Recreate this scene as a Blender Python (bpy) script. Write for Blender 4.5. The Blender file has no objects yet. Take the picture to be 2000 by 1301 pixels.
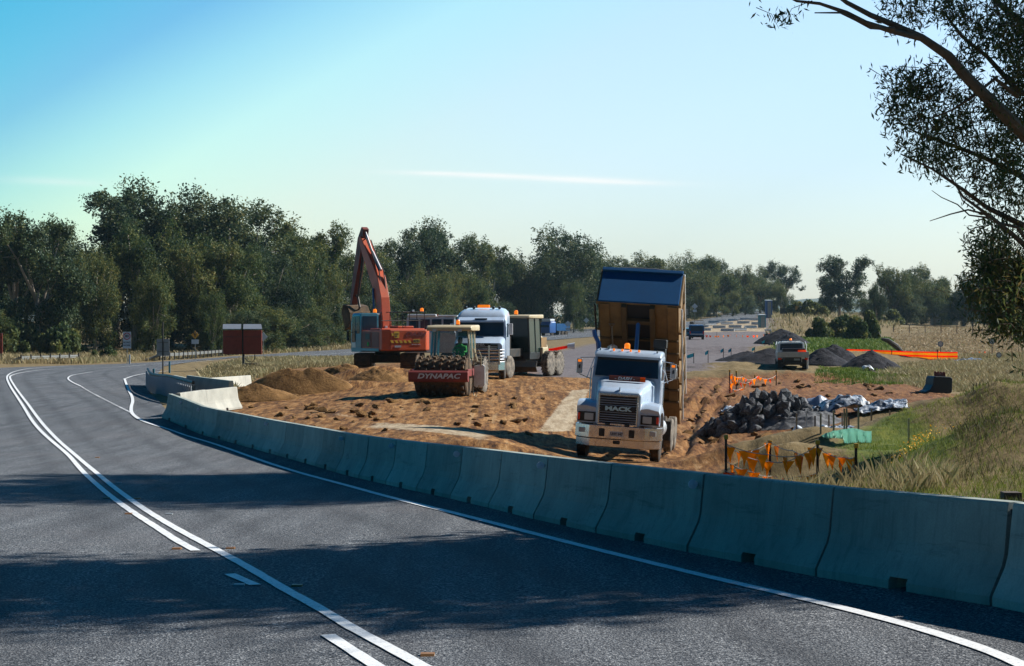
import bpy, math, random
import numpy as np
from mathutils import Vector, Matrix

sc = bpy.context.scene
COL = sc.collection
R = math.radians
rnd = random.Random(7)
rng = np.random.default_rng(7)

# ---------------------------------------------------------------- camera
F = 3500.0                       # focal length in pixels of the 2000 px wide photograph
CZ, HY = 2.4, 635.0              # eye height, pixel row of the horizon
cam_d = bpy.data.cameras.new('camera')
cam = bpy.data.objects.new('camera', cam_d)
COL.objects.link(cam)
sc.camera = cam
cam_d.sensor_width = 36.0
cam_d.lens = 36.0 * F / 2000.0
cam_d.clip_start = 0.5
cam_d.clip_end = 20000
cam.location = (0, 0, CZ)
cam.rotation_euler = (R(90) - math.atan((650.5 - HY) / F), 0, 0)

# ---------------------------------------------------------------- sky and sun
SUN_EL, SUN_AZ = 37.0, 22.0      # azimuth measured from +X towards +Y
world = bpy.data.worlds.new('World')
sc.world = world
world.use_nodes = True
wn, wl = world.node_tree.nodes, world.node_tree.links
wn.clear()
wout = wn.new('ShaderNodeOutputWorld')
wbg = wn.new('ShaderNodeBackground')
sky = wn.new('ShaderNodeTexSky')
sky.sky_type = 'NISHITA'
sky.sun_disc = False
sky.sun_elevation = R(SUN_EL)
sky.sun_rotation = R(90 - SUN_AZ)
sky.altitude = 200
sky.air_density = 1.3
sky.dust_density = 0.6
sky.ozone_density = 2.2
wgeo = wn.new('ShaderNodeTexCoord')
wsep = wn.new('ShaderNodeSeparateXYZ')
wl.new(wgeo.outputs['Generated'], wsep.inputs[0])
# sky tint added: deepens with height, leftward, off the view axis, darkening the shade
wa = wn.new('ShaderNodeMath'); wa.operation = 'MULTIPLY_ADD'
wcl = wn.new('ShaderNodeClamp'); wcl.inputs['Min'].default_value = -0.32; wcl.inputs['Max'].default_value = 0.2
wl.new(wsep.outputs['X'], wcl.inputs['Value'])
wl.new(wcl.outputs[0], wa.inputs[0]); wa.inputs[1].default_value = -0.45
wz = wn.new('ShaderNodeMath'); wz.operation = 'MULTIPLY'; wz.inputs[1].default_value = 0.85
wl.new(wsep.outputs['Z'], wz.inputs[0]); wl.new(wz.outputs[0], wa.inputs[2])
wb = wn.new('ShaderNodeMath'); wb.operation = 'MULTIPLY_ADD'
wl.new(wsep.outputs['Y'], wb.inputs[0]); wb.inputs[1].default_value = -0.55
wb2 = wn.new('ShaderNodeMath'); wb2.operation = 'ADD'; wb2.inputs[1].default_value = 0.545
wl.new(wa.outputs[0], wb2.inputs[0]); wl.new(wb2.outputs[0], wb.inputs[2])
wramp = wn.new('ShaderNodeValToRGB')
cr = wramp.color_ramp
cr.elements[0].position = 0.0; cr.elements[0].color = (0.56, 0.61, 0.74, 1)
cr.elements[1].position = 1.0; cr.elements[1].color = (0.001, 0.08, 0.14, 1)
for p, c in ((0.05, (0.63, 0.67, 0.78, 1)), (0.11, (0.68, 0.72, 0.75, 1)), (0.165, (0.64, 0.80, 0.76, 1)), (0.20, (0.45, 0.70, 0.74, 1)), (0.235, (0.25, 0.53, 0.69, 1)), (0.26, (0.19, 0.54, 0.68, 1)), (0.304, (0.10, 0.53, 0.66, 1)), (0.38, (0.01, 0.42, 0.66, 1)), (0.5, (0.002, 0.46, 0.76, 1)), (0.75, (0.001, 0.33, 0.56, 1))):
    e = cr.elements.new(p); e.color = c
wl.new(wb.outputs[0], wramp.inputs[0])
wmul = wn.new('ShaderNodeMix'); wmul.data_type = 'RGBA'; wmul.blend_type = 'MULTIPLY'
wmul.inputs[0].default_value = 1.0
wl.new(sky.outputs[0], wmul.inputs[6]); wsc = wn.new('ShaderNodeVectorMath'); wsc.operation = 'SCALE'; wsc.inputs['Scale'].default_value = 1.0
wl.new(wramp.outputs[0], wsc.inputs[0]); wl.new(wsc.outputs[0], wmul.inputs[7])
# thin high cloud streaks
def wmath(op, a, b=None, c=None):
    n = wn.new('ShaderNodeMath'); n.operation = op
    for i, v in enumerate((a, b, c)):
        if v is None: continue
        if isinstance(v, (int, float)): n.inputs[i].default_value = v
        else: wl.new(v, n.inputs[i])
    return n.outputs[0]
wy = wmath('MAXIMUM', wsep.outputs['Y'], 0.05)
wu = wmath('DIVIDE', wsep.outputs['X'], wy); wv = wmath('DIVIDE', wsep.outputs['Z'], wy)
wcomb = wn.new('ShaderNodeCombineXYZ'); wl.new(wu, wcomb.inputs[0]); wl.new(wv, wcomb.inputs[1])
wmap = wn.new('ShaderNodeMapping'); wmap.inputs['Scale'].default_value = (14, 160, 1); wl.new(wcomb.outputs[0], wmap.inputs[0])
wnz = wn.new('ShaderNodeTexNoise'); wnz.inputs['Scale'].default_value = 1.0; wnz.inputs['Detail'].default_value = 5; wl.new(wmap.outputs[0], wnz.inputs['Vector'])
cloud = None
for u0, v0, su, sv, sl, am in ((0.015, 0.0822, 0.055, 0.0016, -0.035, 0.7), (0.06, 0.0795, 0.03, 0.0014, -0.03, 0.5), (-0.03, 0.0843, 0.03, 0.0012, -0.03, 0.45), (-0.255, 0.080, 0.03, 0.0022, -0.04, 0.22)):
    du = wmath('DIVIDE', wmath('SUBTRACT', wu, u0), su)
    dv = wmath('DIVIDE', wmath('SUBTRACT', wv, wmath('MULTIPLY_ADD', wmath('SUBTRACT', wu, u0), sl, v0)), sv)
    g_ = wmath('MULTIPLY', wmath('EXPONENT', wmath('MULTIPLY', wmath('ADD', wmath('MULTIPLY', du, du), wmath('MULTIPLY', dv, dv)), -1.0)), am)
    cloud = g_ if cloud is None else wmath('ADD', cloud, g_)
cloud = wmath('MINIMUM', wmath('MULTIPLY', cloud, wmath('MULTIPLY', wnz.outputs['Fac'], 1.9)), 1.0)
wcm = wn.new('ShaderNodeMix'); wcm.data_type = 'RGBA'; wl.new(cloud, wcm.inputs[0])
wl.new(wmul.outputs[2], wcm.inputs[6]); wcm.inputs[7].default_value = (4.6, 4.6, 4.5, 1)
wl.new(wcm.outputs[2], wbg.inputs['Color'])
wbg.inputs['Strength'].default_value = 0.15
wl.new(wbg.outputs[0], wout.inputs[0])

sun_d = bpy.data.lights.new('sun', 'SUN')
sun_d.energy = 5.0
sun_d.angle = R(0.5)
sun_d.color = (1.0, 0.95, 0.86)
sun = bpy.data.objects.new('sun', sun_d)
COL.objects.link(sun)
sdir = Vector((math.cos(R(SUN_EL)) * math.cos(R(SUN_AZ)), math.cos(R(SUN_EL)) * math.sin(R(SUN_AZ)), math.sin(R(SUN_EL))))
sun.rotation_euler = sdir.to_track_quat('Z', 'Y').to_euler()
sun.location = (60, 0, 60)

sc.view_settings.view_transform = 'Standard'
sc.view_settings.look = 'None'
sc.view_settings.exposure = 0.6
sc.view_settings.gamma = 1.0
HAZE = True
sc.cycles.max_bounces = 6
sc.cycles.transparent_max_bounces = 6
sc.cycles.volume_bounces = 0
sc.cycles.use_adaptive_sampling = True

# ---------------------------------------------------------------- materials
def new_mat(name):
    m = bpy.data.materials.new(name)
    m.use_nodes = True
    nt = m.node_tree
    b = nt.nodes['Principled BSDF']
    return m, nt, b

def nd(nt, t, **kw):
    n = nt.nodes.new(t)
    for k, v in kw.items():
        if k.startswith('i_'):
            n.inputs[k[2:].replace('_', ' ')].default_value = v
        else:
            setattr(n, k, v)
    return n

def ramp(nt, src, stops, interp='LINEAR'):
    r = nt.nodes.new('ShaderNodeValToRGB')
    r.color_ramp.interpolation = interp
    e = r.color_ramp.elements
    e[0].position, e[0].color = stops[0][0], (*stops[0][1], 1)
    e[1].position, e[1].color = stops[-1][0], (*stops[-1][1], 1)
    for p, c in stops[1:-1]:
        x = e.new(p); x.color = (*c, 1)
    nt.links.new(src, r.inputs[0])
    return r.outputs[0]

def noise(nt, co, scale, detail=4, rough=0.6, dist=0.0):
    n = nt.nodes.new('ShaderNodeTexNoise')
    n.inputs['Scale'].default_value = scale
    n.inputs['Detail'].default_value = detail
    n.inputs['Roughness'].default_value = rough
    n.inputs['Distortion'].default_value = dist
    if co is not None: nt.links.new(co, n.inputs['Vector'])
    return n.outputs['Fac']

def mixc(nt, fac, a, b, mode='MIX'):
    m = nt.nodes.new('ShaderNodeMix'); m.data_type = 'RGBA'; m.blend_type = mode
    if isinstance(fac, (int, float)): m.inputs[0].default_value = fac
    else: nt.links.new(fac, m.inputs[0])
    for i, v in ((6, a), (7, b)):
        if isinstance(v, tuple): m.inputs[i].default_value = (*v[:3], 1)
        else: nt.links.new(v, m.inputs[i])
    return m.outputs[2]

def mapping(nt, co, sc_):
    m = nt.nodes.new('ShaderNodeMapping'); m.inputs['Scale'].default_value = sc_
    nt.links.new(co, m.inputs[0]); return m.outputs[0]

def bump(nt, b, h, strength=0.3, dist=0.02):
    n = nt.nodes.new('ShaderNodeBump')
    n.inputs['Strength'].default_value = strength; n.inputs['Distance'].default_value = dist
    nt.links.new(h, n.inputs['Height']); nt.links.new(n.outputs[0], b.inputs['Normal'])

def coords(nt, which='Object'):
    return nt.nodes.new('ShaderNodeTexCoord').outputs[which]

def plain(name, c, rough=0.6, metal=0.0, dirt=0.25, dscale=3.0, dc=(0.16, 0.10, 0.06), bumpy=0.0, coat=0.0, spec=0.5):
    """a painted or bare surface with blotchy road dirt on it"""
    m, nt, b = new_mat(name)
    co = coords(nt)
    n1 = noise(nt, co, dscale, 6, 0.65)
    n2 = noise(nt, co, dscale * 9, 3, 0.6)
    lo = tuple(x * 0.82 for x in c)
    base = mixc(nt, n2, lo, c)
    f = ramp(nt, n1, ((0.42, (0, 0, 0)), (0.72, (dirt, dirt, dirt))))
    col = mixc(nt, f, base, dc)
    nt.links.new(col, b.inputs['Base Color'])
    rr = nt.nodes.new('ShaderNodeMapRange')
    rr.inputs['To Min'].default_value = max(0.02, rough - 0.12); rr.inputs['To Max'].default_value = min(1, rough + 0.2)
    nt.links.new(n1, rr.inputs['Value']); nt.links.new(rr.outputs[0], b.inputs['Roughness'])
    b.inputs['Metallic'].default_value = metal
    b.inputs['Coat Weight'].default_value = coat
    b.inputs['Specular IOR Level'].default_value = spec
    if bumpy: bump(nt, b, n2, bumpy, 0.02)
    return m

M = {}
M['white'] = plain('white_paint', (0.78, 0.80, 0.82), 0.3, dirt=0.35, coat=0.3)
M['blue_white'] = plain('pale_blue_paint', (0.52, 0.63, 0.78), 0.28, dirt=0.25, coat=0.4)
M['chrome'] = plain('bright_metal', (0.72, 0.70, 0.70), 0.22, 0.9, dirt=0.4)
M['alu'] = plain('dull_aluminium', (0.55, 0.55, 0.57), 0.42, 0.6, dirt=0.3)
M['black'] = plain('black_plastic', (0.012, 0.013, 0.015), 0.5, dirt=0.15, dc=(0.08, 0.05, 0.03))
M['rubber'] = plain('tyre_rubber', (0.018, 0.018, 0.018), 0.85, dirt=0.75, dscale=5, dc=(0.16, 0.10, 0.055), bumpy=0.3)
M['dusty_rubber'] = plain('dusty_rubber', (0.10, 0.085, 0.07), 0.9, dirt=0.9, dscale=5, dc=(0.40, 0.33, 0.26), bumpy=0.3)
M['rim'] = plain('rim_metal', (0.50, 0.49, 0.48), 0.4, 0.5, dirt=0.5)
M['steel'] = plain('dark_steel', (0.05, 0.05, 0.05), 0.55, 0.5, dirt=0.5)
M['ochre'] = plain('ochre_paint', (0.30, 0.17, 0.060), 0.6, dirt=0.8, dscale=1.5, dc=(0.12, 0.07, 0.03), bumpy=0.15)
M['dark_ochre'] = plain('dark_ochre_paint', (0.15, 0.085, 0.03), 0.65, dirt=0.6, dscale=1.5, dc=(0.05, 0.03, 0.02))
M['blue'] = plain('blue_paint_and_sky_tint', (0.008, 0.085, 0.23), 0.75, spec=0.15, dirt=0.3, dscale=1.5, dc=(0.02, 0.05, 0.12))
M['ram_blue'] = plain('ram_blue', (0.03, 0.12, 0.38), 0.35, dirt=0.2)
M['orange'] = plain('orange_paint', (0.62, 0.09, 0.02), 0.45, dirt=0.55, dscale=1.2, dc=(0.22, 0.06, 0.03), bumpy=0.05)
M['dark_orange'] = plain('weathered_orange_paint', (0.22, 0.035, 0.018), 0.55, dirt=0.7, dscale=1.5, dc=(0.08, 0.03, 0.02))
M['red_brown'] = plain('red_brown_paint', (0.27, 0.038, 0.018), 0.6, dirt=0.4, dc=(0.10, 0.02, 0.012))
M['dyna_red'] = plain('dull_red_paint', (0.25, 0.035, 0.03), 0.55, dirt=0.5, dc=(0.12, 0.04, 0.03))
M['cream'] = plain('cream_paint', (0.56, 0.47, 0.30), 0.5, dirt=0.45, dc=(0.35, 0.22, 0.10))
M['yellow'] = plain('yellow_paint', (0.72, 0.43, 0.03), 0.5, dirt=0.3)
M['teal'] = plain('teal_paint', (0.05, 0.28, 0.40), 0.35, dirt=0.3)
M['mud'] = plain('caked_mud', (0.075, 0.05, 0.03), 0.95, dirt=0.8, dscale=6, dc=(0.22, 0.12, 0.05), bumpy=0.8)
M['lettering'] = plain('white_lettering', (0.75, 0.72, 0.74), 0.5, dirt=0.25)
M['blue_chrome'] = plain('polished_letters', (0.55, 0.82, 0.95), 0.3, 0.1, dirt=0.0)
M['black_ink'] = plain('black_ink', (0.02, 0.02, 0.03), 0.6, dirt=0.0)
M['red_ink'] = plain('red_ink', (0.50, 0.03, 0.05), 0.5, dirt=0.1)
M['sign_white'] = plain('sign_white', (0.62, 0.66, 0.72), 0.5, dirt=0.15)
M['reflector'] = plain('reflector_white', (0.9, 0.88, 0.95), 0.4, dirt=0.1)
M['stud'] = plain('stud_amber', (0.30, 0.13, 0.03), 0.5, dirt=0.5)
M['sign_grey'] = plain('sign_back_grey', (0.33, 0.36, 0.38), 0.5, 0.3, dirt=0.3)
M['sign_yellow'] = plain('sign_yellow', (0.78, 0.36, 0.02), 0.5, dirt=0.1)
M['galv'] = plain('galvanised_steel', (0.24, 0.24, 0.23), 0.5, 0.5, dirt=0.4)
M['wood'] = plain('grey_timber', (0.34, 0.27, 0.20), 0.9, dirt=0.4, bumpy=0.3)
M['dark_wood'] = plain('dark_timber', (0.07, 0.05, 0.04), 0.9, dirt=0.3, bumpy=0.3)
M['solar'] = plain('solar_panel', (0.30, 0.33, 0.38), 0.3, 0.2, dirt=0.2)
M['cyan_flag'] = plain('cyan_flag', (0.02, 0.52, 0.68), 0.5, dirt=0.1)
M['string'] = plain('white_cord', (0.62, 0.58, 0.55), 0.8, dirt=0.2)
M['green_shirt'] = plain('green_shirt', (0.04, 0.42, 0.07), 0.8, dirt=0.1)
M['skin'] = plain('skin', (0.35, 0.20, 0.13), 0.6, dirt=0.0)
M['hat'] = plain('dark_cap', (0.03, 0.035, 0.05), 0.8, dirt=0.0)
def tarp(name, a, b_):
    m, nt, b = new_mat(name); co = coords(nt)
    n = noise(nt, co, 2.6, 3, .6, 1.5)
    nt.links.new(mixc(nt, ramp(nt, n, ((.46, (0, 0, 0)), (.52, (1, 1, 1)))), a, b_), b.inputs['Base Color']); b.inputs['Roughness'].default_value = .35
    bump(nt, b, noise(nt, co, 9, 4, .7), .6, .05); return m
M['tarp'] = tarp('white_plastic_sheet', (0.50, 0.54, 0.60), (0.045, 0.055, 0.08))
M['white_sheet'] = plain('white_scrap', (0.60, 0.64, 0.70), 0.4, dirt=0.3, bumpy=0.2)
M['bark'] = plain('pale_bark', (0.44, 0.37, 0.31), 0.9, dirt=0.45, dscale=2, dc=(0.07, 0.055, 0.045), bumpy=0.6)
M['near_bark'] = plain('grey_brown_bark', (0.17, 0.115, 0.085), 0.95, dirt=0.7, dscale=4, dc=(0.05, 0.035, 0.03), bumpy=0.8)
M['bank'] = M['mud']
def glass(name, c, rough=0.08, alpha=1.0):
    m, nt, b = new_mat(name)
    co = coords(nt)
    n = noise(nt, co, 2.0, 4)
    nt.links.new(mixc(nt, n, c, tuple(x * 1.8 for x in c)), b.inputs['Base Color'])
    b.inputs['Roughness'].default_value = rough
    b.inputs['Alpha'].default_value = alpha
    b.inputs['Specular IOR Level'].default_value = 0.35
    return m
M['glass'] = glass('dark_glass', (0.012, 0.03, 0.05))
M['black_glass'] = glass('black_glass', (0.004, 0.012, 0.011), .2)
M['clear_glass'] = glass('tinted_glass', (0.04, 0.12, 0.13), 0.05, 0.38)
M['lens'] = glass('lamp_lens', (0.35, 0.38, 0.40), 0.1)
def lamp(name, c, s):
    m, nt, b = new_mat(name)
    co = coords(nt)
    nt.links.new(mixc(nt, noise(nt, co, 12.0), c, tuple(x * .7 for x in c)), b.inputs['Base Color'])
    b.inputs['Emission Color'].default_value = (*c, 1); b.inputs['Emission Strength'].default_value = s
    b.inputs['Roughness'].default_value = 0.25
    return m
M['amber'] = lamp('amber_lens', (1.0, 0.22, 0.01), 0.5)
M['red_lens'] = lamp('red_lens', (0.6, 0.03, 0.01), 0.05)

def concrete(name, c, streak=0.5):
    m, nt, b = new_mat(name)
    co = coords(nt)
    oi = nt.nodes.new('ShaderNodeObjectInfo')
    va = nt.nodes.new('ShaderNodeVectorMath'); va.operation = 'ADD'
    vs = nt.nodes.new('ShaderNodeVectorMath'); vs.operation = 'SCALE'
    cb = nt.nodes.new('ShaderNodeCombineXYZ')
    for i in range(3): nt.links.new(oi.outputs['Random'], cb.inputs[i])
    nt.links.new(cb.outputs[0], vs.inputs[0]); vs.inputs['Scale'].default_value = 37.0
    nt.links.new(co, va.inputs[0]); nt.links.new(vs.outputs[0], va.inputs[1])
    P = va.outputs[0]
    big = noise(nt, P, 1.2, 5, 0.6)
    fine = noise(nt, P, 60, 3, 0.7)
    st = noise(nt, mapping(nt, P, (9, 9, 0.5)), 1.0, 5, 0.7)
    d = tuple(x * 0.62 for x in c)
    col = mixc(nt, ramp(nt, big, ((0.3, (0, 0, 0)), (0.7, (1, 1, 1)))), d, c)
    col = mixc(nt, ramp(nt, st, ((0.50, (0, 0, 0)), (0.75, (streak,) * 3))), col, tuple(x * 0.38 for x in c))
    col = mixc(nt, ramp(nt, fine, ((0.35, (0.35,) * 3), (0.6, (0, 0, 0)))), col, tuple(x * 0.5 for x in c))
    sm_ = noise(nt, mapping(nt, P, (1.5, .9, 7)), 1.0, 6, .75, .4)
    col = mixc(nt, ramp(nt, sm_, ((.56, (0, 0, 0)), (.70, (streak * .9,) * 3))), col, tuple(x * 0.30 for x in c))
    hs = nt.nodes.new('ShaderNodeHueSaturation')
    mr = nt.nodes.new('ShaderNodeMapRange'); mr.inputs['To Min'].default_value = 0.72; mr.inputs['To Max'].default_value = 1.12
    nt.links.new(oi.outputs['Random'], mr.inputs['Value']); nt.links.new(mr.outputs[0], hs.inputs['Value'])
    nt.links.new(col, hs.inputs['Color'])
    nt.links.new(hs.outputs[0], b.inputs['Base Color'])
    b.inputs['Roughness'].default_value = 0.9
    bump(nt, b, fine, 0.25, 0.01)
    return m
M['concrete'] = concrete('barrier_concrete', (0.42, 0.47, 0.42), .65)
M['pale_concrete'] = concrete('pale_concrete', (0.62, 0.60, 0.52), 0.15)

def leafy(name, cols, trans=0.3, vary=True):
    """foliage: every leaf has its own tone (attribute), every plant its own hue"""
    m, nt, b = new_mat(name)
    at = nt.nodes.new('ShaderNodeAttribute'); at.attribute_name = 'tone'
    oi = nt.nodes.new('ShaderNodeObjectInfo')
    c = ramp(nt, at.outputs['Fac'], tuple((i / (len(cols) - 1), x) for i, x in enumerate(cols)))
    hs = nt.nodes.new('ShaderNodeHueSaturation')
    a1 = nt.nodes.new('ShaderNodeMapRange'); a1.inputs['To Min'].default_value = 0.475 if vary else .5; a1.inputs['To Max'].default_value = 0.53 if vary else .5
    nt.links.new(oi.outputs['Random'], a1.inputs['Value']); nt.links.new(a1.outputs[0], hs.inputs['Hue'])
    a2 = nt.nodes.new('ShaderNodeMapRange'); a2.inputs['To Min'].default_value = 1.2 if vary else 1; a2.inputs['To Max'].default_value = 0.75 if vary else 1
    nt.links.new(oi.outputs['Random'], a2.inputs['Value']); nt.links.new(a2.outputs[0], hs.inputs['Value'])
    nt.links.new(c, hs.inputs['Color'])
    nt.links.new(hs.outputs[0], b.inputs['Base Color'])
    b.inputs['Roughness'].default_value = 0.65
    b.inputs['Specular IOR Level'].default_value = 0.25
    tr = nt.nodes.new('ShaderNodeBsdfTranslucent')
    nt.links.new(hs.outputs[0], tr.inputs['Color'])
    mx = nt.nodes.new('ShaderNodeMixShader'); mx.inputs[0].default_value = trans
    nt.links.new(b.outputs[0], mx.inputs[1]); nt.links.new(tr.outputs[0], mx.inputs[2])
    nt.links.new(mx.outputs[0], nt.nodes['Material Output'].inputs['Surface'])
    return m
M['gum'] = leafy('gum_foliage', ((0.010, 0.034, 0.018), (0.045, 0.080, 0.026), (0.13, 0.150, 0.036), (0.27, 0.23, 0.06)), .32)
M['gum_dark'] = leafy('dark_gum_foliage', ((0.008, 0.028, 0.020), (0.030, 0.062, 0.030), (0.08, 0.110, 0.038), (0.18, 0.17, 0.06)), .28)
M['bank_grass'] = leafy('bank_grass', ((0.045, 0.05, 0.02), (0.11, 0.09, 0.04), (0.22, 0.17, 0.085), (0.07, 0.10, 0.03)), .2)
M['gum_near'] = leafy('near_gum_foliage', ((0.02, 0.05, 0.025), (0.05, 0.085, 0.03), (0.10, 0.12, 0.035), (0.17, 0.13, 0.04)), 0.45)
M['dry_grass'] = leafy('dry_grass', ((0.20, 0.15, 0.075), (0.33, 0.25, 0.12), (0.42, 0.33, 0.19), (0.22, 0.24, 0.08)), 0.25)
M['green_grass'] = leafy('green_grass', ((0.07, 0.12, 0.02), (0.15, 0.21, 0.03), (0.25, 0.27, 0.04), (0.30, 0.25, 0.09)), 0.3)
M['flag_orange'] = leafy('orange_plastic_flag', ((1.0, 0.20, 0.003), (1.0, 0.30, 0.01)), 0.65, False)
M['flag_red'] = leafy('red_orange_flag', ((1.0, 0.07, 0.006), (1.0, 0.11, 0.01)), 0.65, False)
M['green_cloth'] = leafy('pale_green_cloth', ((.45, .70, .60), (.5, .75, .65)), .6, False)
M['flower'] = leafy('yellow_flowers', ((0.75, 0.42, 0.02), (0.8, 0.55, 0.03)), 0.2)

# ---------------------------------------------------------------- mesh helpers
def link(name, me, mat=None, parent=None, smooth=False, loc=None, bevel=0, rz=None):
    o = bpy.data.objects.new(name, me)
    COL.objects.link(o)
    if mat is not None and len(me.materials) == 0: me.materials.append(mat)
    if smooth: me.polygons.foreach_set('use_smooth', [True] * len(me.polygons))
    if parent is not None: o.parent = parent
    if loc is not None: o.location = loc
    if rz is not None: o.rotation_euler[2] = rz
    if bevel:
        b = o.modifiers.new('bevel', 'BEVEL'); b.width = bevel; b.segments = 2; b.limit_method = 'ANGLE'; b.angle_limit = R(35)
    return o

def tag(o, label=None, cat=None, group=None, kind=None):
    if label: o['label'] = label
    if cat: o['category'] = cat
    if group: o['group'] = group
    if kind: o['kind'] = kind
    return o

def root(name, loc, rz, label, cat, group=None):
    o = bpy.data.objects.new(name, None)
    COL.objects.link(o)
    o.empty_display_size = 0.2
    o.location = loc; o.rotation_euler = (0, 0, rz)
    return tag(o, label, cat, group)

def np_mesh(name, V, Fq, tone=None, attrs=None):
    V = np.asarray(V, dtype=np.float32); Fq = np.asarray(Fq, dtype=np.int32)
    me = bpy.data.meshes.new(name)
    n, k = Fq.shape
    me.vertices.add(len(V)); me.vertices.foreach_set('co', V.ravel())
    me.loops.add(n * k); me.loops.foreach_set('vertex_index', Fq.ravel())
    me.polygons.add(n)
    me.polygons.foreach_set('loop_start', np.arange(n, dtype=np.int32) * k)
    me.polygons.foreach_set('loop_total', np.full(n, k, dtype=np.int32))
    me.update(calc_edges=True)
    if tone is not None:
        a = me.attributes.new('tone', 'FLOAT', 'FACE'); a.data.foreach_set('value', np.asarray(tone, dtype=np.float32))
    for k2, v in (attrs or {}).items():
        a = me.attributes.new(k2, 'FLOAT', 'POINT'); a.data.foreach_set('value', np.asarray(v, dtype=np.float32))
    return me

class MB:
    """collects simple solids, builds them as one mesh object"""
    def __init__(s): s.v = []; s.f = []
    def add(s, vs, fs):
        o = len(s.v); s.v += [tuple(v) for v in vs]; s.f += [tuple(i + o for i in f) for f in fs]; return s
    def box(s, x0, x1, y0, y1, z0, z1, m=None):
        vs = [Vector(p) for p in ((x0,y0,z0),(x1,y0,z0),(x1,y1,z0),(x0,y1,z0),(x0,y0,z1),(x1,y0,z1),(x1,y1,z1),(x0,y1,z1))]
        if m is not None: vs = [m @ v for v in vs]
        return s.add(vs, [(0,3,2,1),(4,5,6,7),(0,1,5,4),(1,2,6,5),(2,3,7,6),(3,0,4,7)])
    def prism(s, prof, a0, a1, axis='x', m=None):
        """profile of 2-D points extruded along an axis (x: points are y,z; y: points are x,z; z: points are x,y)"""
        n = len(prof); vs = []
        for a in (a0, a1):
            for p, q in prof:
                vs.append(Vector((a, p, q) if axis == 'x' else (p, a, q) if axis == 'y' else (p, q, a)))
        if m is not None: vs = [m @ v for v in vs]
        return s.add(vs, [tuple(range(n))[::-1], tuple(range(n, 2 * n))] + [(i, (i + 1) % n, n + (i + 1) % n, n + i) for i in range(n)])
    def loft(s, rings, cap=True):
        n = len(rings[0]); vs = [p for r in rings for p in r]; fs = []
        for k in range(len(rings) - 1):
            for i in range(n):
                j = (i + 1) % n
                fs.append((k*n+i, k*n+j, (k+1)*n+j, (k+1)*n+i))
        if cap: fs += [tuple(range(n))[::-1], tuple((len(rings)-1)*n + i for i in range(n))]
        return s.add(vs, fs)
    def tube(s, pts, r, n=8, cap=True):
        pts = [Vector(p) for p in pts]
        rs = r if isinstance(r, (list, tuple)) else [r] * len(pts)
        rings = []
        up0 = None
        for i, p in enumerate(pts):
            t = (pts[min(i+1, len(pts)-1)] - pts[max(i-1, 0)]).normalized()
            ref = Vector((0, 0, 1)) if abs(t.z) < 0.9 else Vector((1, 0, 0))
            if up0 is not None: ref = up0
            u = t.cross(ref)
            if u.length < 1e-4: u = t.orthogonal()
            u.normalize(); w = t.cross(u).normalized(); up0 = -w if False else None
            rings.append([p + (u * math.cos(2*math.pi*k/n) + w * math.sin(2*math.pi*k/n)) * rs[i] for k in range(n)])
        return s.loft(rings, cap)
    def lathe_x(s, prof, cx, cy, cz, n=24):
        """profile (x, r) turned round the x axis"""
        rings = [[(cx + x, cy + math.cos(2*math.pi*k/n) * r, cz + math.sin(2*math.pi*k/n) * r) for k in range(n)] for x, r in prof]
        return s.loft(rings)
    def lathe_z(s, prof, cx, cy, n=16):
        rings = [[(cx + math.cos(2*math.pi*k/n) * r, cy + math.sin(2*math.pi*k/n) * r, z) for k in range(n)] for r, z in prof]
        return s.loft(rings)
    def lathe_y(s, prof, cx, cz, n=20):
        rings = [[(cx + math.cos(2*math.pi*k/n) * r, y, cz + math.sin(2*math.pi*k/n) * r) for k in range(n)] for r, y in prof]
        return s.loft(rings)
    def build(s, name, mat, parent=None, bevel=0, smooth=False, loc=None, rz=None):
        me = bpy.data.meshes.new(name); me.from_pydata(s.v, [], s.f); me.update()
        import bmesh
        bm = bmesh.new(); bm.from_mesh(me); bmesh.ops.recalc_face_normals(bm, faces=bm.faces); bm.to_mesh(me); bm.free()
        o = link(name, me, mat, parent, smooth, loc, bevel, rz)
        if smooth:
            try: me.set_sharp_from_angle(angle=R(40))
            except Exception: pass
        return o

def text_mesh(name, txt, size, mat, parent, loc, rot=(math.pi/2, 0, 0), ext=0.006, sx=1.0, shear=0.0, bold=0.0):
    cu = bpy.data.curves.new('t', 'FONT')
    cu.body = txt; cu.size = size; cu.extrude = ext; cu.align_x = 'CENTER'; cu.align_y = 'CENTER'; cu.shear = shear
    cu.offset = bold; cu.resolution_u = 3
    t = bpy.data.objects.new('t', cu); COL.objects.link(t)
    dg = bpy.context.evaluated_depsgraph_get()
    me = bpy.data.meshes.new_from_object(t.evaluated_get(dg))
    COL.objects.unlink(t); bpy.data.objects.remove(t)
    me.materials.clear()
    o = link(name, me, mat, parent)
    o.location = loc; o.rotation_euler = rot; o.scale = (sx, 1, 1)
    return o

def leaf_quads(C, size, aspect=0.5, normal=None, jitter=1.0, droop=0.0, g=rng):
    """N leaf-like rhombs centred on C; returns V, F"""
    N = len(C)
    a = g.normal(size=(N, 3)); a[:, 2] -= droop; a /= np.linalg.norm(a, axis=1, keepdims=True) + 1e-9
    nn = g.normal(size=(N, 3)) * jitter
    if normal is not None: nn = nn + normal
    b = np.cross(nn, a); b /= np.linalg.norm(b, axis=1, keepdims=True) + 1e-9
    s = (size if np.ndim(size) else np.full(N, size)) * g.uniform(0.6, 1.3, N)
    L = a * s[:, None] * 0.5; W = b * s[:, None] * 0.5 * aspect
    V = np.stack([C - L, C - L * 0.1 + W, C + L, C - L * 0.1 - W], axis=1).reshape(-1, 3)
    return V, np.arange(N * 4).reshape(N, 4)
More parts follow.
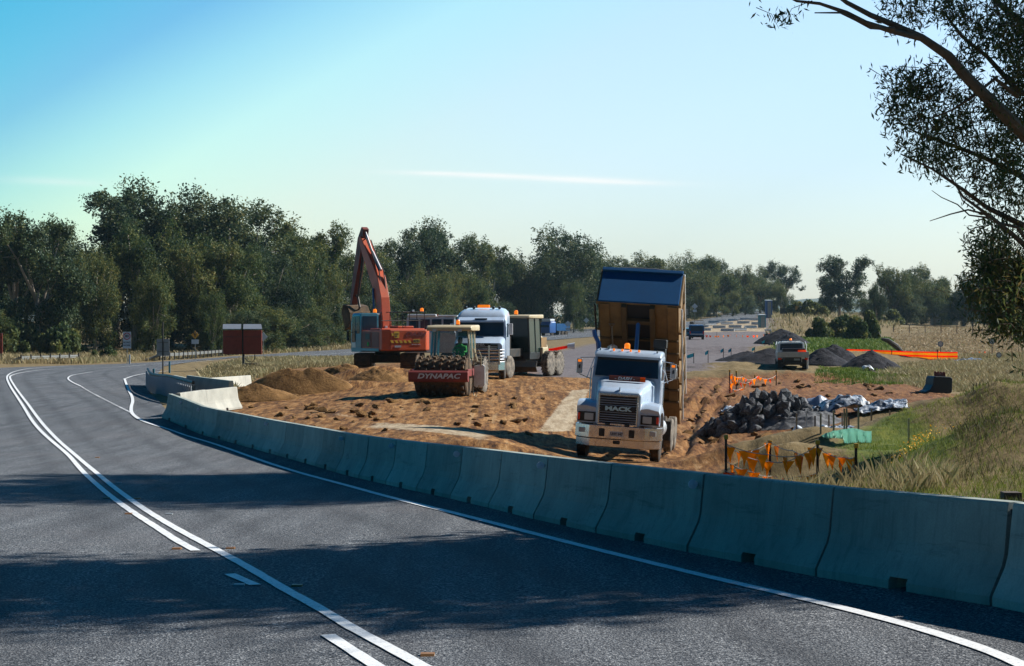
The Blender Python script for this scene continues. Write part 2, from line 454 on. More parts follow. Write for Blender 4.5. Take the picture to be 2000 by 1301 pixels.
# ---------------------------------------------------------------- terrain
def wp(px, py, d):            # a point seen at (px, py) of the photograph at distance d
    return ((px - 1000.0) / F * d, d, CZ - (py - HY) / F * d)
CP = []                       # control points x, y, z
for px, py, d in (
    (0,720,150),(-300,722,140),(248,712,166),(100,717,155),(250,741,112),(300,712,152),(430,704,165),
    (487,768,100),(465,798,72),(560,720,150),(475,720,130),(600,697,200),(400,770,80),
    (560,775,78),(870,771,72),(960,739,86),(760,722,92),(700,716,105),(1050,736,91),(820,712,105),
    (690,688,230),(850,672,280),(1040,660,330),(1150,650,380),(1300,643,430),(1450,615,560),(1500,606,660),
    (0,705,185),(300,700,205),(600,680,270),(800,662,350),(1000,642,430),
    (1120,850,60),(1000,862,50),(900,858,47),(800,845,50),(700,832,56),(600,818,60),(500,803,66),
    (1000,780,70),(1100,745,85),(700,790,68),(1120,893,52),(1280,903,52),(1315,889,57),(1160,882,57),(1340,895,52),
    (1400,890,50),(1350,820,66),(1380,760,82),(1400,735,100),(1400,700,135),(1300,690,150),(1200,700,130),
    (1400,665,220),(1450,640,300),(1480,620,420),(1250,660,260),
    (1420,975,36),(1675,965,33),(1500,972,35),(1560,930,40),
    (1500,830,62),(1450,800,68),(1650,830,60),(1650,866,45),(1750,805,66),(1600,770,80),(1830,765,84),(1700,738,100),
    (1550,727,106),(1700,718,115),(1760,705,150),(1860,705,145),(1650,690,170),(1600,660,270),(1700,657,290),
    (1740,640,400),(1850,635,450),(2000,640,400),(1950,665,230),(1980,700,150),(2000,760,90),(1900,772,84),
    (1950,800,66),(1850,830,54),(1800,850,48),(1900,880,42),(2000,830,42),(2000,900,30),(1900,930,29),(1780,930,30),
    (2000,985,22),(1700,880,41),(1760,900,36),(2200,700,150),(2200,800,60),(2200,950,22)):
    CP.append(wp(px, py, d))
for X, d, z in ((3.28,17,-.01),(2.1,19.6,-.08),(1.31,21.6,-.14),(.62,23.8,-.22),(-.08,27,-.35),(-.78,29.75,-.46),(-2.13,34.2,-.64),
    (-2.97,38.1,-.77),(-3.58,39.7,-.82),(-4.98,43.8,-.92),(-6.0,48,-1.0),(-7.6,52,-1.06),(-9.8,58,-1.12),(-11.9,62.5,-.82),
    (-8,17,0),(-8,25,-.30),(-9,35,-.65),(-12,45,-.9),(-16,55,-1.02),(-20,70,-1.0),(-26,90,-1.0),(-20,20,-.1),(-25,40,-.7),
    (0,12,0),(6,12,0.02),(-6,12,0),(0,4,0),(8,4,0),(-10,4,0),(0,-20,0),(20,-20,0),(-20,-20,0),(8,16,.05),(12,20,.1),(-30,0,0),(30,0,0),
    (15,30,.2),(25,40,.2),(30,80,-.6),(-60,60,-.8),(-80,150,-1),(-120,300,0),(120,150,-.5),(200,400,2),(0,900,6),(-200,800,4),(250,900,5),
    (600,900,5),(-600,900,5),(0,2500,2),(1500,2500,2),(-1500,2500,2),(60,600,5),(170,600,4),(110,310,2.2),
    (51,322,4.0),(46,300,1.7),(60,340,3.8),(4500,4500,0),(-4500,4500,0),(0,6000,0)):
    CP.append((X, d, z))
CP = np.array(CP)
def uv_(x, y):
    r = np.hypot(x, y + 8.0)
    return np.stack([np.arctan2(x, y + 8.0) * 2.6, np.log(np.maximum(r, 1.0))], axis=-1)
_c = uv_(CP[:, 0], CP[:, 1])
def _k(d2): return np.sqrt(d2 + 0.0006)
_A = _k(((_c[:, None] - _c[None]) ** 2).sum(-1)) - np.eye(len(_c)) * 0.012
_w = np.linalg.solve(np.block([[_A, np.ones((len(_c), 1))], [np.ones((1, len(_c))), np.zeros((1, 1))]]), np.append(CP[:, 2], 0.0))
def tz_base(x, y):
    x = np.atleast_1d(np.asarray(x, float)); y = np.atleast_1d(np.asarray(y, float))
    out = np.empty(x.shape)
    P = uv_(x.ravel(), y.ravel()); o = out.ravel()
    for i in range(0, len(P), 20000):
        q = P[i:i+20000]
        o[i:i+20000] = _k(((q[:, None] - _c[None]) ** 2).sum(-1)) @ _w[:-1] + _w[-1]
    return o.reshape(x.shape)
def gz(x, y):                  # ground height at one point
    return float(tz_base(x, y)[0])
def hit(px, py, dmin=9.0, dmax=1500.0):
    """first point of the ground on the sight line through (px, py)"""
    d = np.exp(np.linspace(math.log(dmin), math.log(dmax), 500))
    x = (px - 1000.0) / F * d; z = CZ - (py - HY) / F * d
    g = tz_base(x, d)
    k = np.nonzero(z <= g)[0]
    if len(k) == 0: return (float(x[-1]), float(d[-1]))
    k = max(k[0], 1)
    a = (z[k-1] - g[k-1]); b = (g[k] - z[k]); t = a / (a + b + 1e-9)
    dd = d[k-1] + (d[k] - d[k-1]) * t
    return ((px - 1000.0) / F * dd, float(dd))
def at(px, d):                 # stand a thing on the ground at column px and distance d
    x = (px - 1000.0) / F * d
    return (x, d, gz(x, d))

def inside(poly, x, y):
    poly = np.asarray(poly); r = np.zeros(x.shape, bool); n = len(poly)
    for i in range(n):
        x0, y0 = poly[i]; x1, y1 = poly[(i + 1) % n]
        c = ((y0 > y) != (y1 > y)) & (x < (x1 - x0) * (y - y0) / (y1 - y0 + 1e-12) + x0)
        r ^= c
    return r
def edge_dist(poly, x, y):
    poly = np.asarray(poly); best = np.full(x.shape, 1e9)
    for i in range(len(poly)):
        a = poly[i]; b = poly[(i + 1) % len(poly)]; ab = b - a
        t = np.clip(((x - a[0]) * ab[0] + (y - a[1]) * ab[1]) / (ab @ ab + 1e-9), 0, 1)
        best = np.minimum(best, np.hypot(x - a[0] - t * ab[0], y - a[1] - t * ab[1]))
    return best
def soft(poly, x, y, w):       # 1 inside, 0 outside, blended over w metres (w may be an array)
    s = edge_dist(poly, x, y) * np.where(inside(poly, x, y), 1, -1)
    return np.clip(0.5 + s / w, 0, 1)

# the run of the main barrier (centre line), camera side first
BAR = [(7.2,9.0),(5.35,12.6),(3.30,17.0),(2.12,19.7),(1.31,21.9),(.62,24.2),(-.08,26.9),(-.80,29.6),(-2.13,34.2),(-2.97,37.0),(-3.66,39.4),(-4.98,43.8),(-6.15,47.6),(-7.6,51.8),(-9.6,57.2),(-11.95,62.6)]
def resample(pts, step, smooth=3):
    P = np.array(pts, float)
    for _ in range(smooth):    # Chaikin
        Q = [P[0]]
        for a, b in zip(P[:-1], P[1:]): Q += [a * .75 + b * .25, a * .25 + b * .75]
        Q.append(P[-1]); P = np.array(Q)
    s = np.append(0, np.cumsum(np.linalg.norm(np.diff(P, axis=0), axis=1)))
    t = np.arange(0, s[-1], step)
    return np.stack([np.interp(t, s, P[:, i]) for i in range(P.shape[1])], axis=1)
BL = resample(BAR, 0.5)

# the asphalt: everything left of the barrier, then the far stretch bending away to the right
road_edge_r = [(x + 0.15, y) for x, y in BAR]
far_low = [hit(*p) for p in ((290,770),(300,745),(320,716),(450,700),(600,697),(700,695),(850,682),(1040,667),(1150,659),(1300,649),(1400,633),(1500,609))]
far_up = [hit(*p) for p in ((1500,603),(1400,620),(1300,638),(1150,643),(1040,650),(850,665),(690,682),(600,687),(450,697),(300,708),(150,714),(0,719),(-250,726))]
ROADP = [(8.0, -25.0), (8.0, 6.0)] + road_edge_r + far_low + far_up + [(-90, 90), (-60, 50), (-30, 20), (-24, -25)]
DIRT = [(9,14),(5.6,15)] + [(x + .25, y) for x, y in BAR[2:]] + [hit(470,790), hit(480,752), hit(560,722), hit(700,712), hit(860,705), hit(980,712), hit(1120,738), hit(1320,740), hit(1480,742), hit(1640,742), hit(1760,752), hit(1900,778), hit(1840,800), hit(1560,850), hit(1440,880), (3.9,36), (3.2,28), (3.6,20)]
PALES = [[hit(1052,842), hit(1116,842), hit(1152,760), hit(1118,762)], [hit(700,836), hit(960,868), hit(980,850), hit(720,824)], [hit(930,782), hit(1010,790), hit(1000,772), hit(945,770)], [hit(560,800), hit(690,825), hit(720,812), hit(600,795)], [hit(1362,650), hit(1500,648), hit(1492,624), hit(1400,625)]]
GREY = [hit(1040,735), hit(1075,690), hit(1160,672), hit(1340,655), hit(1400,640), hit(1440,621), hit(1500,618), hit(1500,640), hit(1490,662), hit(1470,690), hit(1430,712), hit(1300,741), hit(1180,738)]
GREEN = [hit(1500,700), hit(1560,662), hit(1600,657), hit(1740,662), hit(1752,690), hit(1660,700)]
GREEN2 = [hit(1640,872), hit(1760,852), hit(1850,870), hit(1870,915), hit(1800,965), hit(1700,940)]
GREEN3 = [hit(1560,745), hit(1600,722), hit(1760,716), hit(1900,770), hit(1700,752)]

# the surface as one sheet: a fan of cells that grow with distance
na, nr = 560, 620
ang = np.concatenate([np.linspace(-1.45, -0.36, 60, endpoint=False), np.linspace(-0.36, 0.36, na - 120, endpoint=False), np.linspace(0.36, 1.45, 60)])
rad = np.concatenate([np.linspace(1.0, 18, 40, endpoint=False), np.exp(np.linspace(math.log(18), math.log(480), 500, endpoint=False)), np.exp(np.linspace(math.log(480), math.log(9000), nr - 540))])
AA, RR = np.meshgrid(ang, rad)
GX = np.sin(AA) * RR; GY = np.cos(AA) * RR - 8.0
GZ = tz_base(GX, GY)
wd = np.maximum(0.6, GY * 0.02)
inroad = soft(ROADP, GX, GY, 1.2)
w_dirt = soft(DIRT, GX, GY, np.maximum(1.2, GY * .05))
w_grey = soft(GREY, GX, GY, np.maximum(2.0, GY * .04))
w_green = np.maximum(soft(GREEN, GX, GY, np.maximum(1.5, GY * .03)), np.maximum(soft(GREEN2, GX, GY, 2.0), 0.6 * soft(GREEN3, GX, GY, 6.0)))
w_pale = np.zeros(GX.shape)
for q_, (pl_, am) in enumerate(zip(PALES, (1.0, .62, .4, .45, .8))): w_pale = np.maximum(w_pale, am * soft(pl_, GX, GY, 1.0 if q_ else .5))
def fbm(x, y, f, oct_=4, seed=0):
    r = np.random.default_rng(seed); out = 0; a = 1.0; tot = 0
    for o in range(oct_):
        acc = 0
        for _ in range(5):
            th = r.uniform(0, 2*np.pi); ph = r.uniform(0, 2*np.pi)
            acc = acc + np.sin((x*np.cos(th) + y*np.sin(th)) * f * r.uniform(.7, 1.3) + ph + 1.3*np.sin((x*np.sin(th*1.7) - y*np.cos(th*1.7)) * f * .6 + ph*2))
        out = out + a * acc / 5; tot += a; a *= .55; f *= 2.05
    return out / tot
off = 1 - np.clip(inroad * 1.6, 0, 1)
bd = np.full(GX.shape, 1e9)
for a in BL[::2]: bd = np.minimum(bd, np.hypot(GX - a[0], GY - a[1]))
off = off * np.clip((bd - 0.5) / 1.5, 0, 1)
rough = fbm(GX, GY, 1.6, 4, 3) * 0.10 + fbm(GX, GY, 6.0, 3, 4) * 0.05 + fbm(GX, GY, .35, 2, 5) * .08
clod = fbm(GX * 1.0, GY * .45, 9.0, 3, 21)
clod2 = np.maximum(0, fbm(GX, GY * .4, 3.2, 4, 22)) ** 1.5
rough = rough + w_dirt * (1 - w_grey) * (1 - .9 * np.clip(w_pale * 1.5, 0, 1)) * (.022 * clod + .03 * clod2) * np.clip(GY / 45, .4, 1.2)
# vehicle ruts pressed into the dirt, running in from the far side of the site
rut = np.zeros(GX.shape)
for (p0, p1, w) in (((560,800),(1150,742),.5),((620,822),(1180,760),.5),((800,840),(1150,775),.5),((700,800),(1100,752),.45),((900,858),(1150,800),.45),((600,790),(1120,735),.5),((780,862),(1100,790),.5),((660,842),(1050,812),.5),((1330,880),(1400,745),.5),((1345,800),(1640,748),.5),((1400,770),(1880,790),.5),((1360,790),(1800,770),.5)):
    a = np.array(hit(*p0)); b = np.array(hit(*p1)); ab = b - a
    t = np.clip(((GX - a[0]) * ab[0] + (GY - a[1]) * ab[1]) / (ab @ ab), 0, 1)
    s = ((GX - a[0]) * ab[1] - (GY - a[1]) * ab[0]) / np.linalg.norm(ab) + fbm(t * 6, t * 0, 1.0, 2, 9) * 0.25
    live = (np.hypot(GX - a[0] - t * ab[0], GY - a[1] - t * ab[1]) < 3.0)
    for c in (-1.0, -.7, .7, 1.0, 0.1):
        rut -= live * 0.12 * np.exp(-((s - c) / .13) ** 2)
        rut += live * 0.06 * np.exp(-((s - c - .25) / .12) ** 2)
GZ = GZ + off * (rough * np.clip(GY / 30, .3, 1) * (1 - .84 * w_dirt * (GX < 4) ) * (1 - .8 * w_grey) + rut * w_dirt * (1 - w_grey) * np.where(GX < 3.6, .28, 1) * (1 - np.clip(w_pale * 1.5, 0, 1)))
_q = GX - .155 * GY
GZ = GZ + off * w_dirt * (1 - w_grey) * .02 * np.sin(_q * 2 * np.pi / .48 + fbm(GX, GY, .5, 2, 61) * 1.5) * np.clip((GY - 50) / 6, 0, 1) * np.clip((90 - GY) / 6, 0, 1) * np.clip((4.2 - GX) / 1.0, 0, 1) * np.clip((GX + 8) / 4, 0, 1) * np.clip(.3 + fbm(GX, GY * .3, .6, 2, 62) * 1.6, 0, 1)
def mound(px, py, d, rx, ry, h, rot=0, p=2.0):
    x0, y0 = (px - 1000) / F * d, d
    c, s = math.cos(rot), math.sin(rot)
    u = ((GX - x0) * c + (GY - y0) * s) / rx; v = (-(GX - x0) * s + (GY - y0) * c) / ry
    q = np.exp(-(u*u + v*v) ** (p / 2))
    return h * q * (1 + .22 * fbm(GX, GY, 2.2, 3, 11))
# spoil banks and verges that shape the right-hand side and the pit's edge
GZ += off * (mound(1900,790,60,5.0,1.6,.65,-.15) + mound(1990,850,48,4.2,1.6,1.15,.2) + mound(1975,915,31,2.2,1.8,.75,.3) + mound(1500,870,46,2.2,.8,.55) + mound(1530,890,40,1.3,.7,.8)
    + mound(1700,905,36,1.1,.7,.3) + mound(1620,745,98,9,2,.35) + mound(1450,742,96,4,1.5,.4) + mound(1390,790,72,2.5,1.2,.3) + mound(720,742,84,3.0,1.6,.7) + mound(670,760,80,2.2,1.1,.35)
    + mound(640,735,88,4.5,1.0,.55) + mound(1440,725,108,5,2,.5) + mound(1540,690,150,14,4,.8) + mound(980,872,44,2.2,1.0,.30,-.3))
def fan_z(x, y):
    """height of the finished sheet (with its bumps) at points"""
    x = np.asarray(x, float); y = np.asarray(y, float)
    a = np.arctan2(x, y + 8); r = np.hypot(x, y + 8)
    ia = np.clip(np.interp(a, ang, np.arange(len(ang))), 0, len(ang) - 1.001); ir = np.clip(np.interp(r, rad, np.arange(len(rad))), 0, len(rad) - 1.001)
    i0 = ia.astype(int); j0 = ir.astype(int); fa = ia - i0; fr = ir - j0
    return (GZ[j0, i0] * (1-fa) * (1-fr) + GZ[j0, i0+1] * fa * (1-fr) + GZ[j0+1, i0] * (1-fa) * fr + GZ[j0+1, i0+1] * fa * fr)
GZ -= 0.02 * inroad
nA = len(ang); nR = len(rad)
idx = np.arange(nA * nR).reshape(nR, nA)
Fq = np.stack([idx[:-1, :-1], idx[:-1, 1:], idx[1:, 1:], idx[1:, :-1]], axis=-1).reshape(-1, 4)
gme = np_mesh('ground', np.stack([GX, GY, GZ], -1).reshape(-1, 3), Fq, attrs={'dirt': w_dirt.ravel(), 'grey': w_grey.ravel(), 'green': w_green.ravel(), 'pale': w_pale.ravel()})
def ground_mat():
    m, nt, b = new_mat('earth_and_grass')
    co = coords(nt)
    def A(n):
        a = nt.nodes.new('ShaderNodeAttribute'); a.attribute_name = n; return a.outputs['Fac']
    big = noise(nt, co, .35, 6, .65); mid = noise(nt, co, 1.7, 7, .75, .6); fin = noise(nt, co, 9, 5, .75)
    lng = noise(nt, mapping(nt, co, (2.2, .55, 1)), 1.5, 7, .78)
    dry = ramp(nt, mid, ((.3, (.09, .07, .03)), (.5, (.20, .145, .07)), (.68, (.28, .21, .11)), (.8, (.10, .11, .03))))
    grn = ramp(nt, mid, ((.3, (.035, .05, .012)), (.5, (.10, .13, .02)), (.7, (.20, .19, .03))))
    mpr = nt.nodes.new('ShaderNodeMapping'); mpr.inputs['Rotation'].default_value = (0, 0, .155); mpr.inputs['Scale'].default_value = (3.6, .14, 1); nt.links.new(co, mpr.inputs[0])
    trk = noise(nt, mpr.outputs[0], 1.0, 5, .7)
    dirt = ramp(nt, lng, ((.35, (.020, .010, .005)), (.43, (.11, .044, .014)), (.52, (.25, .118, .036)), (.60, (.37, .195, .074)), (.70, (.52, .33, .17))))
    red = ramp(nt, fin, ((.36, (.03, .015, .010)), (.50, (.15, .055, .026)), (.64, (.27, .125, .06))))
    gry = ramp(nt, mid, ((.3, (.07, .065, .07)), (.5, (.15, .13, .135)), (.7, (.25, .21, .205))))
    dirt = mixc(nt, ramp(nt, trk, ((.38, (.6,) * 3), (.49, (0, 0, 0)))), dirt, (.055, .026, .011))
    dirt = mixc(nt, ramp(nt, trk, ((.56, (0, 0, 0)), (.70, (.7,) * 3))), dirt, (.40, .26, .13))
    sx = nt.nodes.new('ShaderNodeSeparateXYZ'); nt.links.new(co, sx.inputs[0])
    mr = nt.nodes.new('ShaderNodeMapRange'); mr.inputs['From Min'].default_value = 3; mr.inputs['From Max'].default_value = 10
    nt.links.new(sx.outputs['X'], mr.inputs['Value'])
    dirt2 = mixc(nt, mr.outputs[0], dirt, mixc(nt, .5, red, dirt))
    def edge(a):           # ragged borders
        mm = nt.nodes.new('ShaderNodeMath'); mm.operation = 'MULTIPLY_ADD'; nt.links.new(mid, mm.inputs[0]); mm.inputs[1].default_value = .9; nt.links.new(a, mm.inputs[2])
        return ramp(nt, mm.outputs[0], ((.80, (0, 0, 0)), (1.05, (1, 1, 1))))
    c = mixc(nt, edge(A('green')), dry, grn)
    c = mixc(nt, edge(A('dirt')), c, dirt2)
    c = mixc(nt, edge(A('grey')), c, gry)
    def edge2(a):
        mm = nt.nodes.new('ShaderNodeMath'); mm.operation = 'MULTIPLY_ADD'; nt.links.new(lng, mm.inputs[0]); mm.inputs[1].default_value = .5; nt.links.new(a, mm.inputs[2])
        return ramp(nt, mm.outputs[0], ((.66, (0, 0, 0)), (.86, (1, 1, 1))))
    c = mixc(nt, edge2(A('pale')), c, ramp(nt, lng, ((.35, (.22, .15, .08)), (.6, (.46, .37, .26)))))
    c = mixc(nt, ramp(nt, fin, ((.35, (.45,) * 3), (.55, (0, 0, 0)))), c, mixc(nt, .5, c, (.03, .02, .012)))
    nt.links.new(c, b.inputs['Base Color'])
    b.inputs['Roughness'].default_value = .95; b.inputs['Specular IOR Level'].default_value = .15
    bump(nt, b, lng, .7, .07)
    return m
M['ground'] = ground_mat()
g = link('ground', gme, M['ground'], smooth=True); tag(g, kind='structure')

def road_mat():
    m, nt, b = new_mat('asphalt')
    co = coords(nt)
    big = noise(nt, co, .25, 5, .6); fin = noise(nt, co, 38, 2, .8); st = noise(nt, mapping(nt, co, (2.2, .16, 1)), 1.0, 4, .6)
    vo = nt.nodes.new('ShaderNodeTexVoronoi'); vo.inputs['Scale'].default_value = 60; nt.links.new(co, vo.inputs['Vector'])
    base = ramp(nt, fin, ((.30, (.006, .008, .012)), (.45, (.065, .072, .085)), (.58, (.225, .235, .25)), (.74, (.62, .63, .64))))
    base = mixc(nt, ramp(nt, st, ((.35, (.5,) * 3), (.65, (0, 0, 0)))), base, (.045, .047, .055))
    base = mixc(nt, ramp(nt, big, ((.5, (0, 0, 0)), (.7, (.3,) * 3))), base, (.15, .14, .145))
    la = nt.nodes.new('ShaderNodeAttribute'); la.attribute_name = 'lane'
    mo = nt.nodes.new('ShaderNodeMath'); mo.operation = 'PINGPONG'; mo.inputs[1].default_value = .875
    nt.links.new(la.outputs['Fac'], mo.inputs[0])
    pm = noise(nt, mapping(nt, co, (.8, .12, 1)), 1.0, 4, .6)
    mm = nt.nodes.new('ShaderNodeMath'); mm.operation = 'MULTIPLY'
    nt.links.new(ramp(nt, mo.outputs[0], ((.50, (0, 0, 0)), (.85, (.55,) * 3))), mm.inputs[0]); nt.links.new(ramp(nt, pm, ((.3, (.2,) * 3), (.65, (1, 1, 1)))), mm.inputs[1])
    base = mixc(nt, mm.outputs[0], base, (.05, .053, .06))
    nt.links.new(base, b.inputs['Base Color'])
    b.inputs['Roughness'].default_value = .9; b.inputs['Specular IOR Level'].default_value = .12
    bump(nt, b, vo.outputs['Distance'], .6, .02)
    return m
M['asphalt'] = road_mat()
# fine sheet for the road: cells of the fan whose centre lies on the asphalt, with their outline clipped by a dense grid
def clip_poly(sub, a, b):
    """clip polygon sub to the left of line a-b"""
    out = []
    n = len(sub)
    def side(p): return (b[0]-a[0])*(p[1]-a[1]) - (b[1]-a[1])*(p[0]-a[0])
    for i in range(n):
        p, q = sub[i], sub[(i+1) % n]; sp, sq = side(p), side(q)
        if sp >= 0: out.append(p)
        if (sp >= 0) != (sq >= 0):
            t = sp / (sp - sq); out.append((p[0] + (q[0]-p[0])*t, p[1] + (q[1]-p[1])*t))
    return out
import bmesh
from mathutils.geometry import delaunay_2d_cdt
def sheet(name, poly, mat, lift, interior_step=None, parent=None, kind='structure', label=None, cat=None):
    """a sheet laid on the ground inside a polygon"""
    P = []
    for i in range(len(poly)):
        a = np.array(poly[i]); b = np.array(poly[(i+1) % len(poly)])
        L = np.linalg.norm(b - a); dmin = max(6, min(a[1], b[1])); n = max(1, int(L / (dmin * .03)))
        for k in range(n): P.append(tuple(a + (b - a) * k / n))
    E = [(i, (i+1) % len(P)) for i in range(len(P))]
    X = GX[::3, ::4].ravel(); Y = GY[::3, ::4].ravel()
    pp = np.array(poly)
    m = (X > pp[:,0].min()) & (X < pp[:,0].max()) & (Y > pp[:,1].min()) & (Y < pp[:,1].max())
    X, Y = X[m], Y[m]
    if len(X):
        ins = inside(poly, X, Y) & (edge_dist(poly, X, Y) > np.maximum(.12, Y * .006))
        pts = P + list(zip(X[ins], Y[ins]))
    else: pts = P
    v, e, f, _, _, _ = delaunay_2d_cdt([Vector(p) for p in pts], E, [], 0, 1e-4)
    V = np.array([(p[0], p[1]) for p in v])
    f = [t for t in f if inside(poly, np.array([sum(V[i][0] for i in t)/3]), np.array([sum(V[i][1] for i in t)/3]))[0]]
    Z = tz_base(V[:, 0], V[:, 1]) + lift + np.maximum(0, V[:, 1] - 60) * .0002
    me = np_mesh(name, np.column_stack([V, Z]), np.array(f))
    o = link(name, me, mat, parent, smooth=True)
    return tag(o, label, cat, kind=kind)
road = sheet('road', ROADP, M['asphalt'], 0.012)

def line_mat():
    m, nt, b = new_mat('road_paint')
    co = coords(nt)
    fin = noise(nt, co, 30, 4, .8); mid = noise(nt, co, 3, 4, .7)
    c = ramp(nt, fin, ((.30, (.25, .25, .27)), (.45, (.70, .71, .72)), (.7, (.84, .84, .84))))
    c = mixc(nt, ramp(nt, mid, ((.5, (0, 0, 0)), (.75, (.45,) * 3))), c, (.33, .33, .35))
    nt.links.new(c, b.inputs['Base Color']); b.inputs['Roughness'].default_value = .7
    return m
M['line'] = line_mat()
def stripe(name, pts, w, dashes=None, lift=0.022):
    """a painted line of width w through ground points; dashes = (paint, gap)"""
    P = resample(pts, .25, 2)
    s = np.arange(len(P)) * .25
    T = np.gradient(P, axis=0); T /= np.linalg.norm(T, axis=1, keepdims=True)
    Nn = np.stack([-T[:, 1], T[:, 0]], 1)
    wob = 1 + .06 * np.sin(s * 7.1) * np.sin(s * 2.3)
    A = P + Nn * w / 2 * wob[:, None]; B = P - Nn * w / 2 * wob[:, None]
    V = np.concatenate([A, B]); Z = tz_base(V[:, 0], V[:, 1]) + lift + np.maximum(0, V[:, 1] - 60) * .0002 + np.maximum(0, V[:, 1] - 25) * .0003
    n = len(P); f = []
    for i in range(n - 1):
        if dashes and (s[i] % sum(dashes)) >= dashes[0]: continue
        f.append((i, i + 1, n + i + 1, n + i))
    o = link(name, np_mesh(name, np.column_stack([V, Z]), np.array(f)), M['line'])
    return tag(o, kind='structure')
h = hit
solid = [h(*p) for p in ((815,1301),(752,1266),(686,1231),(647.5,1206.5),(602,1180),(560,1157.5),(518,1132),(483,1111),(437.5,1085.5),(392,1061),(350,1038.5),(315,1018),(280,996),(245,971),(213.5,947),(185.5,923),(160,902),(140,884.5),(116,864),(100,848),(84,831),(70,813),(56,793),(42,775),(29,757),(18,739),(22,734.5),(39,730),(64,726),(90,723.4),(148,721.5),(200,720),(241,718),(285,714))]
solid = [(solid[0][0] + (solid[0][0]-solid[1][0]) * 4, solid[0][1] - (solid[1][1]-solid[0][1]) * 4)] + solid
stripe('road_line', solid, .115)
left2 = [h(*p) for p in ((382,1079),(343,1058),(315,1039),(287,1021),(259,1003),(231,983),(210,967),(189,949),(168,930),(151,911),(136,892.5),(115.5,875),(95,858),(73,837),(60,820),(49,801),(36,781),(22,760),(13,742),(14,735),(24,728.5),(48,722.6),(70,720.4),(98,718.4),(137,716.6))]
stripe('road_line', left2, .115)
for a, b_ in (((640,1245),(770,1330)), ((448,1125),(510,1152))):
    stripe('road_line', [h(*a), h((a[0]+b_[0])/2, (a[1]+b_[1])/2), h(*b_)], .115)
# how far each bit of asphalt lies from the centre line: wheel paths are polished darker
_S = resample(solid, .5, 1); _v = np.empty(len(road.data.vertices) * 3, dtype=np.float32); road.data.vertices.foreach_get('co', _v); _v = _v.reshape(-1, 3)
_b = np.full(len(_v), 1e9); _sg = np.zeros(len(_v))
for i in range(len(_S) - 1):
    ab = _S[i+1] - _S[i]; rx_, ry_ = _v[:, 0] - _S[i][0], _v[:, 1] - _S[i][1]; dd = np.hypot(rx_, ry_); k_ = dd < _b
    _b[k_] = dd[k_]; _sg[k_] = (rx_ * ab[1] - ry_ * ab[0])[k_] / np.linalg.norm(ab)
_at = road.data.attributes.new('lane', 'FLOAT', 'POINT'); _at.data.foreach_set('value', _sg.astype(np.float32))
edge = [h(2150,1400), h(2000,1300), h(1800,1232), h(1600,1180), h(1400,1135), h(1200,1086), h(1050,1048), h(900,1008), h(780,979), h(660,945), h(560,918), h(470,886), h(400,862), h(340,843), h(290,829), h(268,819), h(256,808), h(256,795), h(260,785), h(256,772), h(249,758), h(243,741)]
stripe('road_line', edge, .13)
stripe('road_line', [h(243,742), h(262,735), h(290,730), h(330,726)], .12)
stripe('road_line', [h(255,807), h(236,798), h(205,783), h(180,769), h(158,756)], .10, (.28, .34))
stripe('road_line', [h(158,756), h(140,748), h(131,741), h(138,735), h(160,731), h(180,728)], .10)
stripe('road_line', [h(1040,663), h(1100,658), h(1160,652), h(1240,647)], .2)
stripe('road_line', [h(300,713), h(420,706), h(560,698), h(690,690)], .14)
# cats' eyes beside the centre line
ORD = 'first second third fourth fifth sixth seventh eighth ninth tenth eleventh twelfth thirteenth fourteenth fifteenth sixteenth seventeenth eighteenth nineteenth twentieth'.split()
studs = sorted(((345,1075),(450,1074),(467,1147),(580,1148),(208,975),(232,945),(268,976),(170,918),(190,895),(835,1284),(251,1006),(330,1007)))
for i, (px, py) in enumerate(studs):
    x, y = h(px, py); z = gz(x, y) + .012
    mb = MB(); mb.prism([(-.05, 0), (-.035, .018), (.035, .018), (.05, 0)], -.05, .05, 'x')
    o = mb.build('road_stud', M['stud'] if i % 3 else M['sign_grey'], loc=(x, y, z))
    tag(o, 'small raised stud beside the centre lines, ' + ORD[i] + ' from the left edge of the photo', 'road stud', 'raised studs beside the centre line')

# far hills
def ridge(name, x0, x1, y, hmax, seed, base=-5):
    n = 160; xs = np.linspace(x0, x1, n); t = (xs - x0) / (x1 - x0)
    hh = hmax * (np.sin(np.pi * t) ** .6) * (1 + .22 * fbm(xs, xs * 0, 6 / abs(x1-x0) * 3, 4, seed))
    rows = []
    for k, fr in enumerate((0, .35, .7, .92, 1, .9, .5, 0)):
        rows.append(np.column_stack([xs, y + k * 160 + 0 * xs, base + hh * fr * (1 + .05 * fbm(xs, xs*0 + k, .01, 2, seed + k))]))
    V = np.concatenate(rows); idx = np.arange(len(V)).reshape(len(rows), n)
    Fq = np.stack([idx[:-1, :-1], idx[:-1, 1:], idx[1:, 1:], idx[1:, :-1]], -1).reshape(-1, 4)
    m = M['hillm']
    return tag(link(name, np_mesh(name, V, Fq), m, smooth=True), kind='structure')
mh, nt, b = new_mat('hill_bush'); nt.links.new(ramp(nt, noise(nt, coords(nt), .012, 6), ((.3, (.04, .06, .03)), (.7, (.12, .11, .06)))), b.inputs['Base Color']); b.inputs['Roughness'].default_value = .95
M['hillm'] = mh
ridge('hills', 300, 1150, 3300, 66, 3)
ridge('hills', -1800, 500, 3600, 50, 5)
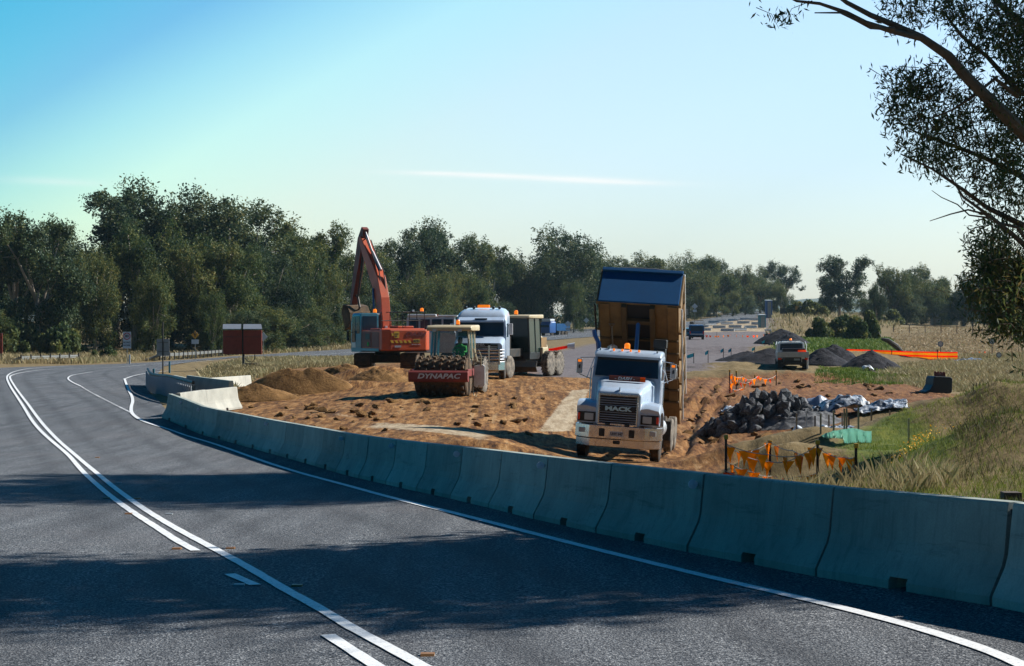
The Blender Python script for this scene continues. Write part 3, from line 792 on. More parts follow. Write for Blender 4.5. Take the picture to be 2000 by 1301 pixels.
# ---------------------------------------------------------------- concrete barrier
def barrier_mesh(L, h=.85, name='barrier_block'):
    prof = [(.30, 0), (.30, .075), (.165, .32), (.135, .42), (.085, h - .02), (.07, h), (-.07, h), (-.085, h - .02), (-.135, .42), (-.165, .32), (-.30, .075), (-.30, 0)]
    notch = [(math.copysign(.279, x), .108 if z == 0 else .112) if z < .1 else (x, z) for x, z in prof]
    mb = MB(); rings = []
    g_ = .13
    for s, p in ((-L/2, prof), (-g_, prof), (-g_ + .001, notch), (g_ - .001, notch), (g_, prof), (L/2, prof)):
        rings.append([(x, s, z) for x, z in p])
    mb.loft(rings)
    me = bpy.data.meshes.new(name); me.from_pydata(mb.v, [], mb.f); me.update()
    bm = bmesh.new(); bm.from_mesh(me); bmesh.ops.recalc_face_normals(bm, faces=bm.faces); bm.to_mesh(me); bm.free()
    return me
refl = MB(); refl.lathe_y([(0, 0), (.052, 0), (.052, -.012), (.016, -.014), (.014, -.022), (0, -.022)], 0, 0, 20); refl.box(.0, .08, -.002, .003, -.02, .02)
refl_me = None
blocker_me = None
def put_block(p0, p1, label, group, reflector=False, mat='concrete', hgt=.85, z=None, name='concrete_barrier'):
    global refl_me
    a = Vector((*p0, 0)); b = Vector((*p1, 0)); L = (b - a).length - .025
    me = barrier_mesh(L, hgt)
    za = gz(*p0) if z is None else z; zb = gz(*p1) if z is None else z
    o = link(name, me, M[mat], bevel=.012)
    d = b - a
    o.location = ((a.x + b.x)/2, (a.y + b.y)/2, (za + zb)/2 + .004)
    yaw = math.atan2(-d.x, d.y)
    o.rotation_euler = (math.atan2(zb - za, L), 0, yaw + rnd.uniform(-.004, .004))
    tag(o, label, 'concrete barrier', group)
    if group == 'blocks of the long concrete barrier':  # dark box added to stop light showing through the joint
        global blocker_me
        if blocker_me is None:
            cp = MB(); cp.box(-.055, .055, -.06, .06, .02, hgt - .06); c_ = cp.build('joint_blocker', M['steel'], o); blocker_me = c_.data
        else: c_ = link('joint_blocker', blocker_me, None, o)
        c_.location = (0, L/2, 0)
    if reflector:
        if refl_me is None:
            r_ = refl.build('reflector', M['reflector'], o); refl_me = r_.data
        else:
            r_ = link('reflector', refl_me, None, o)
        r_.location = (-.155, -L/2 + .12, hgt - .12)
        r_.rotation_euler = (0, 0, R(-6))
    return o
NB = resample(BAR, .02, 3)
seg = np.append(0, np.cumsum(np.linalg.norm(np.diff(NB, axis=0), axis=1)))
def along(s): return (float(np.interp(s, seg, NB[:, 0])), float(np.interp(s, seg, NB[:, 1])))
# joints where the photograph shows them, nearest first
jp = [1675, 1375, 1213, 1091, 990, 908, 839, 782, 727, 684, 644, 602, 564, 533, 503, 476, 448, 425, 408, 387, 368, 346]
pxs = NB[:, 0] / NB[:, 1] * F + 1000
js = [float(np.interp(-p, -pxs, seg)) for p in jp]
L0 = float(np.mean(np.diff(js[:12])))
n_front = 3
joints = [js[0] - L0 * k for k in range(n_front, 0, -1)]
S = js[0] + L0 * 0
sm = [js[0]]
fit = np.polyfit(np.arange(12), js[:12], 1)      # equal blocks: best straight fit of the joints
Lb = fit[0]; s0 = fit[1]
js = [s0 + Lb * k for k in range(-3, 40) if 0 <= s0 + Lb * k < seg[-1] - .8] + [seg[-1]]
cards = ORD + ['twenty-first', 'twenty-second', 'twenty-third', 'twenty-fourth', 'twenty-fifth']
print('BLOCK LENGTH', Lb, 'count', len(js) - 1)
jx = [1000 + F * along(q)[0] / along(q)[1] for q in js]
with_refl = {min(range(len(jx)), key=lambda i: abs(jx[i] - q)) for q in (1372, 1090, 906, 782, 684, 533, 484, 408, 368, 340)}
k = 0
for i in range(len(js) - 1):
    p0, p1 = along(js[i]), along(js[i+1])
    px0 = 1000 + F * p0[0] / p0[1]
    px1 = 1000 + F * p1[0] / p1[1]
    if px1 > 2010:
        put_block(p0, p1, 'nearest concrete block of the curved row, out of view beyond the right edge', 'blocks of the long concrete barrier')
        continue
    r_ = i in with_refl
    lab = cards[k] + ' concrete block of the long curved row, counted from the right edge'
    put_block(p0, p1, lab, 'blocks of the long concrete barrier', r_)
    k += 1
e0 = along(seg[-1] - .05)
# the return leg that closes the row and the loose sunlit blocks by the grass
q = wp(330, 790, 63.0)[:2]; q2 = wp(459, 790, 70.5)[:2]
mx_ = ((q[0]+q2[0])/2, (q[1]+q2[1])/2)
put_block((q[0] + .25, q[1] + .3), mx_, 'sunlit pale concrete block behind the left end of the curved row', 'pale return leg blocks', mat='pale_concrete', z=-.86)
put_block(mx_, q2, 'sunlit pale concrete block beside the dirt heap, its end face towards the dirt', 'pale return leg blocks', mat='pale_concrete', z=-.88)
a, b_ = wp(377, 766, 93)[:2], wp(487, 766, 100)[:2]
m1 = [(a[0] + (b_[0]-a[0]) * t, a[1] + (b_[1]-a[1]) * t) for t in (0, .5, 1)]
zz = wp(487, 763, 100)[2]
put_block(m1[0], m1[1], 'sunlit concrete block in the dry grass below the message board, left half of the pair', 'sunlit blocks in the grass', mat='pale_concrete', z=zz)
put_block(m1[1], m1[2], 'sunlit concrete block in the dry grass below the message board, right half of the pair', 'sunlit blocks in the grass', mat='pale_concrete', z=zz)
pts = [wp(340, 766, 88), wp(368, 768, 83), wp(405, 775, 79), wp(452, 782, 75)]
for i in range(3):
    put_block(pts[i][:2], pts[i+1][:2], 'shaded concrete block behind the slatted rail, ' + ORD[i] + ' from the left', 'shaded blocks behind the slatted rail', z=min(pts[i][2], pts[i+1][2]) - .02)

# ---------------------------------------------------------------- curved slatted rail at the bend
def arc_rail():
    P = resample([wp(289, 765, 104)[:2], wp(293, 770, 97)[:2], wp(305, 776, 90)[:2], wp(325, 785, 82)[:2], wp(345, 792, 77)[:2], wp(378, 796, 73.5)[:2]], .42, 2)
    rt = root('slatted_rail', (P[0][0], P[0][1], gz(*P[0])), 0, 'curved black topped rail on close pale posts beside the left end of the concrete row', 'guard rail')
    o0 = Vector((P[0][0], P[0][1], gz(*P[0])))
    zt = lambda p, i: gz(p[0], p[1]) + .98 - .1 * i / len(P)
    top = MB(); top.tube([Vector((p[0], p[1], zt(p, i))) - o0 for i, p in enumerate(P)], .075, 8)
    top.build('top_rail', M['black'], rt, smooth=True)
    bk = MB()
    vs = []
    for i, p in enumerate(P): vs += [Vector((p[0] + .05, p[1] + .06, zt(p, i) - .82)) - o0, Vector((p[0] + .05, p[1] + .06, zt(p, i) - .1)) - o0]
    bk.add(vs, [(2*i, 2*i+2, 2*i+3, 2*i+1) for i in range(len(P) - 1)])
    ob = bk.build('shade_band', M['steel'], rt); so = ob.modifiers.new('s', 'SOLIDIFY'); so.thickness = .02  # dark band added for the shade behind the posts
    for i, p in enumerate(P):
        b = MB(); c = Vector((p[0], p[1], gz(*p))) - o0
        b.box(c.x - .13, c.x - .07, c.y - .03, c.y + .03, c.z, c.z + .86)
        b.build('post', M['sign_white'], rt)
arc_rail()

def guard_rail(name, P, label, end=None, zoff=0.0):
    o0 = Vector((*P[0], gz(*P[0])))
    rt = root('guard_rail', tuple(o0), 0, label, 'guard rail')
    D = resample(P, 1.0, 1)
    prof = [(-.03, .42), (.04, .48), (-.03, .56), (-.03, .60), (.04, .68), (-.03, .74)]
    rings = []
    for p in D:
        z = gz(*p); rings.append([(p[0] - o0.x, p[1] - o0.y + a, z - o0.z + b) for a, b in prof])
    mb = MB(); n = len(prof)
    for r0 in rings: mb.v += r0
    for i in range(len(rings) - 1):
        for j in range(n - 1): mb.f.append((i*n+j, i*n+j+1, (i+1)*n+j+1, (i+1)*n+j))
    o = mb.build('rail', M['galv'], rt); s = o.modifiers.new('s', 'SOLIDIFY'); s.thickness = .012
    if end is not None:
        e = MB(); e.tube([(0, 0, .58), (end, -.6, -.02)], .16, 6); e.build('end_terminal', M['galv'], rt)
    for i in range(0, len(D), 2):
        p = D[i]; z = gz(*p) - o0.z; x, y = p[0] - o0.x, p[1] - o0.y
        b = MB(); b.box(x - .06, x + .06, y - .22, y - .04, z, z + .88); b.build('post', M['steel'], rt)
guard_rail('a', [wp(42, 712, 172)[:2], wp(100, 710, 178)[:2], wp(157, 708, 184)[:2]], 'low steel guard rail on dark posts at the foot of the left trees', -1.6)
guard_rail('b', [wp(313, 703, 185)[:2], wp(380, 700, 200)[:2], wp(470, 694, 226)[:2]], 'steel guard rail on dark posts running behind the plain sign and the message board', -1.6)

# ---------------------------------------------------------------- trees
def gum_proto(seed, H=20.0, W=7.0, spread=.55, n_limb=7, nleaf=15000, lsize=.42, low=.22, round_=1.0, lean=0.0, bushy=False):
    """trunk mesh and crown mesh of a gum tree: limbs carry clumps of leaves on the shells of irregular lobes"""
    g = np.random.default_rng(seed); r = random.Random(seed)
    tr = MB(); lobes = []
    th = H * (0.42 if not bushy else .25)
    lx = lean * H
    base = [(0, 0, -.3), (r.uniform(-.2, .2), r.uniform(-.2, .2), th * .5), (lx * .5, r.uniform(-.4, .4), th)]
    tr.tube(base, [H * .022, H * .017, H * .014], 8)
    for i in range(n_limb):
        a = i / n_limb * 2 * math.pi + r.uniform(-.5, .5)
        z0 = th * r.uniform(.45, 1.0)
        reach = W * r.uniform(.45, .95); top = H * r.uniform(low + .35, .92)
        p0 = Vector((lx * .5 * z0 / th, 0, z0)); p2 = Vector((lx + math.cos(a) * reach, math.sin(a) * reach, top))
        p1 = p0.lerp(p2, .5) + Vector((0, 0, H * r.uniform(.0, .06)))
        tr.tube([p0, p1, p2], [H * .011, H * .007, H * .003], 6)
        lobes.append((p2, r.uniform(.20, .30) * W * 1.5 * round_))
        for j in range(3):
            q = p1.lerp(p2, r.uniform(.1, .9)) + Vector((r.gauss(0, W * .22), r.gauss(0, W * .22), r.gauss(-.04 * H, H * .06)))
            tr.tube([p1, p1.lerp(q, .5) + Vector((0, 0, .3)), q], [H * .005, H * .003, H * .0015], 5)
            lobes.append((q, r.uniform(.14, .24) * W * 1.5 * round_))
    if bushy or low < .2:
        for i in range(16):
            a = r.uniform(0, 6.28); lobes.append((Vector((math.cos(a) * W * .62, math.sin(a) * W * .62, H * r.uniform(.06, .5))), W * r.uniform(.2, .34)))
    lobes.append((Vector((lx, 0, H * .86)), W * .3)); lobes.append((Vector((lx * .7, 0, H * .62)), W * .38))
    C = []; NN = []; T = []
    tot = sum(l[1] ** 2 for l in lobes)
    for (c, rad_) in lobes:
        # lobe = a handful of tufts on its shell
        nt_ = max(9, int(26 * (rad_ / (W * .25)) ** 2)); n = int(nleaf * rad_ ** 2 / tot)
        u = g.normal(size=(nt_, 3)); u /= np.linalg.norm(u, axis=1, keepdims=True)
        tuft = np.array(c) + u * rad_ * g.uniform(.35, 1.12, (nt_, 1)) * np.array([.95, .95, 1.0])
        k_ = g.integers(0, nt_, n)
        sg = rad_ * g.uniform(.09, .23, nt_)[k_]
        o = g.normal(size=(n, 3)) * sg[:, None] * np.array([.85, .85, 1.25])
        p = tuft[k_] + o
        C.append(p); nn = (p - np.array(c)); nn /= np.linalg.norm(nn, axis=1, keepdims=True) + 1e-6
        NN.append(nn + np.array([0, 0, .35])); tt = g.uniform(0, 1, nt_)[k_] * .6 + g.uniform(0, .4, n); T.append(tt)
    C = np.concatenate(C); NN = np.concatenate(NN); T = np.concatenate(T)
    ok = C[:, 2] > H * low * .35; C, NN, T = C[ok], NN[ok], T[ok]
    V, Fq = leaf_quads(C, lsize * .85, .55, NN * 1.1, .8, .9, g)
    cme = np_mesh('crown', V, Fq, T)
    tm = bpy.data.meshes.new('trunk'); tm.from_pydata(tr.v, [], tr.f); tm.update()
    tm.polygons.foreach_set('use_smooth', [True] * len(tm.polygons))
    return tm, cme
PROTO = [gum_proto(11, 20, 7.0, nleaf=40000, low=.12), gum_proto(12, 20, 6.0, nleaf=38000, low=.16, n_limb=6), gum_proto(13, 20, 8.0, nleaf=42000, low=.10, n_limb=9),
         gum_proto(14, 22, 6.0, nleaf=22000, low=.35, n_limb=6, round_=.85, lean=.06), gum_proto(15, 20, 6.5, nleaf=38000, low=.06, bushy=True, n_limb=8), gum_proto(16, 21, 7.0, nleaf=20000, low=.38, n_limb=5, round_=.85, lean=-.05)]
for i, (tm, cm) in enumerate(PROTO):
    tm.materials.append(M['bark']); cm.materials.append(M['gum'])
dark_crowns = []
for i, (tm, cm) in enumerate(PROTO):
    c2 = cm.copy(); c2.materials.clear(); c2.materials.append(M['gum_dark']); dark_crowns.append(c2)
def tree(px, d, top, kind, rot, wide, label, group='eucalyptus trees along the road', dark=False, name='gum_tree', base=None):
    x, y, z = at(px, d)
    tm, cm = PROTO[kind]
    zt = CZ - (top - HY) / F * d
    if base is not None: z = CZ - (base - HY) / F * d
    Hh = (zt - z) / (20.5 if kind in (0, 1, 2, 4) else 22)
    rt = root(name, (x, y, z - .1), rot, label, 'tree', group)
    rt.scale = (Hh * wide, Hh * wide, Hh)
    t = link('trunk', tm, None, rt); c = link('crown', dark_crowns[kind] if dark else cm, None, rt)
    return rt
# column, distance, pixel row of the top, prototype, turn, width, words
TREES = [
 (-40,235,420,0,.3,1.0,'gum tree cut by the left edge of the photo',1),
 (25,228,425,3,1.2,1.15,'tall thin gum with pale bare limbs, first whole tree at the left edge',1),
 (75,215,410,1,2.2,1.1,'dark gum with thick pale trunk behind the left guard rail',1),
 (130,240,425,2,.2,.9,'dark gum left of the speed sign, below the highest crown',1),
 (228,262,350,3,.7,1.25,'highest gum on the left, its open crown standing above the belt over the speed sign',1),
 (185,225,480,4,1.9,.8,'bushy gum low in the belt left of the speed sign',0),
 (262,235,425,0,3.0,.9,'gum with leafy crown right above the speed sign',0),
 (335,242,408,2,4.1,.95,'broad olive gum between the speed sign and the message board',0),
 (300,218,520,4,5.2,.8,'low bushy gum behind the plain sign back',0),
 (395,232,470,1,5.0,1.0,'olive gum above and left of the message board',0),
 (455,262,355,5,.4,1.35,'tall gum with rounded double top standing above the belt over the message board',1),
 (450,236,450,0,1.4,.95,'gum of mid height directly behind the message board',0),
 (415,215,560,4,.9,.7,'young bushy gum behind the yellow diamond sign',0),
 (520,246,470,4,2.6,.9,'bushy gum with dark shaded hollow right of the message board',1),
 (545,272,420,2,3.6,.95,'full gum right of the double topped tree',0),
 (590,255,500,0,4.4,.85,'olive gum over the dirt heap',0),
 (612,285,440,3,5.6,1.1,'open crowned gum behind the ones over the dirt heap',0),
 (655,300,468,5,.1,1.1,'thin gum just left of the excavator arm',0),
 (640,262,520,4,1.1,.9,'low dense gum left of the excavator bucket',0),
 (700,310,500,1,2.0,1.0,'gum seen through the bend of the excavator arm',0),
 (745,330,478,0,2.9,1.0,'gum right behind the excavator boom',0),
 (783,350,445,5,3.9,1.1,'gum with small high crown right of the excavator boom',1),
 (835,360,430,3,.9,1.35,'tall airy gum with gaps of sky above the roller',1),
 (820,325,505,2,5.1,.9,'wide olive gum above the roller cab',0),
 (870,340,520,4,.5,.9,'bushy gum above the white bonneted lorry',0),
 (905,370,475,1,1.5,1.1,'gum with even rounded top above the white bonneted lorry',0),
 (958,385,462,3,2.4,1.1,'gum with leaning open limbs above the grader cab',0),
 (930,345,545,0,3.3,.9,'lower gum behind the grader beacon',0),
 (985,400,515,4,4.0,.9,'bushy gum between the grader and the big dark gum',0),
 (1065,400,430,2,4.9,1.15,'big dark gum standing apart between the grader and the tipper',1),
 (1110,408,438,0,.3,1.2,'big dark gum touching the left side of the raised tipper body',1),
 (1120,380,545,4,1.0,.8,'small rounded olive gum in front of the big dark pair',0),
 (1040,392,560,4,1.8,.75,'low gum behind the far blue lorry',1),
 (1190,520,505,5,.4,1.2,'distant gum peeping over the raised tipper body at left',0),
 (1275,560,490,0,2.2,1.3,'distant gum peeping over the raised tipper body at right',0),
 (1345,545,484,2,.6,1.15,'tall distant gum right of the tipper body',0),
 (1310,500,540,4,1.6,.9,'bushy distant gum against the tipper body right side',0),
 (1395,560,500,1,2.7,1.3,'distant gum with bare twigs on top right of the tipper',0),
 (1440,590,515,0,3.7,1.2,'distant gum over the far end of the works',0),
 (1370,505,560,4,4.6,.9,'low distant gum behind the blue van',0),
 (1430,540,565,4,5.6,1.0,'low distant gum right of the blue van',0),
 (1485,600,513,2,.8,1.2,'rounded distant gum above the dark message trailer',0),
 (1530,640,508,5,1.7,1.4,'distant gum with high leaning crown by the gap showing the hills',1),
 (1525,585,555,4,2.8,1.1,'low distant gum left of the gap showing the hills',0),
 (1605,520,575,4,2.0,.6,'small round gum in front of the gap showing the hills',1),
 (1640,455,497,1,.2,1.35,'lone gum with dark cloud shaped crown between the two gaps of sky',1),
 (1712,365,548,4,2.3,.55,'narrow dark gum leaning at the edge of the dry field',1),
 (1745,430,513,0,1.3,1.0,'broad gum with autumn tinted leaves behind the dry field',0),
 (1800,445,508,2,.9,1.0,'tallest gum behind the dry field',0),
 (1850,470,540,1,2.5,1.0,'gum left of the blue roofed shed',0),
 (1900,430,530,4,3.4,1.0,'dark bushy gum right behind the blue roofed shed',1),
 (1960,410,500,0,4.4,1.0,'dark gum half hidden by the near foliage at the right edge',1),
 (2040,380,490,2,5.4,1.0,'gum beyond the right edge of the field, mostly out of the photo',1),
 (1230,540,498,1,1.1,1.5,'distant gum directly over the raised tipper headboard',0),
 (1320,580,492,2,3.1,1.3,'distant olive gum touching the top right corner of the tipper body',0),
 (1370,600,505,1,5.1,1.4,'distant gum in the back row right of the tipper',1),
 (1415,610,512,2,.2,1.3,'distant gum in the back row over the message trailer road',0),
 (1465,630,530,4,2.2,1.5,'wide low distant gum right before the message trailer',1),
 (1770,470,520,1,4.1,1.2,'gum in the back row between the two tall ones behind the dry field',1),
 (1700,520,560,4,5.1,1.2,'low gum behind the narrow leaning one',0),
 (1820,480,535,0,2.1,1.2,'gum in the back row left of the shed',1),
 (480,290,430,2,2.5,1.2,'back row gum between the double topped tree and the message board',0),
 (370,280,420,1,1.7,1.3,'back row gum right of the broad olive gum',1),
 (300,275,400,5,2.9,1.2,'back row gum rising between the highest crown and the broad olive gum',1),
 (100,262,415,2,4.4,1.2,'back row gum left of the highest crown',0),
 (560,300,440,1,3.3,1.3,'back row gum over the dirt heap and the message board gap',0),
 (880,400,478,2,1.9,1.3,'back row gum between the airy gum and the lorry',0),
 (1000,440,500,1,2.2,1.2,'back row gum left of the big dark pair',0),
]
for (px, d, top, kd, rot, wide, lab, dk) in TREES:
    tree(px, d, top, kd, rot, wide, lab, dark=bool(dk))

UNDER = []
_r = random.Random(5)
for i, (px, d, top) in enumerate([(-30,206,600),(112,246,585),(290,256,590),(372,236,605),(430,228,590),(470,226,600),(505,236,585),(550,244,590),(590,250,595),(625,256,590),(668,272,590),
   (715,300,570),(760,318,575),(800,330,580),(845,335,575),(890,345,580),(935,350,585),(975,380,585),(1010,395,575),(1165,430,560),(1215,500,570),(1250,520,575),(1290,500,585),(1340,510,575),(1400,530,575),(1455,560,575),(1505,590,580),(1550,610,585),
   (1705,450,580),(1770,430,570),(1825,440,575),(1880,430,570),(1935,400,575),(1990,390,560)]):
    tree(px, d, top, 4 if i % 3 else 0, _r.uniform(0, 6.28), 1.9, 'low bushy sapling filling the foot of the tree belt, ' + (ORD[i] if i < 20 else {20:'twenty-first',21:'twenty-second',22:'twenty-third',23:'twenty-fourth',24:'twenty-fifth',25:'twenty-sixth',26:'twenty-seventh',27:'twenty-eighth',28:'twenty-ninth',29:'thirtieth',30:'thirty-first',31:'thirty-second',32:'thirty-third',33:'thirty-fourth',34:'thirty-fifth',35:'thirty-sixth',36:'thirty-seventh',37:'thirty-eighth',38:'thirty-ninth'}[i]) + ' from the left',
         'saplings at the foot of the tree belt', dark=bool(i % 2), name='sapling')
# leafy shrubs
def shrub_mesh(seed, n=5000, ls=.16, name='foliage'):
    g = np.random.default_rng(seed); C = []; T = []; NN = []
    for i in range(14):
        a = g.uniform(0, 6.28); rr = g.uniform(0, .75); c = np.array([math.cos(a) * rr, math.sin(a) * rr, g.uniform(.2, .8) * (1 - rr * .5)])
        m_ = n // 14; u = g.normal(size=(m_, 3)); u /= np.linalg.norm(u, axis=1, keepdims=True); p = c + u * g.uniform(.7, 1.05, (m_, 1)) * g.uniform(.18, .34)
        C.append(p); NN.append(u + [0, 0, .3]); T.append(np.full(m_, g.uniform(0, .6)) + g.uniform(0, .4, m_))
    C = np.concatenate(C); NN = np.concatenate(NN); T = np.concatenate(T); ok = C[:, 2] > 0; C, NN, T = C[ok], NN[ok], T[ok]
    V, Fq = leaf_quads(C, ls, .6, NN * 1.2, .8, 0, g)
    me = np_mesh(name, V, Fq, T); me.materials.append(M['gum']); return me
SH = [shrub_mesh(31), shrub_mesh(32), shrub_mesh(33)]
def shrub(px, d, rx, h_, k, label, group, dark=False):
    x, y, z = at(px, d)
    o = link('shrub', SH[k % 3]); o.location = (x, y, z - .1); o.scale = (rx, rx * .9, h_); o.rotation_euler[2] = px * 1.7
    tag(o, label, 'shrub', group)
G_ = 'shrubs by the far end of the works'
for k_, (px, d, rx, h_, lab) in enumerate((
    (1600,255,3.0,3.2,'rounded shrub at the left of the thicket on the dry rise'), (1640,262,3.6,3.8,'widest shrub of the thicket on the dry rise'),
    (1672,240,3.0,3.4,'dark shrub in the middle of the thicket above the yellow green grass'), (1700,245,2.6,4.2,'tall dark shrub at the foot of the narrow leaning gum'),
    (1590,380,4.5,4.5,'shrub left of the dry mound near the hills gap'), (1560,420,5,4,'low shrub behind the dark message trailer'),
    (1745,400,5,4,'shrub at the far left corner of the dry field'))):
    shrub(px, d, rx, h_, k_, lab, G_)
G_ = 'shrubs under the left trees'
for k_, (px, d, rx, h_, lab) in enumerate(((110,205,3.0,4.2,'dense green shrub behind the right end of the left guard rail'), (140,212,2.6,3.2,'green shrub left of the speed sign'),
    (20,208,3.2,3.6,'shrub at the left edge behind the guard rail'), (210,192,1.2,1.7,'small dark shrub just left of the speed sign post'), (60,214,2.4,3.4,'shrub at the foot of the thick pale trunk'), (185,190,1.0,1.2,'tiny shrub in the dry verge left of the speed sign'))):
    shrub(px, d, rx, h_, k_ + 1, lab, G_)

# ---------------------------------------------------------------- the near gum whose limbs hang into the picture
def near_tree():
    g = np.random.default_rng(99); r = random.Random(99)
    KD = 1.34
    rt = root('gum_tree', (11.6 * KD, 27.5 * KD, gz(11.6 * KD, 27.5 * KD)), 0, 'near eucalyptus reaching in from the right edge with long bare limb and hanging leaves', 'tree')
    o0 = Vector(rt.location)
    def W(px, py, d): return Vector(wp(px, py, d * KD)) - o0
    lim = MB()
    lim.tube([(0, 0, -.3), (.1, .1, 3), (-.3, 0, 6), (-.2, .3, 10), (.3, 0, 14)], [.48, .40, .33, .24, .12], 12)
    limbs = [
     ([(2260,560,28),(2110,400,27.5),(2010,275,27),(1940,205,26.5),(1893,155,26.3),(1850,110,26.2),(1800,75,26),(1745,48,25.9),(1700,30,25.8),(1655,4,25.7),(1630,-12,25.7)], [.20,.16,.125,.11,.10,.085,.07,.055,.048,.04,.035]),
     ([(1800,76,26),(1740,60,25.8),(1690,46,25.6),(1655,24,25.5),(1600,8,25.4),(1555,3,25.3),(1520,-16,25.2)], [.055,.05,.042,.036,.028,.022,.015]),
     ([(1745,58,25.8),(1700,54,25.6),(1672,38,25.5),(1640,26,25.5),(1592,24,25.4)], [.035,.028,.024,.018,.010]),
     ([(2160,470,28),(2060,300,28.3),(1990,250,28.4),(1950,205,28.5)], [.15,.11,.09,.07]),
     ([(2200,600,28),(2080,510,28),(1995,440,28),(1930,405,27.8),(1880,370,27.6),(1820,330,27.5),(1760,300,27.4)], [.13,.09,.06,.045,.035,.022,.012]),
     ([(2120,470,28),(2000,345,28.6),(1925,310,28.5),(1860,285,28.4),(1800,262,28.3),(1750,240,28.2)], [.10,.06,.045,.035,.022,.01]),
     ([(2080,200,27),(1990,180,27.2),(1930,110,27.2),(1880,70,27.2),(1840,20,27)], [.08,.055,.04,.03,.018]),
     ([(1985,190,26.8),(1940,155,26.7),(1905,185,26.6),(1860,215,26.5),(1820,230,26.5)], [.05,.035,.028,.018,.010]),
     ([(2220,720,27.5),(2080,560,27.3),(1990,470,27),(1940,430,27),(1880,385,26.9),(1840,320,26.9)], [.11,.08,.05,.035,.022,.010]),
     ([(2150,640,27),(2040,520,27),(1985,445,27),(1950,436,27),(1920,418,27),(1890,410,27),(1858,418,27),(1815,432,27)], [.08,.05,.032,.026,.02,.016,.012,.006]),
     ([(1930,425,27),(1895,420,27.1),(1868,400,27.1),(1840,385,27.1),(1820,372,27.1)], [.018,.014,.011,.008,.005]),
     ([(1905,410,27),(1880,392,26.9),(1868,365,26.9),(1860,340,26.9)], [.014,.010,.008,.005]),
     ([(1925,355,27.2),(1900,345,27.2),(1880,350,27.2),(1858,342,27.2)], [.014,.010,.008,.005]),
     ([(2200,700,28),(2060,590,28),(1985,540,28),(1930,515,28),(1890,490,28)], [.09,.06,.04,.025,.012]),
     ([(2140,900,28),(2060,700,28),(2000,630,28),(1960,600,28)], [.1,.07,.045,.02]),
     ([(2200,200,29),(2060,90,29),(1960,20,29),(1900,-40,29)], [.12,.08,.06,.04])]
    for pts, rs in limbs:
        P = [W(*p) for p in pts]
        P = [p + Vector((0, r.uniform(-.1, .1), 0)) for p in P]
        lim.tube(P, [q * KD * .85 for q in rs], 8)
    # leaf sprays: column, row, half width, half height, distance, number of twigs
    clus = [(1545,22,26,18,25.5,5),(1500,30,12,16,25.4,3),(1760,140,36,18,27,14),(1800,195,60,50,27.5,60),(1760,170,40,40,27.5,30),(1850,170,60,40,27.5,50),(1840,250,60,45,27.8,60),
     (1790,290,45,25,27.4,26),(1760,235,22,30,27.5,10),(1745,200,18,20,27.3,8),(1900,240,60,60,28,70),(1960,300,60,80,28.3,90),(1870,320,60,30,28,26),(1830,300,40,22,27.6,14),
     (1850,10,60,30,27,40),(1780,5,40,22,26.7,16),(1910,40,50,50,27.2,60),(1960,80,50,80,27.3,85),(1985,150,40,90,27.5,70),(1720,-5,30,16,26.5,8),(1740,25,10,40,26.4,5),(1790,35,20,40,26.6,8),
     (1960,220,40,50,27.0,26),(1995,260,40,80,28,36),(1930,360,45,40,28.2,28),(1985,400,45,60,28.2,30),(1950,440,40,30,28,20),(1935,470,40,32,27.6,40),(1990,500,50,50,27.8,100),
     (1945,520,45,28,27.5,60),(1915,505,28,20,27.2,18),(1985,560,50,60,27.6,130),(1940,570,50,45,27.4,70),(1990,620,38,40,27.2,90),(1945,620,40,28,27,30),(1905,560,22,20,27.4,16),
     (1980,345,40,40,27,16),(2030,100,50,140,27.5,90),(2040,350,50,160,27.7,50),(2040,600,50,100,27.5,80),(1970,20,40,60,28,60),(1890,110,24,40,27,20)]
    C = []; D = []; tw = MB()
    for (px, py, ax, ay, d, n) in clus:
        n = int(n * (.66 if px < 1950 else .75))
        for i in range(n):
            cx, cy = px + g.normal() * ax * .55, py + g.normal() * ay * .55
            c = W(cx, cy, d + g.normal() * .5)
            # a drooping twig
            L = KD * g.uniform(.25, .6); dirv = Vector((g.normal(), g.normal(), -.2 + g.normal() * .6)).normalized()
            st = c - dirv * L * .6
            mid = c; en = c + dirv * L * .3 + Vector((0, 0, -L * .35))
            tw.tube([st, mid, en], [.010, .007, .004], 3, False)
            m_ = int(g.uniform(12, 28))
            t = g.uniform(0, 1, m_)[:, None]
            p = (np.array(st) * (1 - t) + np.array(en) * t) + g.normal(size=(m_, 3)) * .09
            C.append(p)
    C = np.concatenate(C)
    V, Fq = leaf_quads(C, .15, .24, None, 1.0, .9, g)
    fol = link('foliage', np_mesh('foliage', V, Fq, g.uniform(0, 1, len(C))), M['gum_near'], rt)
    tw.build('twigs', M['near_bark'], rt)
    lim.build('limbs', M['near_bark'], rt, smooth=True)
    # the mass of the crown that stays out of the picture and shades the road
    C = []
    for i in range(560):
        z = g.uniform(3, 19); y = g.uniform(37.5, 47); x = g.uniform(11.5, 21)
        x = max(x, .2857 * y + .9 + g.uniform(0, 1.5))
        if x - 1.23 * z > 3.2: z = (x - 3.2) / 1.23 + g.uniform(0, 6)
        C.append(np.array([x, y, z]) + g.normal(size=(150, 3)) * np.array([.8, .42, .65]))
    C = np.concatenate(C); C = C[C[:, 0] > .2857 * C[:, 1] + .25] - np.array(o0)
    V, Fq = leaf_quads(C, .30, .45, None, 1, .5, g)
    link('crown', np_mesh('crown', V, Fq, g.uniform(0, 1, len(C))), M['gum_near'], rt)
near_tree()
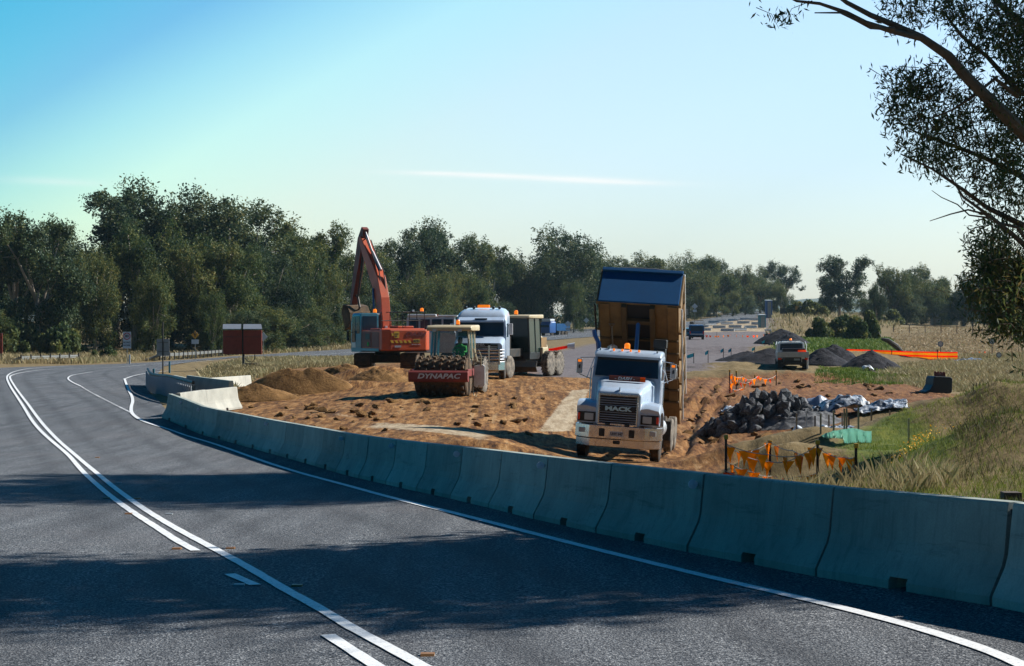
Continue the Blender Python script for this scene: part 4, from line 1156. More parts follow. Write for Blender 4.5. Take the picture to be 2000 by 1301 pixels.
def side_tree(x0, y0, label, zmax, sy, n, seed, nl=170):
    g = np.random.default_rng(seed)
    rt = root('gum_tree', (x0, y0, gz(x0, y0)), 0, label, 'tree', 'roadside eucalyptus beyond the right edge')
    t = MB(); t.tube([(0, 0, -.3), (.2, 0, 3), (0, .2, 7), (.2, 0, zmax * .8)], [.42, .34, .25, .1], 10)
    for i in range(8):
        a = g.uniform(0, 6.28); t.tube([(0, 0, 2 + i), (math.cos(a) * 1.5, math.sin(a) * sy, 4 + i), (math.cos(a) * 3, math.sin(a) * sy * 1.5, 6 + i)], [.12, .08, .03], 6)
    t.build('trunk', M['near_bark'], rt, smooth=True)
    C = []
    for i in range(n):
        y = y0 + np.clip(g.normal(), -1.75, 1.75) * sy; x = x0 + g.normal() * 2.6; z = g.uniform(1.5, zmax)
        lim_ = .2857 * y + .9
        if x < lim_: x = lim_ + g.uniform(0, 2)
        if x - 1.23 * z > 3.0: z = (x - 3.0) / 1.23 + g.uniform(0, 4)
        C.append(np.array([x, y, z]) + g.normal(size=(nl, 3)) * np.array([.6, .32, .5]))
    C = np.concatenate(C); C = C[C[:, 0] > .2857 * C[:, 1] + .2] - np.array(rt.location)
    V, Fq = leaf_quads(C, .28, .45, None, 1, .5, g)
    link('crown', np_mesh('crown', V, Fq, g.uniform(0, 1, len(C))), M['gum_near'], rt)
side_tree(11.4, 23.2, 'roadside gum whose crown stands just outside the photo and shades the near road', 15, 1.3, 210, 5, 150)

# ---------------------------------------------------------------- grass
def grass(name, poly, n, hgt, wid, mat, label=None, power=1.0, lean=.35, seed=0, keep=None, patch=.25):
    g = np.random.default_rng(seed)
    P = np.array(poly); lo, hi = P.min(0), P.max(0)
    C = np.empty((0, 2))
    while len(C) < n:
        y = lo[1] * (hi[1] / lo[1]) ** g.uniform(0, 1, n * 3) if power else g.uniform(lo[1], hi[1], n * 3)
        x = g.uniform(lo[0], hi[0], n * 3)
        ok = inside(poly, x, y); ok &= (fbm(x, y, .9, 3, seed + 50) + g.normal(size=len(x)) * .25) > -patch
        if keep is not None: ok &= keep(x, y)
        C = np.concatenate([C, np.column_stack([x, y])[ok]])
        if len(C) == 0: break
    C = C[:n]
    z = fan_z(C[:, 0], C[:, 1])
    k = np.clip(C[:, 1] / 40, .6, 6)
    hh = hgt * g.uniform(.5, 1.3, n) * (1 + .35 * fbm(C[:, 0], C[:, 1], .5, 2, seed + 3)); ww = wid * k * g.uniform(.6, 1.4, n)
    a = g.uniform(0, np.pi, n); dx, dy = np.cos(a), np.sin(a)
    lx, ly = g.normal(size=n) * lean * hh, g.normal(size=n) * lean * hh
    B = np.column_stack([C, z - .03])
    w3 = np.column_stack([dx * ww, dy * ww, np.zeros(n)])
    V = np.stack([B - w3, B + w3, B + np.column_stack([lx * .45, ly * .45, hh * .6]) + w3 * .7, B + np.column_stack([lx, ly, hh])], 1).reshape(-1, 3)
    me = np_mesh(name, V, np.arange(n * 4).reshape(n, 4), np.clip(g.uniform(0, 1, n) * .6 + .4 * (fbm(C[:, 0], C[:, 1], .4, 2, seed) + .5), 0, 1))
    return tag(link(name, me, mat), label, kind='stuff', cat='grass' if label else None)
off_dirt = lambda x, y: (~inside(DIRT, x, y)) & (~inside(ROADP, x, y)) & (~inside(GREY, x, y))
A1 = [hit(392,742), hit(388,730), hit(420,716), hit(500,702), hit(700,700), hit(700,712), hit(560,724), hit(480,755), hit(450,775)]
grass('grass', A1, 30000, .36, .012, M['dry_grass'], 'tall dry straw coloured grass on the verge below the message board', seed=1, keep=off_dirt)
A2 = [hit(-60,712), hit(-60,690), hit(330,688), hit(700,668), hit(700,682), hit(450,694), hit(300,705), hit(150,711)]
grass('grass', A2, 26000, .6, .012, M['dry_grass'], 'dry grass along the foot of the left trees', seed=2, keep=off_dirt)
A3 = [hit(1040,664), hit(1040,652), hit(1150,640), hit(1300,632), hit(1300,640), hit(1150,655)]
A4 = [hit(1500,660), hit(1440,612), hit(1560,598), hit(1740,600), hit(1760,640), hit(1570,655)]
grass('grass', A4, 16000, .8, .016, M['dry_grass'], 'dry grass over the rise beyond the end of the works', seed=4, keep=off_dirt)
A5 = [hit(1750,690), hit(1740,642), hit(2060,636), hit(2060,700)]
grass('grass', A5, 16000, .18, .02, M['dry_grass'], 'short dry grass of the open paddock at right', seed=5)
A6 = [hit(1700,750), hit(1760,712), hit(1880,696), hit(2060,690), hit(2060,790), hit(1920,768), hit(1800,762)]
grass('grass', A6, 36000, .30, .009, M['dry_grass'], 'tall dry grass behind the black bucket', seed=6, keep=off_dirt)
grass('grass', GREEN, 16000, .4, .014, M['green_grass'], 'bright yellow green grass beyond the gravel heaps', seed=7)
A7 = [(3.7,22), (4.2,27), (5.2,31), (6.2,36), (7.8,44), (12,50), (16,56), (16,36), (9,24), (6.6,18.4), (5.2,17)]
grass('grass', A7, 75000, .12, .0036, M['green_grass'], 'green weeds and grass on the bank behind the near barrier', seed=8, patch=.1, lean=.25)
A8 = [(5.3,20), (7.2,29), (9.0,37), (12.4,49), (16,52), (16,34), (8,20)]
grass('grass', A8, 30000, .17, .0045, M['bank_grass'], 'dry seeding grass on the spoil banks at the right edge', seed=9, patch=-.05, lean=.22)
A9 = [(3.6,25), (4.1,34.5), (7.0,33.5), (6.6,26)]
grass('grass', A9, 1500, .4, .003, M['dry_grass'], 'long dry stalks around the orange bunting', seed=10, patch=-.1)
A10 = [hit(1590,748), hit(1600,722), hit(1760,716), hit(1790,735), hit(1760,756)]
grass('grass', A10, 12000, .16, .010, M['green_grass'], 'short patchy grass in front of the gravel heaps', seed=11, patch=.0)
# yellow flowers by the bunting
g = np.random.default_rng(3)
px_ = hit(1785, 928); n = 230
C = np.column_stack([px_[0] + g.normal(size=n) * .22, px_[1] + g.normal(size=n) * .6]); z = fan_z(C[:, 0], C[:, 1]) + g.uniform(.12, .3, n)
V, Fq = leaf_quads(np.column_stack([C, z]), .035, .9, np.tile([0, -.4, 1.0], (n, 1)), .4, 0, g)
tag(link('wild_flowers', np_mesh('wild_flowers', V, Fq, g.uniform(0, 1, n)), M['flower']), 'small yellow flowers in the green grass right of the bunting', 'flowers', kind='stuff')

# ---------------------------------------------------------------- haze
def haze():
    mb = MB(); mb.box(-5000, 5000, -60, 5200, -60, 140)
    o = mb.build('haze', None)
    m = bpy.data.materials.new('air'); m.use_nodes = True; nt = m.node_tree; nt.nodes.clear()
    out = nt.nodes.new('ShaderNodeOutputMaterial'); v = nt.nodes.new('ShaderNodeVolumePrincipled')
    v.inputs['Color'].default_value = (.60, .85, 1.0, 1); v.inputs['Density'].default_value = .00007; v.inputs['Anisotropy'].default_value = .2
    nt.links.new(v.outputs[0], out.inputs['Volume'])
    o.data.materials.append(m); tag(o, kind='stuff')
if HAZE: haze()
# ---------------------------------------------------------------- vehicles.  Local axes: x to the image right, y away from the viewer, z up
def wheel(parent, x, y, r, w, mt='rubber', mr='rim', dish=.12, lugs=False, name='wheel', n=28, side=1):
    """rim with its tyre; side=+1 shows the outer face towards +x"""
    rim = MB()
    s = side
    rim.lathe_x([(s*w*.42, 0), (s*w*.42, r*.16), (s*(w*.5-dish), r*.20), (s*(w*.5-dish), r*.42), (s*w*.44, r*.52), (s*w*.46, r*.57), (-s*w*.46, r*.57), (-s*w*.46, 0)], 0, 0, 0, n)
    for k in range(8):
        a = k * math.pi / 4; rim.lathe_x([(s*(w*.5-dish), 0), (s*(w*.5-dish+.05), .022), (s*(w*.5-dish+.05), 0)], 0, math.cos(a)*r*.3, math.sin(a)*r*.3, 6)
    ro = rim.build(name, M[mr], parent, smooth=True, loc=(x, y, r))
    t = MB()
    prof = [(-w*.47, r*.56), (-w*.5, r*.75), (-w*.46, r*.94), (-w*.38, r)]
    for gx in (-.2, 0, .2): prof += [(w*(gx-.03), r), (w*(gx-.025), r*.965), (w*(gx+.025), r*.965), (w*(gx+.03), r)]
    prof += [(w*.38, r), (w*.46, r*.94), (w*.5, r*.75), (w*.47, r*.56)]
    t.lathe_x(prof, 0, 0, 0, n)
    if lugs:
        for k in range(22):
            a = k * 2 * math.pi / 22
            m = Matrix.Rotation(a, 4, 'X')
            t.box(-w*.5, 0, -.03, .05, r*.96, r*1.05, m @ Matrix.Rotation(.3, 4, 'Z')); m2 = Matrix.Rotation(a + math.pi/22, 4, 'X')
            t.box(0, w*.5, -.03, .05, r*.96, r*1.05, m2 @ Matrix.Rotation(-.3, 4, 'Z'))
    t.build('tyre', M[mt], ro, smooth=True)
    return ro
def part(name, mat, parent, fn, bevel=0, smooth=False, loc=None, label=None):
    mb = MB(); fn(mb); o = mb.build(name, M[mat] if isinstance(mat, str) else mat, parent, bevel, smooth, loc)
    if label: o['label'] = label
    return o
def boxpart(name, mat, parent, b, bevel=.02, m=None, label=None):
    return part(name, mat, parent, lambda q: q.box(*b, m), bevel, label=label)
def beacon(parent, x, y, z, r=.07, h_=.16, name='beacon'):
    o = part(name, 'amber', parent, lambda q: q.lathe_z([(0, z+.03), (r, z+.03), (r*.95, z+h_*.8), (r*.5, z+h_), (0, z+h_)], x, y, 14), smooth=True)
    part('beacon_base', 'black', o, lambda q: q.lathe_z([(0, z), (r*1.1, z), (r*1.1, z+.03), (0, z+.03)], x, y, 14))
    return o
def ring(y, w, z0, z1, r=.12, xo=0, n=3, zt=0):
    """rounded rectangle section in the x-z plane"""
    pts = []
    for cx, cz, a0 in ((w/2-r, z1-r, 0), (-w/2+r, z1-r, 90), (-w/2+r*.4, z0+r*.4, 180), (w/2-r*.4, z0+r*.4, 270)):
        rr = r if a0 < 180 else r*.4
        for k in range(n + 1):
            a = R(a0 + 90*k/n); pts.append((xo + cx + math.cos(a)*rr, y, cz + math.sin(a)*rr))
    return pts

# ---- the tipper truck with its body raised
def tipper():
    x, y, z = wp(1201, 892, 51.3)
    z = gz(x, y) - .02
    rt = root('tipper_truck', (x, y, z + .03), R(-9.5), 'pale blue bonneted tipper truck facing the camera with its ochre body raised high', 'truck')
    rt.rotation_euler = (0, R(3.4), R(-9.5))
    # chassis
    part('chassis', 'steel', rt, lambda q: (q.box(-.5, -.38, .5, 7.4, .72, .98), q.box(.38, .5, .5, 7.4, .72, .98), q.box(-.5, .5, 1.0, 1.3, .6, .8), q.box(-1.0, 1.0, .85, 1.02, .42, .56), q.box(-.38, .38, 6.9, 7.3, .72, .95), q.box(-.95, .95, 5.2, 5.35, .45, .6), q.box(-.95, .95, 6.5, 6.65, .45, .6)), .01)
    # bumper: flat centre, swept corners, lower apron
    def bump_(q):
        prof = [(-1.25, .42), (-.80, 0), (.80, 0), (1.25, .42), (1.25, .85), (1.18, .85), (1.18, .5), (.78, .12), (-.78, .12), (-1.18, .5), (-1.18, .85), (-1.25, .85)]
        q.prism(prof, .64, 1.02, 'z')
        lo = [(-1.22, .46), (-.78, .06), (.78, .06), (1.22, .46), (1.22, .8), (1.16, .8), (1.16, .55), (.76, .16), (-.76, .16), (-1.16, .55), (-1.16, .8), (-1.22, .8)]
        q.prism(lo, .40, .632, 'z')
    bp = part('bumper', 'chrome', rt, bump_, .015)
    for sx in (-1, 1):
        part('fog_lamp', 'lens', bp, lambda q: q.box(sx*.985-.13, sx*.985+.13, .12, .2, .78, .92, ), .01, loc=(0, .02, 0)).location = (0, .0, 0)
        part('tow_opening', 'black', bp, lambda q: q.box(sx*.43-.09, sx*.43+.09, -.015, .05, .70, .94), .03)
        part('over_rider', 'black', rt, lambda q: q.box(sx*.28-.07, sx*.28+.07, -.02, .12, 1.02, 1.10), .02)
    boxpart('tow_pin', 'black', bp, (-.1, .1, .03, .1, .50, .60))
    np_ = boxpart('number_plate', 'sign_white', bp, (-.19, .19, -.022, -.004, .72, .86), .005)
    text_mesh('plate_text', 'UHY 947', .11, M['black_ink'], np_, (0, -.026, .79), sx=.85, ext=.002, bold=.003)
    # wing fronts with lamps
    for sx in (-1, 1):
        hl = part('headlight', 'black', rt, lambda q: q.box(sx*.90-.27, sx*.90+.27, .14, .30, 1.10, 1.38), .02)
        part('lamp_lens', 'lens', hl, lambda q: q.box(sx*.84-.13, sx*.84+.13, .12, .2, 1.14, 1.34), .015)
        part('indicator', 'red_lens', hl, lambda q: q.box(sx*1.135-.035, sx*1.135+.035, .125, .3, 1.14, 1.34), .015)
    # mudguards: arched over the front wheels
    def guard(q, sx):
        xs = (sx*.62, sx*1.2) if sx > 0 else (-1.2, -.62)
        rings = []
        for a, yy, zz in ((0,.16,1.40),(0,.14,1.48),(0,.28,1.60),(0,.60,1.66),(0,1.15,1.64),(0,1.48,1.50),(0,1.60,1.20)):
            w0 = xs[0]; w1 = xs[1]
            sl = .07
            rings.append([(w0, yy, zz - .05), (w0, yy, zz + .05), (w0*.6+w1*.4, yy, zz + .08), (w1 - sx*.0 - (.04 if sx > 0 else 0), yy, zz + .02), (w1, yy + .02, zz - .10), (w1, yy + .02, zz - .22)])
        q.loft(rings)
    for sx in (-1, 1):
        part('mudguard', 'blue_white', rt, lambda q: guard(q, sx), smooth=True)
    # bonnet: sections from the grille back to the windscreen
    def hood(q):
        R_ = []
        for yy, w, z1, r in ((.08, 1.22, 1.96, .07), (.14, 1.30, 2.02, .12), (.7, 1.36, 2.13, .16), (1.35, 1.56, 2.25, .2), (1.95, 1.82, 2.36, .22)):
            R_.append(ring(yy, w, 1.04, z1, r))
        q.loft(R_)
        for s in (-1, 1):     # front panels that carry the lamps
            q.box(s*.62 if s > 0 else -1.19, 1.19 if s > 0 else -.62, .16, .5, 1.06, 1.45)
            q.box(s*.66 if s > 0 else -.86, .86 if s > 0 else -.66, 1.5, 2.0, 1.25, 2.18)
    part('bonnet', 'blue_white', rt, hood, .025, smooth=True)
    # grille
    gr = part('grille', 'chrome', rt, lambda q: (q.box(-.57, .57, .02, .10, 1.88, 1.95), q.box(-.57, .57, .02, .10, 1.04, 1.09), q.box(-.57, -.53, .02, .10, 1.09, 1.88), q.box(.53, .57, .02, .10, 1.09, 1.88)), .008)
    boxpart('grille_backing', 'black', gr, (-.53, .53, .06, .075, 1.09, 1.88), 0)
    for k in range(11):
        zz = 1.13 + k * .067
        part('slat', 'blue_white', gr, lambda q: q.prism([(.035, zz), (.03, zz+.008), (.05, zz+.017), (.06, zz+.009)], -.53, .53, 'x'))
    boxpart('badge_panel', 'black', gr, (-.5, .5, .012, .035, 1.44, 1.58), .005)
    text_mesh('lettering', 'MACK', .165, M['blue_chrome'], gr, (0, .004, 1.512), sx=1.62, bold=.008, ext=.01)
    part('bonnet_mascot', 'chrome', rt, lambda q: q.loft([[(sx_, yy, zz) for sx_, zz in ((-.02, z0), (.02, z0), (.015, z1), (-.015, z1))] for yy, z0, z1 in ((.14, 2.02, 2.07), (.2, 2.02, 2.13), (.3, 2.05, 2.10), (.34, 2.06, 2.09))]), .005)
    # advertising strip across the foot of the windscreen
    st = part('bug_deflector', 'red_ink', rt, lambda q: q.box(-.46, .62, 1.32, 1.35, 2.27, 2.42, Matrix.Rotation(0, 4, 'X')), .01)
    st.data.materials.clear(); st.data.materials.append(M['dark_orange'])
    text_mesh('deflector_text', '- DASH -', .12, M['lettering'], st, (.0, 1.30, 2.345), sx=1.3, ext=.004, shear=.3, bold=.003)
    boxpart('orange_patch', 'flag_orange', st, (.46, .60, 1.302, 1.318, 2.28, 2.41), .003)
    # cab
    cw = 2.06
    def cab(q):
        # side profile with windscreen raked back; hollow look kept with dark glass set proud
        q.loft([ring(1.86, cw-.02, 1.15, 2.34, .05), ring(2.0, cw-.02, 1.15, 2.60, .08), ring(2.15, cw-.04, 1.15, 2.98, .12), ring(2.3, cw-.06, 1.15, 3.08, .14), ring(3.3, cw-.06, 1.15, 3.10, .14), ring(3.42, cw-.1, 1.2, 3.02, .14)])
    part('cab', 'blue_white', rt, cab, smooth=True)
    part('roof_visor', 'blue_white', rt, lambda q: q.loft([ring(1.98, 1.96, 2.93, 3.0, .03), ring(2.1, 2.0, 2.94, 3.12, .07), ring(2.5, 2.0, 2.98, 3.17, .09), ring(3.3, 1.96, 3.0, 3.17, .09)]), smooth=True)
    part('windscreen', 'glass', rt, lambda q: q.loft([[(-.94, 1.83, 2.38), (.94, 1.83, 2.38), (.94, 1.87, 2.38), (-.94, 1.87, 2.38)], [(-.91, 2.07, 2.93), (.91, 2.07, 2.93), (.91, 2.12, 2.93), (-.91, 2.12, 2.93)]]), .01)
    part('sun_strip', 'black', rt, lambda q: q.box(-.9, .9, 2.035, 2.05, 2.80, 2.90))
    for xx in (-.3, .42):
        part('wiper', 'black', rt, lambda q: q.tube([(xx, 1.81, 2.37), (xx + .30, 1.86, 2.52)], .012, 5))
    for sx in (-1, 1):
        xs = sx * (cw/2 - .022)
        part('side_window', 'glass', rt, lambda q: q.prism([(2.28, 2.32), (3.0, 2.32), (3.0, 2.86), (2.5, 2.86)], xs, xs + sx*.014, 'x'), .004)
        dr = part('door', 'blue_white', rt, lambda q: q.prism([(2.2, 1.3), (3.08, 1.3), (3.08, 2.28), (2.2, 2.28)], xs, xs + sx*.012, 'x'), .004)
        part('handle', 'chrome', dr, lambda q: q.box(min(xs + sx*.012, xs + sx*.04), max(xs + sx*.012, xs + sx*.04), 2.85, 3.0, 2.05, 2.09))
        part('grab_rail', 'chrome', rt, lambda q: q.tube([(sx*1.06, 2.15, 1.5), (sx*1.10, 2.15, 1.6), (sx*1.10, 2.2, 2.55), (sx*1.02, 2.25, 2.65)], .02, 6), smooth=True)
        mx = 1.44 if sx < 0 else 1.36
        mr = part('mirror', 'alu', rt, lambda q: q.box(sx*mx-.085, sx*mx+.085, 2.02, 2.10, 2.40, 2.84), .02)
        part('mirror_lamp', 'amber', mr, lambda q: q.box(sx*mx-.05, sx*mx+.05, 2.0, 2.02, 2.74, 2.81), .008)
        part('mirror_decal', 'black_ink', mr, lambda q: q.prism([(sx*mx-.02, 2.54), (sx*mx+.03, 2.56), (sx*mx+.03, 2.68), (sx*mx+.0, 2.66), (sx*mx-.03, 2.62)], 2.014, 2.019, 'y'))
        part('mirror_arm', 'chrome', rt, lambda q: (q.tube([(sx*1.0, 2.2, 2.90), (sx*mx, 2.08, 2.87)], .014, 5), q.tube([(sx*1.0, 2.2, 2.22), (sx*mx, 2.08, 2.38)], .014, 5), q.tube([(sx*1.02, 2.2, 2.9), (sx*1.22, 2.12, 2.25)], .011, 5)))
    for xx in (-.85, -.45, -.2, .05, .3, .85):
        part('marker_lamp', 'amber' if abs(xx) < .8 else 'lens', rt, lambda q: q.lathe_z([(0, 3.12), (.035, 3.12), (.03, 3.19), (0, 3.2)], xx, 2.16, 8), smooth=True)
    beacon(rt, -.12, 2.75, 3.17, .09, .2)
    part('horn', 'chrome', rt, lambda q: q.tube([(-.62, 2.3, 3.22), (-.62, 2.9, 3.22)], [.05, .015], 8))
    # exhaust and air cleaner behind the cab
    part('exhaust_stack', 'ram_blue', rt, lambda q: q.tube([(-1.05, 3.55, 1.3), (-1.05, 3.55, 2.9), (-1.08, 3.55, 3.3), (-1.22, 3.55, 3.55), (-1.25, 3.55, 3.7)], .07, 10), smooth=True)
    part('air_cleaner', 'black', rt, lambda q: (q.box(.62, .98, 3.5, 3.9, 1.4, 3.25), q.box(.60, 1.0, 3.45, 3.95, 3.25, 3.52)), .03)
    # fuel tank and steps on the sunny side
    for sx in (-1, 1):
        part('fuel_tank', 'alu', rt, lambda q: q.lathe_y([(0, 2.3), (.30, 2.3), (.30, 3.5), (0, 3.5)], sx*.86, .85, 20), smooth=True)
        part('step', 'steel', rt, lambda q: (q.box(min(sx*.95, sx*1.16), max(sx*.95, sx*1.16), 1.75, 2.2, .55, .6), q.box(min(sx*.95, sx*1.16), max(sx*.95, sx*1.16), 1.75, 2.2, .9, .95)), .01)
    # wheels
    for sx in (-1, 1):
        wheel(rt, sx*1.06, .98, .52, .30, side=sx)
        for yy in (5.25, 6.6):
            wheel(rt, sx*1.09, yy, .52, .27, mt='dusty_rubber', side=sx); wheel(rt, sx*.78, yy, .52, .27, side=sx)
    [part('mud_flap', 'black', rt, lambda q: q.box(a_, a_ + .55, 4.45, 4.48, .4, 1.0)) for a_ in (-1.2, .65)]
    # raised body: hinge at the rear, tilted up
    hy, hz, th, L, Hh, W = 7.3, 1.05, R(46), 4.75, 1.62, 2.50
    Mb = Matrix.Translation((0, hy, hz)) @ Matrix.Rotation(-th, 4, 'X')
    # body axes: -y forward along the floor, +z up from the floor
    def bp_(name, mat, fn, bevel=.015, parent=rt, label=None): 
        mb = MB(); fn(mb); mb.v = [tuple(Mb @ Vector(v)) for v in mb.v]; o = mb.build(name, M[mat], parent, bevel)
        if label: o['label'] = label
        return o
    body = bp_('tipper_body', 'ochre', lambda q: (q.box(-W/2, W/2, -L, .6, .16, .22), q.box(-W/2, -W/2+.07, -L, .6, .22, Hh), q.box(W/2-.07, W/2, -L, .6, .22, Hh), q.box(-W/2, W/2, .55, .62, .22, Hh)), label='ochre brown tipping body seen from beneath')
    bp_('headboard', 'blue', lambda q: (q.box(-W/2, W/2, -L-.06, -L-.002, .16, Hh), q.box(-W/2-.02, W/2+.02, -L-.14, -L-.062, Hh-.14, Hh)), parent=body)  # headboard blue is sky reflection put into the base colour
    bp_('rolled_tarp', 'hat', lambda q: q.tube([(-W/2, -L+.05, Hh+.05), (-.4, -L+.05, Hh+.12), (.4, -L+.05, Hh+.12), (W/2, -L+.05, Hh+.06)], [.05, .09, .09, .05], 8), 0, parent=body)
    bp_('subframe_rail', 'dark_ochre', lambda q: (q.box(-.52, -.36, -L+.02, .3, -.02, .16), q.box(.36, .52, -L+.02, .3, -.02, .16), q.box(-.36, .36, -L+.6, -L+.75, .0, .14)), parent=body)
    bp_('recess', 'black', lambda q: q.box(-.35, .35, -L+.05, -1.6, .145, .156), 0, parent=body)
    bp_('cross_member', 'dark_ochre', lambda q: [q.box(-W/2+.02, W/2-.02, -L + .35 + k*.55, -L + .42 + k*.55, .06, .158) for k in range(2, 8)], parent=body)
    bp_('side_panel', 'ochre', lambda q: (q.box(-W/2+.05, -.9, -L+.03, -.4, .10, .157), q.box(.9, W/2-.05, -L+.03, -.4, .10, .157)), parent=body)
    for sx in (-1, 1):
        bp_('side_post', 'ochre', lambda q: [q.box(min(sx*W/2, sx*(W/2+.07)), max(sx*W/2, sx*(W/2+.07)), -L + k, -L + k + .1, .16, Hh) for k in (0.0, 1.15, 2.3, 3.4, 4.6)], parent=body)
        bp_('top_rail', 'white' if sx > 0 else 'ochre', lambda q: q.box(min(sx*W/2, sx*(W/2+.08)), max(sx*W/2, sx*(W/2+.08)), -L, .6, Hh-.1, Hh+.004), parent=body)
        bp_('side_edge_pole', 'white' if sx > 0 else 'steel', lambda q: q.tube([(sx*(W/2+.10), -L+.1, .12), (sx*(W/2+.10), .3, .12)], .03, 6), 0, parent=body)
        bp_('light_box', 'alu', lambda q: (q.box(sx*.86-.33, sx*.86+.33, -2.15, -1.75, -.10, .09)), parent=body)
        bp_('louvre', 'steel', lambda q: [q.box(sx*.86-.27, sx*.86+.27, -2.10 + k*.09, -2.06 + k*.09, -.115, -.098) for k in range(4)], 0, parent=body)
    # hoist ram from the chassis to the body
    top = Mb @ Vector((0, -L+.7, .05))
    part('hoist_ram', 'ram_blue', rt, lambda q: (q.tube([(0, 4.0, .9), tuple(Vector((0, 4.0, .9)).lerp(top, .62))], .11, 12), q.tube([tuple(Vector((0, 4.0, .9)).lerp(top, .62)), tuple(top)], .065, 12)), smooth=True)
    # the shovel that hangs under the body
    ms = rt.matrix_basis.copy()
    sh = root('shovel', tuple(Matrix.LocRotScale(rt.location, rt.rotation_euler, None) @ (Mb @ Vector((-.84, -L+1.55, .03)))), 0, 'long handled shovel with D grip hanging blade down on the raised body of the tipper', 'shovel')
    sh.rotation_euler = (rt.rotation_euler.to_matrix().to_4x4() @ Matrix.Rotation(-th + R(90), 4, 'X')).to_euler()
    sh.location.y -= .16
    # local: z up along the handle
    part('blade', 'sign_white', sh, lambda q: q.prism([(-.15, -.62), (-.13, -.22), (-.03, -.16), (.03, -.16), (.14, -.22), (.16, -.60), (0, -.66)], -.01, .01, 'y'), .004)
    part('handle', 'wood', sh, lambda q: q.tube([(0, 0, -.2), (0, 0, .62)], .022, 6))
    part('grip', 'wood', sh, lambda q: q.tube([(0, 0, .6), (-.09, 0, .74), (.09, 0, .74), (0, 0, .6)], .016, 5))
tipper()

